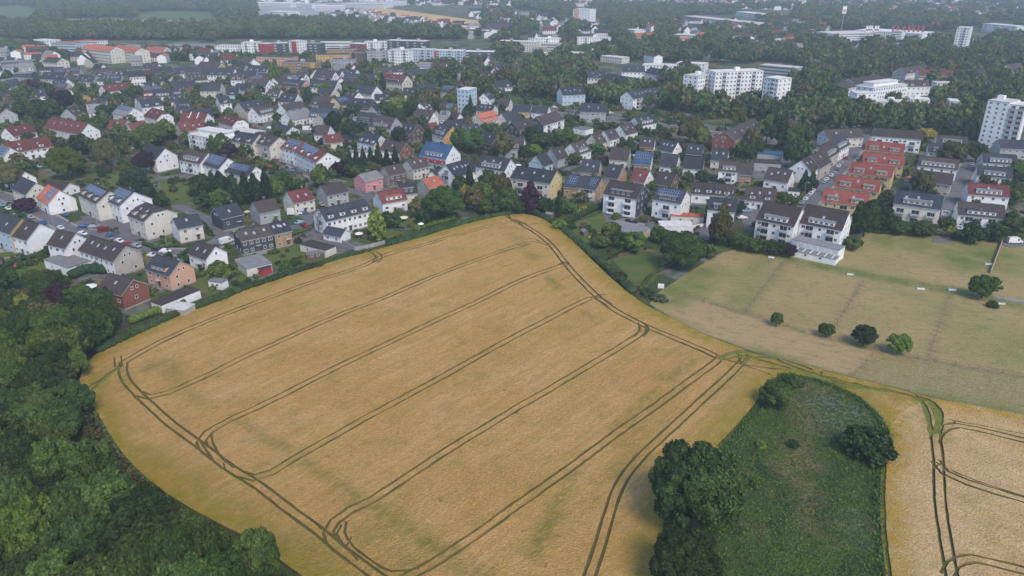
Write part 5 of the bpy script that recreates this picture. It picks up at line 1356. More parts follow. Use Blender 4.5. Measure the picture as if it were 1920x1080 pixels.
# the big trees and every tree that can be told apart; x, y = middle of the crown in the photo
CN = dict(dark="dark green", mid="green", olive="olive green", light="light green", copper="copper purple", pine="blackish green", yellow="yellow leaved", silver="silvery green")
TL = """
1308 915 8.2 17.5 broad dark hi very large dark round tree between wheat field and green meadow
1285 1050 5.6 11 broad dark hi smaller dark tree below the very large round one at the meadow edge
1455 737 3.7 6.5 broad mid hi rounded green tree at the upper tip of the meadow
1280 466 7.4 13 broad mid hi big rounded green tree at the gardens' corner above the paddock
832 377 8.2 13 broad mid hi wide round green tree in the gardens behind the field's top hedge
1622 628 3.0 6.2 broad dark hi dark round tree in the middle of the paddock fence line
1688 644 3.0 5.6 broad light hi bright green bushy tree right of the dark one on the paddock fence
1846 536 4.2 7.5 broad mid hi round green tree at the foot of the pink fence
1457 598 1.5 4.4 broad mid x small leaning tree on the paddock fence, leftmost
1550 618 1.9 4.0 broad mid x small pale green tree on the paddock fence, second from left
1862 572 1.6 2.2 bush mid x low shrub right of the round paddock tree
120 303 8.0 15.5 broad light hi very large light green tree behind the orange roofed white house
195 283 5.0 15.5 broad olive hi tall olive brown tree right of the very large light green tree
253 338 5.8 13.5 broad pine hi dark wide tree behind the solar roofed cream blocks
46 384 4.3 6.5 broad copper hi purple leaved bushy tree before the cream dark roofed house
270 302 4.8 11 broad copper hi dark copper tree left of the white four storey gable
12 328 6.5 13 broad olive hi large olive tree at the left edge beside the bungalows
287 362 2.4 10 cone pine x narrow dark conifer right of the solar roofed white block
303 378 2.8 7 broad dark x dark small tree behind the cream half hipped block
376 350 5.0 11.5 broad dark x leftmost dark tree of the garden belt below the solar roofs
398 345 3.6 13.5 cone pine x first tall conifer of the garden belt
417 350 4.2 13 broad pine x second dark crown of the garden belt
438 352 3.4 14 cone pine x middle conifer of the garden belt
458 347 3.8 14 cone pine x fourth conifer of the garden belt
476 350 4.0 14.5 cone pine x fifth conifer of the garden belt
497 342 3.6 14.5 cone pine x rightmost conifer of the garden belt
440 378 2.6 10.5 cone pine x pointed conifer before the garden belt
412 372 4.6 8 broad mid x green tree before the garden belt
385 376 4.0 7 broad dark x dark low tree at the belt's lower left
515 352 3.6 7.5 broad light x small light green tree right of the conifers
536 340 3.4 8 broad mid x green tree above the cream red roofed house
558 348 3.8 6 broad dark x dark tree behind the cream red roofed house
603 329 5.2 10 broad mid x rounded tree below the white solar apartment block
633 318 3.3 8 broad copper x purple tree at the right end of the white solar block
655 299 2.6 13 cone pine x first cypress of the tall hedge left of the cream brick houses
668 297 2.6 13 cone pine x second cypress of the tall hedge
681 299 2.8 13.5 cone pine x third cypress of the tall hedge
695 296 2.8 13 cone pine x fourth cypress of the tall hedge
709 286 2.4 15 cone pine x tallest cypress of the tall hedge
725 298 2.6 12 cone pine x sixth cypress of the tall hedge
741 293 2.4 12 cone pine x last cypress of the tall hedge
652 318 3.6 6 broad dark x dark bushy tree left of the pink house, lowest
670 322 3.8 5.5 broad mid x green bushy tree left of the pink house
688 313 3.6 6 broad mid x green bushy tree above the pink house
703 316 3.0 5 broad olive x olive bushy tree behind the dark brick house
706 418 4.6 12.5 tall light x upright bright green tree beside the long white house
737 414 3.4 5 broad dark x dark low tree beside the white parasol
785 388 3.0 8.5 broad olive x slim olive tree left of the wide round green tree
791 407 3.0 5 broad dark x dark low tree before the wide round green tree
873 363 2.6 8 broad yellow x golden yellow leaved tree behind the field's top corner
888 372 4.4 11 broad olive x olive tree right of the golden tree
907 362 4.2 10 broad mid x green tree second right of the golden tree
925 348 5.0 11 broad mid x green tree behind the tree belt at the field's top
943 352 4.4 12 broad olive x olive tree left of the yellow gabled apartments
915 338 3.6 10 broad dark x dark tree below the tall white house
880 330 2.6 13 cone pine x dark conifer before the white five skylight gable
862 344 3.6 7 broad dark x dark tree beside the white five skylight gable
932 380 4.4 8 broad dark x dark tree at the field's top left hedge
953 376 4.6 10 broad mid x green tree left of the copper beech
912 388 3.4 6 broad mid x low green tree above the field's top hedge
995 367 5.0 13 tall copper hi deep purple copper beech at the top of the wheat field
972 388 3.2 6 broad dark x dark low tree left of the copper beech foot
1020 383 3.6 6 broad dark x dark low tree right of the copper beech foot
1048 381 2.2 10.5 tall dark x slim dark cypress right of the copper beech
1068 390 2.6 4.5 broad mid x small green garden tree right of the slim cypress
1352 428 4.6 12.5 broad olive hi loose olive tree before the dark slate gable
1358 398 3.0 13 cone olive x brownish pointed conifer before the dark slate gable
1382 452 3.2 5 broad mid x first green bush tree in the hedge below the left apartment house
1402 457 3.4 5 broad dark x second green bush tree in that hedge
1422 460 3.4 5 broad mid x third green bush tree in that hedge
1443 463 3.4 5 broad dark x fourth green bush tree in that hedge
1463 466 3.0 4.6 broad dark x fifth green bush tree in that hedge
1480 469 2.6 4.6 broad copper x reddish bush tree beside the white garages
1600 455 3.4 4.5 broad mid x low green tree right of the white garages
1625 408 5.4 14 broad dark hi dark broad conifer like tree between red terraces and paddock
1660 412 3.6 10 broad dark x dark tree left of the black roofed apartment house
1652 388 2.6 9 cone pine x dark conifer behind the broad dark tree
1684 424 4.6 5.5 broad mid hi round green tree before the black roofed apartment house, left
1728 427 5.0 6 broad mid hi round green tree before the black roofed apartment house, right
1777 418 3.2 4.5 broad mid x small green tree beside the right hand road end
1785 434 3.0 4 broad light x light green low tree at the paddock's top edge
1826 430 5.0 9.5 cone dark x broad dark conical tree before the white brown terrace
1868 435 4.4 6.5 broad mid x green tree right of the broad conical tree
1902 418 5.0 8 broad dark x dark tree at the right edge above the white van
1730 341 5.0 11.5 broad olive hi rounded olive tree among the brown roofed rows
1788 287 7.2 13 broad olive hi large rounded tree beside the right hand road
1833 284 4.6 10.5 broad dark x dark tree right of the road opposite the large rounded tree
1738 252 6.4 8 broad yellow hi yellow green tree behind the white brown roofed apartments
1859 243 3.6 9 broad mid x green tree at the foot of the nine storey tower
1905 365 4.6 8 broad mid x green tree right of the white brown terrace
1905 320 4.0 8 broad mid x green tree right of the dark hipped white house
1509 338 2.8 11 cone pine x pointed conifer before the stepped row, left
1524 335 2.6 9 cone dark x pointed conifer before the stepped row, right
1470 376 4.6 6.5 broad mid x green tree beside the street above the left apartment house
1295 241 7.4 16 broad olive hi large reddish olive tree beside the brick school
1318 256 3.8 11 broad light x light green tree between the large olive tree and the brick school
1385 218 5.0 12 broad light x light green tree behind the brick school
1440 240 6.0 16 broad mid x tall tree right of the brick school
1462 248 6.0 17 broad dark x dark tall tree in the school yard, middle
1482 262 6.4 17 broad dark x dark tall tree in the school yard, right
1500 256 5.6 15 broad mid x green tall tree before the hidden hipped house
1497 288 6.0 14 broad dark x dark round tree right of the grey workshops
1410 262 5.0 13 broad olive x olive tree along the brick school's side
1395 283 5.2 12 broad dark x dark tree at the brick school's corner
1418 280 3.6 10 broad dark x dark tree above the grey workshops
1530 248 2.6 8 cone pine x slim dark conifer left of the long cream house
1580 175 4.0 9 broad mid x green tree above the yellow and white flats
115 188 8.6 15 broad copper hi very large purple beech among the left hand houses
62 163 5.2 12 broad copper x smaller purple tree left of the very large purple beech
45 177 7.0 14.5 broad mid x large green tree left of the purple beech
35 207 7.4 13 broad dark x large dark green tree, left of the three above the red roofs
66 206 7.0 13 broad dark x large dark green tree, middle of the three above the red roofs
93 205 6.6 13 broad dark x large dark green tree, right of the three above the red roofs
88 168 5.6 12 broad dark x dark tree above the purple beech
200 182 3.6 8.5 broad dark x dark small tree left before the red roofed dormer house
218 188 4.2 9.5 broad dark x dark small tree right before the red roofed dormer house
253 173 5.2 11.5 broad dark x dark tree right of the red roofed dormer house
199 208 6.4 9 broad dark x round dark tree below the cream villa
198 231 4.6 8 broad dark x dark tree below the round dark tree
176 232 4.4 6 broad mid x green tree behind the long white red roofed terrace
278 252 9.4 13.5 broad mid hi very wide green crown below the red roofed pair
306 243 6.4 12 broad light x lighter green crown right of the very wide one
148 271 5.4 11 broad pine x blackish tree before the long white red roofed terrace
387 203 7.2 11 broad olive x wide olive tree between the white roofs at left centre
473 177 5.4 10 broad olive x brownish tree behind the pink fronted house
515 139 6.4 15 broad light x tall green tree behind the upper left houses
578 181 5.2 14 tall dark x dark upright tree left of the yellow gable
594 190 3.6 11 broad dark x dark tree beside the yellow gable
610 168 5.4 11 broad light x light green tree above the yellow gable
398 271 4.4 12 cone mid x green conifer before the white modern block
414 269 4.4 11 broad mid x green tree before the white modern block
430 283 4.2 8 broad copper x dark purple tree left of the pink balcony apartments
625 228 5.0 12 broad pine x dark tree below the white fronted black roof
657 172 6.4 11 broad mid x wide tree at the dark roofed long house
717 155 3.6 15 tall pine x dark columnar tree beside the white gable
808 143 6.2 13 broad mid x round tree before the big white dark roofed house
840 141 8.6 16 broad mid x large tree behind the narrow white tower, left
882 142 7.6 15 broad light x large light tree behind the narrow white tower, right
907 163 8.6 17 broad mid x large green tree right of the narrow white tower
748 196 6.2 11 broad light x light tree in the middle grove, left
723 204 6.0 11 broad dark x dark tree in the middle grove, far left
772 203 5.6 11 broad dark x dark tree in the middle grove, lower
803 187 6.8 11 broad olive x olive tree in the middle grove, right
820 197 4.6 9 broad mid x green tree at the grove's right end
662 211 5.6 13 broad pine x dark tree left of the broad reddish roof
660 241 6.0 11 broad pine x dark tree below the dark balcony house
747 252 4.0 9 broad pine x dark tree left of the dark brown clad house
790 229 4.0 9 broad dark x dark tree right of the dark brown clad house
780 182 2.8 12.5 cone pine x dark conifer within the middle grove
882 197 2.8 15.5 cone pine x tallest dark conifer right of the narrow white tower
895 193 3.2 12 tall olive x brown slim tree right of the tallest conifer
873 217 3.4 12 tall pine x dark slim tree left of the orange red roof
847 225 2.2 11 cone pine x slim cypress before the solar roofed white house
803 249 3.4 11 cone pine x conifer left of the orange yellow gable
862 261 5.6 13 broad mid x tall tree right of the blue roof, left one
887 264 5.8 13 broad mid x tall tree right of the blue roof, middle one
945 270 5.0 13 broad olive x tall tree right of the blue roof, right one
845 185 5.4 7 broad light x low round light tree before the narrow white tower
1018 263 6.0 9 broad mid x round tree below the red balconies
997 251 5.0 9 broad dark x dark tree left below the red balconies
1060 258 6.2 9.5 broad mid x round green tree right below the red balconies
1048 265 4.6 8 broad dark x dark tree between the round green ones
983 288 3.6 9 broad dark x dark tree left of the pale blue gable
1002 281 4.0 6 broad light x light low tree above the pale blue gable
1067 287 2.8 6 broad dark x small dark round tree before the white brown gable
1077 298 3.8 6 broad mid x green tree before the white brown gable
1118 277 4.8 5 broad mid x wide green tree left of the lane
1189 279 3.8 4 broad mid x green tree left of the blue solar roof
1130 300 3.2 4.5 broad copper x purple small tree beside the steep dark roof
1185 217 6.0 6 broad mid x broad low tree beside the avenue
1145 235 6.0 4.5 broad olive x olive low trees in the garden below the avenue
1318 327 3.0 4.5 broad mid x small green tree left of the brown clad row
1224 350 2.6 5 broad mid x small green tree behind the four storey white house
1190 452 4.4 7 broad mid x green garden tree before the slate store, right
1165 448 3.6 6 broad dark x dark garden tree below the red hut
1145 432 3.6 7 broad light x light garden tree beside the long flat store
1125 452 3.4 4.5 broad mid x low garden tree left of the red hut
1240 440 3.6 6 broad mid x garden tree before the walled terrace
1305 460 3.0 6 broad dark x dark garden tree right of the big rounded tree
1330 470 2.6 4.5 broad mid x small tree right of the big rounded tree
1163 520 2.6 3.2 bush dark x dark round bush at the green lawn's corner
1100 430 2.0 3 bush mid x round bush in the long garden
1050 420 2.6 4 broad light x light garden bush tree beside the field's right hedge
415 507 4.0 6.5 broad mid x dark green tree between the small white house and its hedge
358 478 3.6 4.6 broad dark x dark bush tree left of the small white house
388 500 2.6 3.2 bush mid x round green bush below the small white house
640 300 3.2 6 broad mid x green tree left of the tall hedge
"""
for ln in TL.strip().splitlines():
    t = ln.split(None, 7); x, y, r_, h_ = map(float, t[:4])
    zc = h_*(.58 if t[4] != 'bush' else .4); p = P(x, y, zc)
    tree((p.x, p.y), r_, h_, t[4], t[5], t[7], hi=(t[6] == 'hi'))
p = P(1625, 838, 2); tree((p.x, p.y), 5.6, 6.2, 'bush', 'dark', "wide drooping dark bush at the right edge of the meadow", name="large_shrub", near_cat="shrub")
for x, y, r_, h_, cl, lb in [(1427,832,1.2,1.6,'light',"small light green bush alone in the meadow"),(1487,832,1.3,1.8,'dark',"small dark bush beside the straw patch in the meadow"),
                             (1490,715,2.6,2.5,'dark',"low dark scrub at the top of the meadow"),(1420,905,1.5,2.0,'mid',"little green bush in the middle left of the meadow"),(1238,560,2.5,2.0,'silver',"pale scrub at the left corner of the paddock"),(1215,548,2.4,2.0,'dark',"dark scrub behind the pale scrub")]:
    p = P(x, y, .8); tree((p.x, p.y), r_, h_, 'bush', cl, lb, near_cat="shrub")

# wood in the lower left corner
rnd = random.Random(12)
WOODP = [Vector((p.x, p.y)) for p in G([(120,640),(140,650),(85,700),(92,760),(112,830),(145,885),(190,935),(238,985),(285,1020),(335,1050),(385,1072),(440,1090),(500,1125),(600,1240),(480,1330),(-500,1330),(-420,640),(-150,610),(-20,600)])]
cnt = 0; tries = 0; BX = [min(p[0] for p in WOODP), max(p[0] for p in WOODP), min(p[1] for p in WOODP), max(p[1] for p in WOODP)]
wood = []
WEX = [(150,625,4.8,12,'dark'),(118,650,5,13,'mid'),(98,675,4.6,12,'dark'),(178,612,4.2,10,'mid'),(200,590,3.6,9,'dark'),(135,680,3.6,8,'mid'),(-0,620,5.5,12,'mid'),(40,610,5.5,12,'dark'),(85,600,5,12,'olive'),(130,590,5,11,'dark'),(165,600,4.6,11,'mid'),(185,570,4.6,11,'dark'),(150,560,4.2,10,'mid'),(110,560,4.4,10,'copper'),(70,550,4,9,'dark'),(100,530,3.6,9,'dark'),(30,565,4,9,'olive'),
       (95,700,5,8,'silver'),(60,720,4.5,8,'silver'),(130,745,5,9,'dark'),(110,790,5,10,'mid'),(10,520,4,8,'dark'),(60,520,3,6,'mid'),(130,500,3.2,6,'dark'),(205,600,3,6,'dark')]
for x, y, r_, h_, cl in WEX:
    p = P(x, y, h_*.6)
    if not on_house(p, 1.0): wood.append((p.x, p.y, r_, h_, cl))
while tries < 9000 and len(wood) < 150:
    tries += 1
    x, y = rnd.uniform(BX[0], BX[1]), rnd.uniform(BX[2], BX[3])
    if y > 260 or abs(x) > y*.78+25: continue
    if not inside((x, y), WOODP): continue
    r_ = rnd.uniform(3.4, 6.4); h_ = rnd.uniform(10, 15.5)
    if min([((x-a)**2+(y-b)**2)**.5-(r_+q)*.60 for a, b, q, _, _ in wood] or [9]) < 0: continue
    wood.append((x, y, r_, h_, rnd.choice(['dark','mid','mid','mid','dark','light','olive','mid'] if rnd.random() < .6 else ['mid','dark'])))
wood.sort(key=lambda q: (q[1], q[0])); ncol = {}
for x, y, r_, h_, cl in wood:
    ncol.setdefault((cl), []).append((x, y, r_, h_))
for x, y, r_, h_, cl in wood:
    tree((x, y), r_, h_, 'broad', cl, f"{CN[cl]} broadleaf tree in the dense wood at the lower left", "trees of the wood in the lower left corner", hi=True)
# undergrowth of the wood: closes the gaps between the trunks
def scrub(name, poly, n, size, colr, hmax, seed, seeds_pts=None, extra=None):
    rng = np.random.default_rng(seed); xs = [p[0] for p in poly]; ys = [p[1] for p in poly]
    px = rng.uniform(min(xs), max(xs), n*4); py = rng.uniform(min(ys), max(ys), n*4); k = inside_np(px, py, poly)
    px, py = px[k][:n], py[k][:n]; z = rng.uniform(0, 1, len(px))**1.6*hmax
    pos = np.stack([px, py, z+.05], 1); nr = np.tile([0, 0, 1.0], (len(px), 1))
    v, q = cards(rng, pos, nr, size, .8); tn = np.repeat(rng.uniform(0, 1, len(px)), 4)
    me = np_mesh(name, v, np.zeros((0, 3), int), tn, [LEAF[colr]], q); return tag(obj(name, me), kind="stuff")
WIN = [p for p in WOODP]
scrub("undergrowth", WOODP, 30000, .55, 'dark', 3.0, 5)
mp = [Vector((p.x, p.y)) for p in G([(a, min(b, 1110)) for a, b in MEAD])]
scrub("meadow_growth", mp, 20000, .15, 'mid', .30, 6); scrub("meadow_growth", mp, 2500, .13, 'light', .3, 16); scrub("meadow_growth", mp, 5000, .18, 'dark', .5, 26)
vp = [Vector((p.x, p.y)) for p in G([(160,745),(187,780),(210,820),(237,858),(275,898),(320,935),(360,960),(330,990),(270,960),(215,915),(170,860),(140,800),(130,760)])]
scrub("verge_growth", vp, 7000, .25, 'mid', .7, 7)

ep = [Vector((p.x, p.y)) for p in G([(150,745),(180,790),(205,830),(235,868),(272,905),(315,945),(360,975),(345,990),(300,965),(255,930),(215,890),(175,845),(150,800)])]
scrub("verge_growth", ep, 2500, .45, 'olive', 1.6, 9)


# ragged growth where the meadow and the verges meet the crop
ml = smooth(G([(a, min(b, 1110)) for a, b in MEAD[1:-1]]), .5); rgm = np.random.default_rng(15); nm_l = normals(ml)
ii = rgm.integers(0, len(ml), 7000); oo = rgm.normal(0, .45, 7000)
pos = np.array([[ml[i].x+nm_l[i].x*o_, ml[i].y+nm_l[i].y*o_, rgm.uniform(.1, .75)] for i, o_ in zip(ii, oo)])
cv, cq = cards(rgm, pos, np.tile([0, 0, 1.0], (7000, 1)), .20, .9)
tag(obj("meadow_margin", np_mesh("meadow_margin", cv, np.zeros((0, 3), int), np.repeat(rgm.uniform(0, 1, 7000), 4), [LEAF['mid']], cq)), kind="stuff")

# hedges
def hedge(pts, w, h, colr, label, seed=1, dens=9):
    l = smooth(G(pts), 1.2); rng = np.random.default_rng(seed); iv, it = ico(1); vs = []; ts = []; tn = []; n = 0
    a = l[0]; root = obj_l = None
    P0 = Vector((l[0].x, l[0].y, 0)); lv = []
    for i, p in enumerate(l):
        s = np.array([w*.62, w*.62, h*.62])*(rng.uniform(.85, 1.15)); c = np.array([p.x-P0.x, p.y-P0.y, h*.45])
        vs.append(iv*s*(1+rng.normal(0, .08, len(iv)))[:, None]+c); ts.append(it+n); n += len(iv); tn.append(np.full(len(iv), rng.uniform(0, .5)))
        d = rng.normal(0, 1, (dens, 3)); d /= np.linalg.norm(d, axis=1)[:, None]; d[:, 2] = abs(d[:, 2]); lv.append((c+d*s*rng.uniform(.9, 1.2, (dens, 1)), d))
    pos = np.concatenate([q[0] for q in lv]); nr = np.concatenate([q[1] for q in lv]); cv, cq = cards(rng, pos, nr, .26)
    v = np.concatenate(vs+[cv]); t = np.concatenate(ts); tt = np.concatenate(tn+[np.repeat(rng.uniform(0, 1, len(pos)), 4)])
    o = obj("hedge", np_mesh("hedge", v, t, tt, [LEAF[colr]], cq+n), None, P0)
    for p in l[::2]: TREES.append((p.x, p.y, w*.5))
    return tag(o, label, "hedge")
HED = [([(188,660),(240,634),(330,594),(400,568),(450,548)], 3.2, 2.2, 'dark', "dark hedge along the field's upper left edge, lower stretch"),
 ([(450,547),(500,531),(560,511),(600,500)], 2.6, 2.0, 'dark', "dark hedge along the field's upper left edge, middle stretch"),
 ([(600,499),(640,486),(690,472)], 1.8, 1.4, 'dark', "low hedge stretch near the lane end"),
 ([(730,461),(780,447),(830,432),(880,418),(930,407),(975,400)], 3.0, 2.0, 'dark', "dark hedge at the top of the wheat field"),
 ([(1002,401),(1045,425),(1090,462),(1130,498),(1160,524),(1185,548)], 2.8, 2.0, 'dark', "dark hedge down the field's right hand edge"),
 ([(1060,422),(1100,402),(1140,385),(1165,373)], 2.2, 2.6, 'dark', "tall straight hedge between the gardens beside the slate gable"),
 ([(780,432),(830,418),(850,412)], 2.0, 1.6, 'light', "light clipped hedge above the field's top hedge"),
 ([(140,520),(165,510),(195,512)], 4.0, 3.2, 'dark', "thick dark hedge behind the brick house"),
 ([(55,487),(80,478),(95,470)], 1.6, 2.0, 'dark', "dark hedge in front of the orange gabled house"),
 ([(0,505),(20,498),(45,488)], 1.8, 2.0, 'dark', "hedge at the left edge below the street"),
 ([(225,510),(245,503),(262,498)], 1.6, 1.8, 'dark', "hedge below the beige terrace gable"),
 ([(330,513),(355,522),(375,520),(400,508)], 1.6, 1.8, 'mid', "hedge beside the peach coloured house"),
 ([(250,606),(290,590),(340,572)], 2.6, 2.4, 'light', "bright green hedge at the corner of the field below the carport"),
 ([(520,520),(560,506),(600,494)], 1.6, 1.6, 'mid', "green garden hedge below the tan brick house"),
 ([(270,460),(300,468),(330,462)], 1.4, 1.6, 'dark', "hedge beside the parking place before the cream blocks"),
 ([(545,443),(580,432)], 1.4, 1.6, 'mid', "hedge between the tan brick house and the lane"),
 ([(655,412),(700,428)], 1.2, 1.5, 'mid', "hedge below the long white house"),
 ([(750,385),(780,395),(790,400)], 1.8, 2.0, 'dark', "hedge below the cream house left of the round tree"),
 ([(1200,545),(1220,520),(1250,500),(1270,490)], 1.2, 1.2, 'mid', "thin hedge round the lawn at the paddock corner"),
 ([(1130,490),(1165,472),(1200,455)], 1.6, 1.8, 'dark', "dark hedge above the lawn at the paddock corner"),
 ([(1640,437),(1700,440),(1760,441)], 2.0, 1.8, 'mid', "hedge along the paddock's top edge"),
 ([(1795,445),(1840,450),(1865,452)], 2.2, 2.0, 'dark', "hedge left of the white van by the paddock"),
 ([(1480,398),(1500,372),(1512,356)], 2.0, 1.6, 'mid', "hedge beside the parked cars of the straight street"),
 ([(1395,352),(1420,345),(1440,345)], 1.6, 1.6, 'light', "light hedge behind the slate clad row")]
for a_ in HED: hedge(*a_, seed=len(a_[4]))
# ------------------------------------------------------------------ far country: fields, woods, houses that read as one mass
ribbon_ = None
for nm_, poly, m_ in (("far_field", [(641,16),(685,13.5),(730,16),(780,23),(842,33),(906,40),(902,49),(870,47),(842,45),(780,38),(730,29),(692,23),(645,20)], M['wheat_pale']),
                      ("far_meadow", [(-60,14),(45,12),(70,20),(72,34),(0,38),(-60,38)], M['lawn']), ("far_field", [(120,35.5),(260,36),(420,40),(420,43),(300,42),(200,40),(120,38.5)], M['paddock']),
                      ("far_meadow", [(255,27),(300,21),(360,22),(410,33),(400,38),(260,35)], M['lawn']), ("far_meadow", [(958,18),(1008,22),(1003,33),(985,31)], M['lawn']), ("far_meadow", [(925,14),(960,18),(955,24),(930,20)], M['lawn']),
                      ("car_park", [(480,8),(760,2),(770,9),(600,18),(560,32),(480,33)], M['concrete'])):
    o_ = sheet(nm_, poly, nz(), m_)
CLEAR = [[Vector((p.x, p.y)) for p in G(q)] for q in ([(638,14),(685,11),(730,14),(780,21),(842,31),(910,38),(906,52),(870,49),(842,47),(780,40),(730,31),(692,25),(640,21)],
    [(-60,12),(45,10),(74,20),(76,38),(0,41),(-60,41)], [(120,34),(260,33),(425,37),(425,45),(120,41)], [(256,26),(300,20),(362,21),(412,33),(400,38),(260,35)], [(955,16),(1012,21),(1005,35),(983,32)],
    [(480,8),(760,2),(775,9),(600,18),(560,32),(480,33)], [(1540,78),(1555,58),(1760,58),(1850,72),(1850,84),(1770,86)])]
def okfar(x, y): return not any(inside((x, y), c_) for c_ in CLEAR)
rnd = random.Random(77)
SETTLE = [([(380,120),(960,125),(960,160),(380,118)], .0)]
def zone(poly, n, sep, fn, tries=40):
    pl = [Vector((p.x, p.y)) for p in G(poly)]; xs = [p.x for p in pl]; ys = [p.y for p in pl]; got = 0
    for _ in range(n*tries):
        if got >= n: break
        x, y = rnd.uniform(min(xs), max(xs)), rnd.uniform(min(ys), max(ys))
        if not inside((x, y), pl) or not okfar(x, y) or on_house((x, y), sep): continue
        if fn(x, y): got += 1
# simple far houses, ordinary size, each a thing while they number among the nearer ones
def far_house_mb(L, w, e, r_, cw, cr):
    def mk():
        m = MB(); hl, hw = L/2, w/2
        m.quad((-hl,-hw,0),(hl,-hw,0),(hl,-hw,e),(-hl,-hw,e),0); m.quad((hl,hw,0),(-hl,hw,0),(-hl,hw,e),(hl,hw,e),0)
        for s in (-1, 1): m.poly([(s*hl,s*-hw,0),(s*hl,s*hw,0),(s*hl,s*hw,e),(s*hl,0,r_),(s*hl,s*-hw,e)], 0)
        m.quad((-hl-.3,-hw-.4,e-.3),(hl+.3,-hw-.4,e-.3),(hl+.3,0,r_+.1),(-hl-.3,0,r_+.1),1); m.quad((hl+.3,hw+.4,e-.3),(-hl-.3,hw+.4,e-.3),(-hl-.3,0,r_+.1),(hl+.3,0,r_+.1),1)
        k = int(L/3)
        for f in range(2):
            for i in range(k):
                x = -hl+L*(i+.5)/k; m.box(x-.6, x+.6, -hw-.05, -hw-.01, 1+f*2.7, 2.3+f*2.7, 2)
        return m
    return mk()
FH = []
for i in range(14):
    cw = rnd.choice("WWWWWWCBGK"); cr = rnd.choice("ddddbbbrgt"); L = rnd.choice([10, 11, 13, 16, 22]); w = rnd.choice([9, 10, 11])
    FH.append((far_house_mb(L, w, rnd.choice([5, 5.6, 7]), rnd.choice([9, 10, 11]), cw, cr), cw, cr, L, w))
FHM = [m.mesh("far_house", [MW[cw], MR[cr], M['glass']]) for m, cw, cr, L, w in FH]
cand = []
def addh(x, y):
    i = rnd.randrange(14); a = rnd.choice([.2, .25, 1.7, 1.8, -.4])+rnd.uniform(-.15, .15)
    add_foot((x, y), FH[i][3], FH[i][4], a, 2.0); cand.append((y, x, i, a)); return True
zone([(0,96),(180,100),(330,104),(400,104),(480,110),(440,126),(330,122),(0,135)], 34, 3, addh)
zone([(380,118),(500,124),(640,122),(760,120),(960,118),(960,165),(760,150),(560,175),(380,150)], 40, 3, addh)
zone([(960,62),(1280,70),(1380,105),(1330,118),(1160,118),(960,112)], 34, 6, addh)
zone([(1420,92),(1920,98),(1920,128),(1820,140),(1500,118)], 30, 6, addh)
zone([(880,20),(1080,34),(1260,60),(1000,66),(880,52)], 90, 4, addh)
zone([(640,20),(740,30),(880,50),(900,66),(740,55),(620,38)], 70, 4, addh)
zone([(1260,40),(1560,50),(1560,92),(1380,92),(1240,64)], 80, 4, addh)
zone([(1240,0),(1930,0),(1930,44),(1780,38),(1500,20),(1240,14)], 520, 3, addh)
zone([(380,0),(1240,0),(1240,16),(960,12),(700,10),(380,4)], 200, 5, addh)
zone([(860,50),(960,62),(960,80),(880,74)], 12, 4, addh)
cand.sort(); mass = MB(); massm = []
vall = []; keyi = {}
for j, (y, x, i, a) in enumerate(cand):
    cw, cr = FH[i][1], FH[i][2]
    if j < 40:
        o = obj("house", FHM[i], None, (x, y, 0), a)
        tag(o, f"small {WALL[cw][0]} walled house with {ROOF[cr][0]} roof, hazy among the far trees", "house", "small houses among the far trees")
    else:
        T = Matrix.Translation((x, y, 0)) @ Matrix.Rotation(a, 4, 'Z'); m = FH[i][0]
        n = len(mass.v); mass.v += [tuple(T @ Vector(v)) for v in m.v]; mass.f += [tuple(n+k for k in f) for f in m.f]
        for mi in m.m:
            key = ('W'+cw, 'R'+cr, 'glass')[mi]; keyi.setdefault(key, len(keyi)); massm.append(keyi[key])
mass.m = massm
mats_ = [M['glass'] if k == 'glass' else (MW[k[1]] if k[0] == 'W' else MR[k[1]]) for k in keyi]
tag(mass.build("distant_houses", mats_), kind="stuff")

# avenue trees and groves too far back to be counted one by one in the near list
rnd = random.Random(5); far_pts = []
def addt(rlo, rhi, hlo, hhi, over=.62):
    def f(x, y):
        r_ = rnd.uniform(rlo, rhi)
        for q in GRID.get((int(x//20), int(y//20)), ()):
            if (q[0]-x)**2+(q[1]-y)**2 < ((r_+q[2])*over)**2: return False
        if y < 650 and on_road((x, y), pad=r_*.3-1.5): return False
        if y > 560:      # the woods keep clear of open fields and building fronts
            k = FPX*(-y*ST + CAM_H*CT)/(y*CT + CAM_H*ST); py = 540 + k; px = 960 + FPX*x/(y*CT + CAM_H*ST); hp = 13*pxm(py)*.9
            for a0, b0, a1, b1 in PROT:
                if a0 < px < a1 and py > b0 and py-hp < b1: return False
            if y > 900 and (on_house((x*(1+16/y), y+16), 2) or on_house((x*(1+34/y), y+34), 2)): return False
        far_pts.append((x, y, r_, rnd.uniform(hlo, hhi)))
        for a in (-1, 0, 1):
            for b in (-1, 0, 1): GRID.setdefault((int(x//20)+a, int(y//20)+b), []).append((x, y, r_))
        return True
    return f
GRID = {}
PROT = [(690,14,880,36),(760,20,906,47),(640,14,700,22),(0,14,72,36),(120,34,420,41),(255,22,400,35),(1565,56,1740,75),(1795,50,1840,80),(1075,14,1107,34),(1083,66,1146,80),(972,66,1051,90),(1205,117,1322,125),
        (1263,60,1315,72),(1187,58,1230,70),(400,74,925,88),(90,76,385,82),(480,2,770,30),(1280,28,1420,42),(1380,20,1490,30),(1843,42,1908,50),(958,20,1005,30),(1306,130,1464,186),(1558,160,1745,196),(1425,118,1495,128),(860,160,880,190)]
for x, y, q in TREES:
    for a in (-1, 0, 1):
        for b in (-1, 0, 1): GRID.setdefault((int(x//20)+a, int(y//20)+b), []).append((x, y, q))
zone([(940,175),(1100,196),(1290,214),(1460,236),(1560,250),(1840,262),(1840,236),(1700,226),(1500,212),(1330,196),(1230,186),(1100,178),(960,160)], 150, 1.5, addt(4.5, 7, 11, 16), 60)
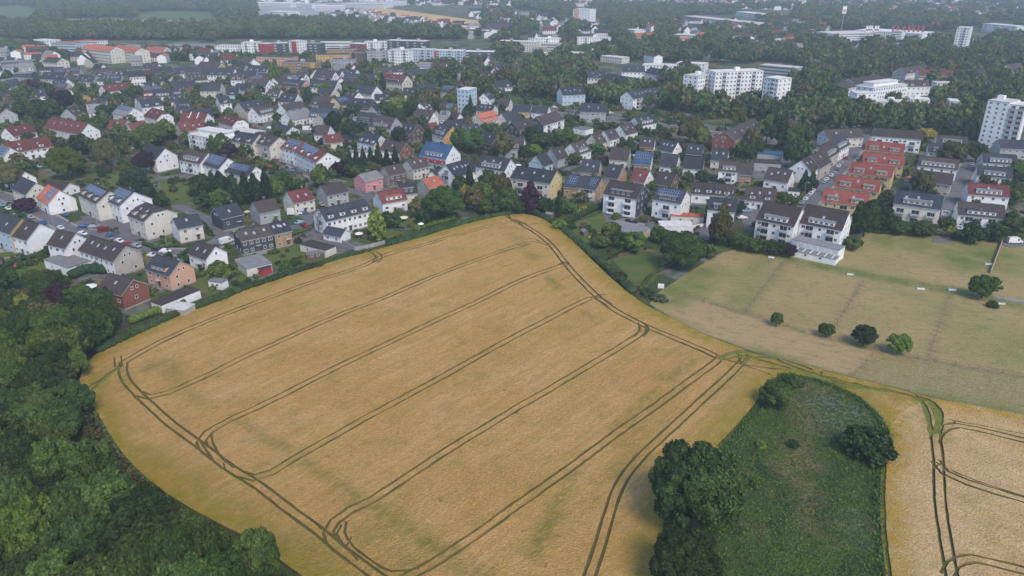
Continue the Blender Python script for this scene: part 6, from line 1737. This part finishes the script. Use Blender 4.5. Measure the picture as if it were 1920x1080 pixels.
zone([(930,100),(1110,112),(1110,165),(1000,172),(930,165)], 60, 3, addt(5, 8, 12, 17))
zone([(1230,128),(1310,130),(1310,190),(1240,185)], 24, 3, addt(5, 8, 12, 17))
zone([(1460,110),(1840,120),(1920,130),(1920,215),(1850,225),(1780,220),(1560,215),(1460,190)], 190, 2.5, addt(4.5, 8, 10, 16))
zone([(640,112),(940,112),(940,200),(840,195),(760,215),(650,180)], 70, 2.5, addt(3.5, 6.5, 8, 14))
zone([(0,128),(300,140),(620,160),(640,240),(470,240),(320,250),(0,240)], 60, 2.2, addt(2.2, 4.2, 5, 10))
zone([(-20,150),(960,160),(960,300),(800,262),(640,270),(480,335),(250,330),(-20,330)], 230, 1.6, addt(2.2, 4.2, 5, 9.5, .7))
zone([(960,215),(1300,262),(1500,330),(1480,380),(1380,440),(1100,400),(960,330)], 60, 1.5, addt(1.8, 3.2, 4, 7, .7))
zone([(1640,260),(1960,290),(1960,430),(1640,400)], 36, 1.5, addt(2, 3.4, 4, 7, .7))
zone([(-20,86),(400,96),(640,104),(960,98),(960,124),(660,126),(400,116),(-20,106)], 420, 2.0, addt(3, 6, 6, 11))
zone([(380,118),(640,122),(960,122),(960,165),(640,160),(380,150)], 90, 2, addt(2.5, 5, 6, 12))
def woods(poly, n, lo=4.5, hi=8.5, over=.56): zone(poly, n, 2.5, addt(lo, hi, 9, 17, over), 8)
woods([(-40,40),(120,44),(420,46),(640,58),(1000,72),(1000,80),(740,74),(480,76),(300,84),(0,72)], 2600)
woods([(-60,8),(480,8),(1000,24),(1000,60),(640,56),(440,44),(-60,40)], 2000, 5, 9)
woods([(960,14),(1240,14),(1920,40),(1960,60),(1500,62),(1100,60)], 2200, 5, 9)
woods([(1240,14),(1930,14),(1930,40),(1600,30)], 500, 5, 9, 1.0)
woods([(960,60),(1500,58),(1960,82),(1960,134),(1500,122),(1300,118),(960,108)], 1150)
woods([(-80,-12),(1990,-12),(1990,14),(-80,10)], 1500, 6, 11, .8)
fp = np.array(far_pts)
me = bpy.data.meshes.new("distant_trees"); me.vertices.add(len(fp))
me.vertices.foreach_set("co", np.concatenate([fp[:, :2], np.zeros((len(fp), 1))], 1).astype(np.float32).ravel())
rg = np.random.default_rng(8)
for nm_, arr in (("rr", fp[:, 2]), ("hh", fp[:, 3]/2.05), ("rot", rg.uniform(0, 6.28, len(fp)))):
    at = me.attributes.new(nm_, 'FLOAT', 'POINT'); at.data.foreach_set("value", arr.astype(np.float32))
ai = me.attributes.new("pick", 'INT', 'POINT'); ai.data.foreach_set("value", rg.integers(0, 8, len(fp)).astype(np.int32))
src = bpy.data.collections.new("far_tree_kinds")
for i, m_ in enumerate(LOW + LOW):
    m2 = m_.copy(); m2.materials.clear(); m2.materials.append(LEAF[['far','far','mid','olive','far','dark','far','far'][i]])
    o = bpy.data.objects.new("kind%d" % i, m2); src.objects.link(o)
ng = bpy.data.node_groups.new("scatter_trees", 'GeometryNodeTree')
ng.interface.new_socket("Geometry", in_out='INPUT', socket_type='NodeSocketGeometry'); ng.interface.new_socket("Geometry", in_out='OUTPUT', socket_type='NodeSocketGeometry')
N = ng.nodes; gi = N.new("NodeGroupInput"); go = N.new("NodeGroupOutput"); iop = N.new("GeometryNodeInstanceOnPoints"); ci = N.new("GeometryNodeCollectionInfo")
ci.inputs["Collection"].default_value = src; ci.inputs["Separate Children"].default_value = True; ci.inputs["Reset Children"].default_value = True
def nattr(nm_, ty='FLOAT'):
    a = N.new("GeometryNodeInputNamedAttribute"); a.data_type = ty; a.inputs["Name"].default_value = nm_; return a.outputs[0]
cs = N.new("ShaderNodeCombineXYZ"); cr_ = N.new("ShaderNodeCombineXYZ"); L_ = ng.links
L_.new(nattr("rr"), cs.inputs[0]); L_.new(nattr("rr"), cs.inputs[1]); L_.new(nattr("hh"), cs.inputs[2]); L_.new(nattr("rot"), cr_.inputs[2])
L_.new(gi.outputs[0], iop.inputs["Points"]); L_.new(ci.outputs[0], iop.inputs["Instance"]); iop.inputs["Pick Instance"].default_value = True
L_.new(nattr("pick", 'INT'), iop.inputs["Instance Index"]); L_.new(cr_.outputs[0], iop.inputs["Rotation"]); L_.new(cs.outputs[0], iop.inputs["Scale"])
L_.new(iop.outputs[0], go.inputs[0])
o = obj("distant_trees", me); md = o.modifiers.new("scatter", 'NODES'); md.node_group = ng; tag(o, kind="stuff")
print("far trees", len(fp), "things", len(TREES))

# garden shrubs between the nearer houses
rnd = random.Random(9); SHR = 0
GP = [Vector((p.x, p.y)) for p in G([(-20,250),(300,262),(640,262),(960,250),(1300,262),(1500,300),(1540,320),(1490,420),(1380,470),(1230,470),(1130,480),(1000,398),(900,408),(700,462),(560,500),(400,555),(260,605),(200,600),(100,520),(-20,500)])]
xs = [p.x for p in GP]; ys = [p.y for p in GP]
for _ in range(12000):
    if SHR >= 285: break
    x, y = rnd.uniform(min(xs), max(xs)), rnd.uniform(min(ys), max(ys)); r_ = rnd.uniform(1.0, 2.3)
    if not inside((x, y), GP) or on_house((x, y), r_+.4) or on_road((x, y), pad=r_-1.8) or not clear_of_trees((x, y), r_*.7) or inside((x, y), fieldpoly): continue
    cl = rnd.choice(['dark','mid','mid','light','olive','mid','copper' if rnd.random() < .3 else 'dark'])
    tree((x, y), r_, r_*rnd.uniform(1.1, 1.9), 'bush', cl, f"small {CN[cl]} garden shrub between the houses", "garden shrubs between the houses", near_cat="shrub"); SHR += 1
# ------------------------------------------------------------------ cars
def car_mesh_parts(kind):
    L, W, H = {'car': (4.4, 1.8, 1.45), 'van': (5.6, 2.0, 2.35), 'camper': (6.4, 2.25, 2.8), 'small': (3.8, 1.7, 1.5)}[kind]
    def body():
        b = bmesh.new(); z0 = .28
        if kind in ('van', 'camper'): prof = [(-L/2,z0),(L/2,z0),(L/2,.9),(L/2-.9,1.15),(L/2-1.5,H-.1),(L/2-1.8,H),(-L/2+.1,H),(-L/2,H-.2)]
        else: prof = [(-L/2,z0+.1),(-L/2+.2,z0),(L/2-.2,z0),(L/2,z0+.15),(L/2-.05,.72),(L/2-1.0,.92),(L/2-1.75,H-.05),(L/2-2.2,H),(-L/2+1.0,H),(-L/2+.25,.98),(-L/2,.9)]
        rows = []
        for y, k in ((-W/2, 1), (W/2, 1)):
            rows.append([b.verts.new((x, y*(1 if z < 1.0 or kind in ('van','camper') else .82), z)) for x, z in prof])
        n = len(prof)
        b.faces.new(rows[0][::1]); b.faces.new(rows[1][::-1])
        for i in range(n): b.faces.new((rows[0][i], rows[1][i], rows[1][(i+1) % n], rows[0][(i+1) % n]))
        bmesh.ops.recalc_face_normals(b, faces=b.faces); bmesh.ops.bevel(b, geom=[e for e in b.edges], offset=.06, segments=1, affect='EDGES')
        me = bpy.data.meshes.new("body"); b.to_mesh(me); b.free(); me.materials.append(M['glass']); return me
    def glass():
        m = MB(); 
        if kind in ('van', 'camper'):
            m.quad((L/2-.93,-W*.44,1.2),(L/2-.93,W*.44,1.2),(L/2-1.43,W*.42,H-.2),(L/2-1.43,-W*.42,H-.2)) 
            for s in (-1, 1): m.box(L/2-2.3, L/2-1.55, s*W/2-.01 if s > 0 else s*W/2-.02, s*W/2+.02 if s > 0 else s*W/2+.01, 1.2, H-.45)
            me = m
        else:
            w = W*.38
            m.quad((L/2-.98,-w,.96),(L/2-.98,w,.96),(L/2-1.70,w*.95,H-.05),(L/2-1.70,-w*.95,H-.05)); m.quad((-L/2+.27,w,1.02),(-L/2+.27,-w,1.02),(-L/2+.95,-w*.95,H-.03),(-L/2+.95,w*.95,H-.03))
            for s in (-1, 1): m.quad((-L/2+.6,s*W*.47,1.02),(L/2-1.2,s*W*.47,1.0),(L/2-1.9,s*W*.425,H-.1),(-L/2+1.05,s*W*.425,H-.1))
        return m.mesh("window", [M['glass']])
    def wheel():
        m = MB(); k = 12; r = .32
        c0 = [(math.cos(a*6.283/k)*r, -.11, math.sin(a*6.283/k)*r) for a in range(k)]; c1 = [(x, .11, z) for x, _, z in c0]
        m.poly(c0); m.poly(c1[::-1])
        for i in range(k): m.quad(c0[i], c1[i], c1[(i+1) % k], c0[(i+1) % k])
        m.poly([(x*.55, -.115, z*.55) for x, _, z in c0], 1); m.poly([(x*.55, .115, z*.55) for x, _, z in c1[::-1]], 1)
        return m.mesh("wheel", [M['tyre'], M['metal']])
    def lamp():
        m = MB(); m.box(-.06, .03, -.18, .18, -.08, .08); return m.mesh("headlight", [M['skylight']])
    return (cached(("cb", kind), body), cached(("cg", kind), glass), cached(("cw",), wheel), cached(("ch",), lamp), L, W)
M['tyre'] = mat("tyre", (.02,.02,.02), .9)
PAINT = {k: mat("car_"+k, c, .25, None, .6, .1) for k, c in dict(white=(.68,.68,.67), silver=(.33,.34,.36), grey=(.13,.135,.145), black=(.025,.025,.03), red=(.32,.03,.025), blue=(.04,.10,.26), lightblue=(.22,.36,.45), green=(.06,.25,.09), darkred=(.14,.02,.02), yellow=(.6,.5,.05)).items()}
def road_dir(p):
    best = (1e9, 0)
    for l, w, _ in ROADS:
        for i in range(0, len(l)-1):
            d = (l[i][0]-p[0])**2+(l[i][1]-p[1])**2
            if d < best[0]: e = l[i+1]-l[i]; best = (d, math.atan2(e.y, e.x))
    return best[1]
def car(x, y, kind, colr, label, a=None, group=None):
    p = P(x, y, .6); rz = road_dir(p) if a is None else R(a)
    b, g_, w_, h_, L, W = car_mesh_parts(kind)
    nm = {'van': 'van', 'camper': 'caravan'}.get(kind, 'parked_car'); z = .12
    root = empty(nm, (p.x, p.y, z), rz)
    o = obj("body", b, root); o.material_slots[0].link = 'OBJECT'; o.material_slots[0].material = PAINT[colr]
    obj("window", g_, root)
    for sx in (-1, 1):
        for sy in (-1, 1): put(w_, "wheel", root, (sx*(L/2-.85), sy*(W/2-.08), .32))
    for sy in (-1, 1): put(h_, "headlight", root, (L/2-.03, sy*W*.33, .62))
    tag(root, label, 'van' if kind == 'van' else 'caravan' if kind == 'camper' else 'car', group or "cars parked in the streets")
CARS = """
3 384 car lightblue x pale blue car at the left edge by the lawn
15 391 small white x small white round car beside the lawn at the left edge
43 402 car green x bright green car on the street before the purple leaved tree
57 407 car silver x silver car behind the green one
81 417 car blue x dark blue car on the street behind the orange gabled house
113 427 car white x white car below the silver one by the hedge
157 424 car blue 20 dark blue car at the head of the cream blocks' parking place
176 425 car silver 20 silver car left of the red van
198 432 van darkred 20 dark red van beside the cream blocks
209 440 small blue 20 blue car in front of the dark red van
155 438 car white x white car behind the white terrace
123 403 small blue x blue car on the yard of the orange roofed white house
153 294 car blue 10 blue car under the tall olive tree
71 313 car lightblue 15 light blue car behind the red roofed row
224 452 car white x white car, first of three before the beige terrace
240 457 car red x red car, second of three before the beige terrace
256 461 car silver x silver car, third of three before the beige terrace
265 474 car grey x grey car beside the beige terrace gable
295 467 car black x black car on the street corner
310 471 car white x white car beside the black one on the street corner
285 479 small white x white car behind the peach coloured house
341 488 car white x white car right of the peach coloured house
356 473 small white x small white car near the small white house
44 484 car silver x pale car in the yard before the orange gabled house
8 458 camper lightblue 40 pale blue camper at the left edge yard
425 453 van white x white van left of the slate clad pair
562 417 car lightblue x pale blue car at the junction above the lane
571 423 car darkred x dark red car at the junction above the lane
577 426 small red x small red car right of the dark red one
553 400 camper white 10 white caravan before the cream red roofed house
568 399 car blue 15 blue car beside the white caravan
602 383 car silver x silver car before the light grey house
457 302 car silver 10 silver car beside the solar roofed hall
508 313 car red 15 red car in the yard of the solar apartments
517 316 car white 15 white car next to the red one in the apartments' yard
550 321 car blue 15 blue car in the yard corner of the solar apartments
507 240 car white 5 white car above the low flat house
577 243 camper white 5 white caravan beside the brown roofed gable
478 239 small red 5 small red car near the low flat house
1397 395 van lightblue 5 blue and white van behind the dark slate gable
1392 408 car white 5 white car below the blue and white van
1504 380 car silver x silver car, nearest in the row on the straight street
1511 373 car white x white car, second in the row on the straight street
1516.5 367 car silver x silver car, third in the row on the straight street
1521 362 car white x white car, fourth in the row on the straight street
1525.5 357 small white x white small car, fifth in the row on the straight street
1545 341 car lightblue x pale blue car, sixth in the row on the straight street
1550 336 car white x white car, seventh in the row on the straight street
1559 329 car white x white car, eighth in the row on the straight street
1564 324 car lightblue x pale blue car, ninth in the row on the straight street
1571 317 car grey x grey car, tenth in the row on the straight street
1573 311 car white x white car, eleventh in the row on the straight street
1578 306 car silver x silver car, farthest in the left row of the street
1587 296 car red x red car at the far end of the stepped row
1612 274 car white x white car before the farthest red terrace
1610 297 car white x white car before the second red terrace
1305 389 car black x black car behind the walled terrace
1053 321 car black x dark car behind the yellow gabled apartments
1648 412 van white 60 white trailer like van under the dark broad conifer
1800 427 car white x white car at the end of the right hand road
1822 308 car silver x silver car on the right hand road
1902 453 van white 0 white van at the right edge of the paddock
1777 397 small yellow x small yellow vehicle beside the white garage
1112 303 car white x white car on the lane behind the solar houses
1190 293 car silver x silver car on the lane below the blue solar roof
1395 318 car white 5 white car before the grey workshops
1040 201 car white x white car on the avenue, left
1056 203 car silver x silver car on the avenue, right
1145 212 car white x white car on the avenue beside the slate clad house
"""
for ln in CARS.strip().splitlines():
    t = ln.split(None, 5); car(float(t[0]), float(t[1]), t[2], t[3], t[5], None if t[4] == 'x' else float(t[4]))

# ------------------------------------------------------------------ shrubbery that fills the gardens, too dense to count
GRN = [crown("low_bush", 81+i, 'bush', 8, 110, .20, 1) for i in range(4)]
src2 = bpy.data.collections.new("shrub_kinds")
for i, cl in enumerate(['mid','dark','light','olive','mid','dark','mid','olive']):
    m2 = GRN[i % 4].copy(); m2.materials.clear(); m2.materials.append(LEAF[cl]); src2.objects.link(bpy.data.objects.new("bush%d" % i, m2))
rnd = random.Random(21); pts = []
TP = [Vector((p.x, p.y)) for p in G([(-40,150),(900,150),(1300,190),(1960,262),(1960,440),(1640,432),(1560,470),(1400,470),(1230,480),(1130,480),(1000,396),(900,404),(700,462),(560,500),(400,552),(260,600),(200,600),(100,520),(-40,500)])]
xs = [p.x for p in TP]; ys = [p.y for p in TP]
for _ in range(16000):
    if len(pts) >= 4200: break
    x, y = rnd.uniform(min(xs), max(xs)), rnd.uniform(min(ys), max(ys))
    r_ = rnd.uniform(.6, 1.5) if y < 420 else rnd.uniform(1.0, 3.2)
    if math.sin(x*.09+1.3)*math.sin(y*.07)+rnd.uniform(-1, 1) < -.2: continue
    if not inside((x, y), TP) or on_house((x, y), r_*.7+.3) or on_road((x, y), pad=r_-2.2) or inside((x, y), fieldpoly): continue
    pts.append((x, y, r_, r_*rnd.uniform(.9, 1.6)))
fp = np.array(pts); me = bpy.data.meshes.new("garden_shrubbery"); me.vertices.add(len(fp))
me.vertices.foreach_set("co", np.concatenate([fp[:, :2], np.zeros((len(fp), 1))], 1).astype(np.float32).ravel())
rg = np.random.default_rng(18)
for nm_, arr in (("rr", fp[:, 2]), ("hh", fp[:, 3]/1.4), ("rot", rg.uniform(0, 6.28, len(fp)))):
    at = me.attributes.new(nm_, 'FLOAT', 'POINT'); at.data.foreach_set("value", arr.astype(np.float32))
ai = me.attributes.new("pick", 'INT', 'POINT'); ai.data.foreach_set("value", rg.integers(0, 8, len(fp)).astype(np.int32))
ng2 = ng.copy()
for n_ in ng2.nodes:
    if n_.bl_idname == "GeometryNodeCollectionInfo": n_.inputs["Collection"].default_value = src2
o = obj("garden_shrubbery", me); md = o.modifiers.new("scatter", 'NODES'); md.node_group = ng2; tag(o, kind="stuff")

# ------------------------------------------------------------------ paddock fences, tubs, garden things
post = MB(); post.box(-.05, .05, -.05, .05, 0, 1.2); POST = post.mesh("post", [M['wood']])
def fence(pts, label, step=4.5, col_='wood', h=1.1, rails=(1.05,)):
    l = smooth(G(pts), step); root = empty("fence", (l[0].x, l[0].y, 0))
    for p in l: put(POST, "post", root, (p.x-l[0].x, p.y-l[0].y, 0))
    for z in rails:
        m = MB()
        for a, b in zip(l[:-1], l[1:]):
            a = a-l[0]; b = b-l[0]; m.quad((a.x, a.y, z-.03), (b.x, b.y, z-.03), (b.x, b.y, z+.03), (a.x, a.y, z+.03))
            n = (b-a).normalized().orthogonal()*.03; m.quad((a.x-n.x, a.y-n.y, z+.03), (b.x-n.x, b.y-n.y, z+.03), (b.x+n.x, b.y+n.y, z+.03), (a.x+n.x, a.y+n.y, z+.03))
        m.build("rail", [M[col_]], root)
    tag(root, label, "fence")
fence(FEN['a'], "long wire fence through the paddocks with the five small trees")
fence(FEN['b'], "wire fence between the first two paddocks from the left")
fence(FEN['c'], "wire fence in the middle between two paddocks")
fence(FEN['d'], "wire fence left of the rightmost paddock")
fence([(1300,503),(1370,469),(1440,485),(1480,491),(1600,511),(1700,531),(1785,543)], "upper fence of the green lane across the paddocks")
fence([(1440,492),(1600,519),(1700,540),(1785,553),(1850,566),(1920,582)], "lower fence of the green lane across the paddocks")
fence(FEN['g'], "wire fence between wheat field and paddocks")
fence(FEN['f'], "short fence between the pale strip and the grey green strip")
m = MB()
def wall_strip(name, pts, h, w, mt, label, cat):
    l = smooth(G(pts), 6.0); a = offset(l, w/2); b = offset(l, -w/2); m = MB()
    for i in range(len(l)-1):
        m.quad((*b[i],h),(*b[i+1],h),(*a[i+1],h),(*a[i],h)); m.quad((*a[i],h),(*a[i+1],h),(*a[i+1],0),(*a[i],0)); m.quad((*b[i+1],h),(*b[i],h),(*b[i],0),(*b[i+1],0))
    m.quad((*a[0],0),(*b[0],0),(*b[0],h),(*a[0],h)); m.quad((*b[-1],0),(*a[-1],0),(*a[-1],h),(*b[-1],h))
    return tag(m.build(name, [mt]), label, cat)
M['pinkwall'] = mat("pink_boards", (.42,.27,.24), .8)
wall_strip("fence", [(1879,454),(1868,484),(1857,513)], 1.5, .25, M['pinkwall'], "pale pink board fence running down to the round paddock tree", "fence")
wall_strip("wall", [(1862,558),(1890,563),(1925,570),(1980,580)], .7, .4, M['concrete'], "low pale wall at the right edge behind the paddock", "wall")
wall_strip("wall", [(640,455),(665,470),(690,466),(722,457)], 1.5, .2, M['concrete'], "grey board fence at the end of the lane by the field", "wall")
wall_strip("wall", [(1247,428),(1295,428),(1325,424)], 1.3, .25, M['white'], "white parapet wall before the slate mansard house", "wall")
TB = MB(); TB.box(-1.1,1.1,-.4,.4,.15,.75,0); TB.box(-1.0,1.0,-.3,.3,.75,.76,1); TB.box(-1.1,-.9,-.4,.4,0,.15); TB.box(.9,1.1,-.4,.4,0,.15); TBM = TB.mesh("water_trough", [M['white'], M['glass']])
for i, (x, y, lb) in enumerate([(1445,484,"white water trough by the hedge, leftmost along the green lane"),(1594,516,"white water trough above the second paddock from the left"),(1726,543,"white water trough left of the pair at the green lane"),(1785,545,"white water trough right of the pair at the green lane"),
                               (1877,571,"white water trough at the right below the round paddock tree"),(1853,497,"white water trough beside the pink fence")]):
    p = P(x, y); o = obj("water_trough", TBM, None, (p.x, p.y, .02), R(-12)); tag(o, lb, "trough", "white water troughs on the paddocks")
p = P(1239, 540); m = MB(); m.box(-1,1,-.6,.6,.25,1.3,0); m.box(-1.1,1.1,-.7,.7,0,.25,1); m.box(-.15,.15,-.15,.15,1.3,1.42,1); o = m.build("water_tank", [M['white'], M['metal']], None, (p.x,p.y,.02), R(-15)); tag(o, "white water tank standing at the left corner of the paddocks", "water tank")
def parasol(x, y, mt, label, r_=1.6):
    p = P(x, y, 2.2); root = empty("parasol", (p.x, p.y, 0)); m = MB(); k = 8
    for i in range(k):
        a, b = i*6.283/k, (i+1)*6.283/k; A = (math.cos(a)*r_, math.sin(a)*r_, 2.1); B = (math.cos(b)*r_, math.sin(b)*r_, 2.1)
        m.poly([A, B, (0,0,2.7)]); m.quad((A[0],A[1],1.95),(B[0],B[1],1.95),B,A)
    m.build("canopy", [mt], root); q = MB(); q.box(-.04,.04,-.04,.04,0,2.7); q.build("pole", [M['metal']], root); q = MB(); q.box(-.35,.35,-.35,.35,0,.1); q.build("base", [M['concrete']], root)
    tag(root, label, "parasol")
parasol(757,407,mat("cream_cloth",(.72,.62,.45),.8),"cream parasol in the garden left of the wide round tree",1.9)
parasol(673,437,M['white'],"white parasol in the garden beside the upright green tree",1.7)
parasol(789,419,M['white'],"small white parasol at the garden huts by the field hedge",1.3)
parasol(167,536,M['white'],"white parasol above the brick house",2.4)
parasol(970,309,M['white'],"white parasol left of the yellow gabled apartments",2.2)
parasol(463,396,mat("apricot_cloth",(.6,.45,.3),.8),"apricot parasol right of the dark slate house",1.4)
parasol(500,361,M['white'],"white parasol behind the grey rendered house",1.5)
parasol(1283,398,M['white'],"white parasol on the walled terrace",1.5)
for x, y, lb in [(752,431,"round trampoline on the lawn by the field's top hedge"),]:
    p = P(x, y); root = empty("trampoline", (p.x,p.y,0)); m = MB(); k = 16
    m.poly([(math.cos(i*6.283/k)*1.9, math.sin(i*6.283/k)*1.9, .85) for i in range(k)], 1)
    for i in range(k):
        a, b = i*6.283/k, (i+1)*6.283/k; m.quad((math.cos(a)*1.9,math.sin(a)*1.9,.86),(math.cos(b)*1.9,math.sin(b)*1.9,.86),(math.cos(b)*2.2,math.sin(b)*2.2,.8),(math.cos(a)*2.2,math.sin(a)*2.2,.8),0)
    m.build("mat", [mat("trampoline_rim",(.12,.25,.22),.6), M['tyre']], root)
    for i in range(6): q = MB(); q.box(-.04,.04,-.04,.04,0,.8); q.build("leg",[M['metal']],root,(math.cos(i*1.047)*2,math.sin(i*1.047)*2,0))
    tag(root, lb, "trampoline")
# yellow slide, orange swing, sail, pool
a = P(1105,446,.3); b = P(1131,435,1.4); root = empty("slide", (a.x,a.y,0)); d = b-a; m = MB(); n = Vector((-d.y,d.x,0)).normalized()*.45
YS = mat("yellow_plastic",(.62,.45,.02),.5)
m.quad((-n.x,-n.y,.3),(n.x,n.y,.3),(d.x+n.x,d.y+n.y,1.4),(d.x-n.x,d.y-n.y,1.4)); 
for s in (-1,1): m.quad((s*n.x,s*n.y,.3),(d.x+s*n.x,d.y+s*n.y,1.4),(d.x+s*n.x,d.y+s*n.y,1.75),(s*n.x,s*n.y,.65))
m.build("chute",[YS],root); q = MB(); q.box(d.x-.5,d.x+.5,d.y-.08,d.y+.08,0,1.4); q.build("ladder",[M['metal']],root); tag(root,"long yellow slide in the garden beside the red hut","slide")
p = P(1093,397); root = empty("swing_set",(p.x,p.y,0)); q = MB(); q.box(-1.6,1.6,-.06,.06,2.1,2.22); q.build("beam",[YS],root)
for s in (-1.5,1.5):
    for t_ in (-.8,.8):
        q = MB(); q.quad((s-.06,t_,0),(s+.06,t_,0),(s+.06,0,2.1),(s-.06,0,2.1)); q.quad((s,t_-.06,0),(s,t_+.06,0),(s,.06,2.1),(s,-.06,2.1)); q.build("leg",[YS],root)
q = MB(); q.box(-.3,.3,-.12,.12,.5,.56); q.box(-.29,-.27,-.01,.01,.56,2.1); q.box(.27,.29,-.01,.01,.56,2.1); q.build("seat",[mat("orange_plastic",(.6,.2,.03),.5)],root); tag(root,"yellow and orange swing set on the lawn right of the copper beech","swing")
p = P(1212,441,1.5); m = MB(); m.poly([(-.9,0,.3),(1.0,.3,.3),(.9,.6,3.9)]); m.poly([(1.0,.35,.3),(-.9,.05,.3),(.9,.65,3.9)]); m.quad((-.9,0,0),(-.82,0,0),(-.82,0,.4),(-.9,0,.4)); m.quad((.9,.6,0),(1,.6,0),(1,.6,3.9),(.9,.6,3.9))
o = m.build("sun_sail",[M['sunlit_cloth']],None,(p.x,p.y,0)); tag(o,"steep triangular sail catching warm light beside the red hut","sail")
p = P(30,505); root = empty("play_slide",(p.x,p.y,0)); q = MB(); q.quad((-.4,-1.6,.1),(.4,-1.6,.1),(.4,.6,1.9),(-.4,.6,1.9)); q.build("chute",[MW['R']],root); q = MB(); q.box(-.5,.5,.6,1.2,0,1.9); q.build("ladder",[M['wood']],root); tag(root,"red play slide on the lawn at the left edge","slide")
p = P(123,349); m = MB(); k = 14; m.poly([(math.cos(i*6.283/k)*2, math.sin(i*6.283/k)*2, .7) for i in range(k)],1)
for i in range(k):
    a_, b_ = i*6.283/k,(i+1)*6.283/k; m.quad((math.cos(a_)*2.05,math.sin(a_)*2.05,0),(math.cos(b_)*2.05,math.sin(b_)*2.05,0),(math.cos(b_)*2.05,math.sin(b_)*2.05,.85),(math.cos(a_)*2.05,math.sin(a_)*2.05,.85),0)
o = m.build("pool",[M['white'],mat("pool_water",(.05,.35,.45),.1)],None,(p.x,p.y,0)); tag(o,"turquoise round pool behind the orange roofed white house","pool")
# garden sheds
sm = MB(); sm.box(-1.5,1.5,-1.1,1.1,0,2.0,0,bottom=False)
for s_ in (-1,1): sm.poly([(s_*1.5,s_*-1.1,2.0),(s_*1.5,s_*1.1,2.0),(s_*1.5,0,2.6)],0)
SHB = sm.mesh("wall",[M['wood']]); sm = MB(); sm.quad((-1.7,-1.3,1.9),(1.7,-1.3,1.9),(1.7,0,2.68),(-1.7,0,2.68)); sm.quad((1.7,1.3,1.9),(-1.7,1.3,1.9),(-1.7,0,2.68),(1.7,0,2.68)); SHR_ = [sm.mesh("roof",[MR[k]]) for k in 'gdb']
sm = MB(); sm.box(-.4,.4,-1.16,-1.105,.05,1.85); SHD = sm.mesh("door",[M['door']])
rnd = random.Random(44); ns_ = 0; xs = [p.x for p in GP]; ys = [p.y for p in GP]
for _ in range(9000):
    if ns_ >= 46: break
    x, y = rnd.uniform(min(xs), max(xs)), rnd.uniform(min(ys), max(ys))
    if not inside((x, y), GP) or on_house((x, y), 2.2) or on_road((x, y), pad=.5) or not clear_of_trees((x, y), 1.6) or inside((x, y), fieldpoly): continue
    ns_ += 1; a = rnd.uniform(0, 3.1); root = empty("garden_shed",(x,y,0),a); add_foot((x,y),3.4,2.6,a); obj("wall",SHB,root); obj("roof",rnd.choice(SHR_),root); obj("door",SHD,root)
    tag(root,"small wooden garden shed with pitched roof in a back garden","shed","small sheds in the back gardens")
ZL[0] = 0.13
for _ in range(70):      # terraces behind the houses
    f = rnd.choice(FOOT[:120]); d = f[3]+2.0; sg = -1; cx_, cy_ = f[0]+sg*-f[5]*d, f[1]+sg*f[4]*d
    if on_house((cx_, cy_), 1.5) or on_road((cx_, cy_)) or inside((cx_, cy_), fieldpoly): continue
    m = MB(); m.quad((-2.4,-1.6,0),(2.4,-1.6,0),(2.4,1.6,0),(-2.4,1.6,0)); o = m.build("patio",[M['paving']],None,(cx_,cy_,nz()),math.atan2(f[5],f[4])); o["kind"] = "structure"
# street lamps
lm = MB(); lm.box(-.06,.06,-.06,.06,0,6.4); lm.box(-.04,1.2,-.04,.04,6.4,6.5); LPM = lm.mesh("pole",[M['metal']])
lh = MB(); lh.box(.9,1.6,-.14,.14,6.3,6.4); LHM = lh.mesh("lamp_head",[M['frame']])
nl = 0
for l, w, walk in ROADS:
    if not walk: continue
    for i in range(3, len(l)-3, 9):
        p = l[i]; n = normals(l)[i]*(w/2+.4); q = (p.x+n.x, p.y+n.y)
        if on_house(q, .3) or q[1] > 620 or nl > 60: continue
        nl += 1; root = empty("street_lamp",(q[0],q[1],0), math.atan2(-n.y,-n.x)); obj("pole",LPM,root); obj("lamp_head",LHM,root); tag(root,"slim grey street lamp beside a town street","street lamp","street lamps along the town streets")

# ------------------------------------------------------------------ the air
hz_ = MB(); hz_.box(-5200, 5200, -320, 9100, -1.0, 108.0)
hm = bpy.data.materials.new("haze_air"); hm.use_nodes = True; hn = hm.node_tree.nodes; hn.remove(hn["Principled BSDF"])
pv = hn.new("ShaderNodeVolumePrincipled"); pv.inputs["Color"].default_value = (.74, .88, 1.0, 1); pv.inputs["Density"].default_value = HAZE; pv.inputs["Anisotropy"].default_value = 0.0
hm.node_tree.links.new(pv.outputs[0], hn["Material Output"].inputs["Volume"])
tag(hz_.build("haze", [hm]), kind="stuff")
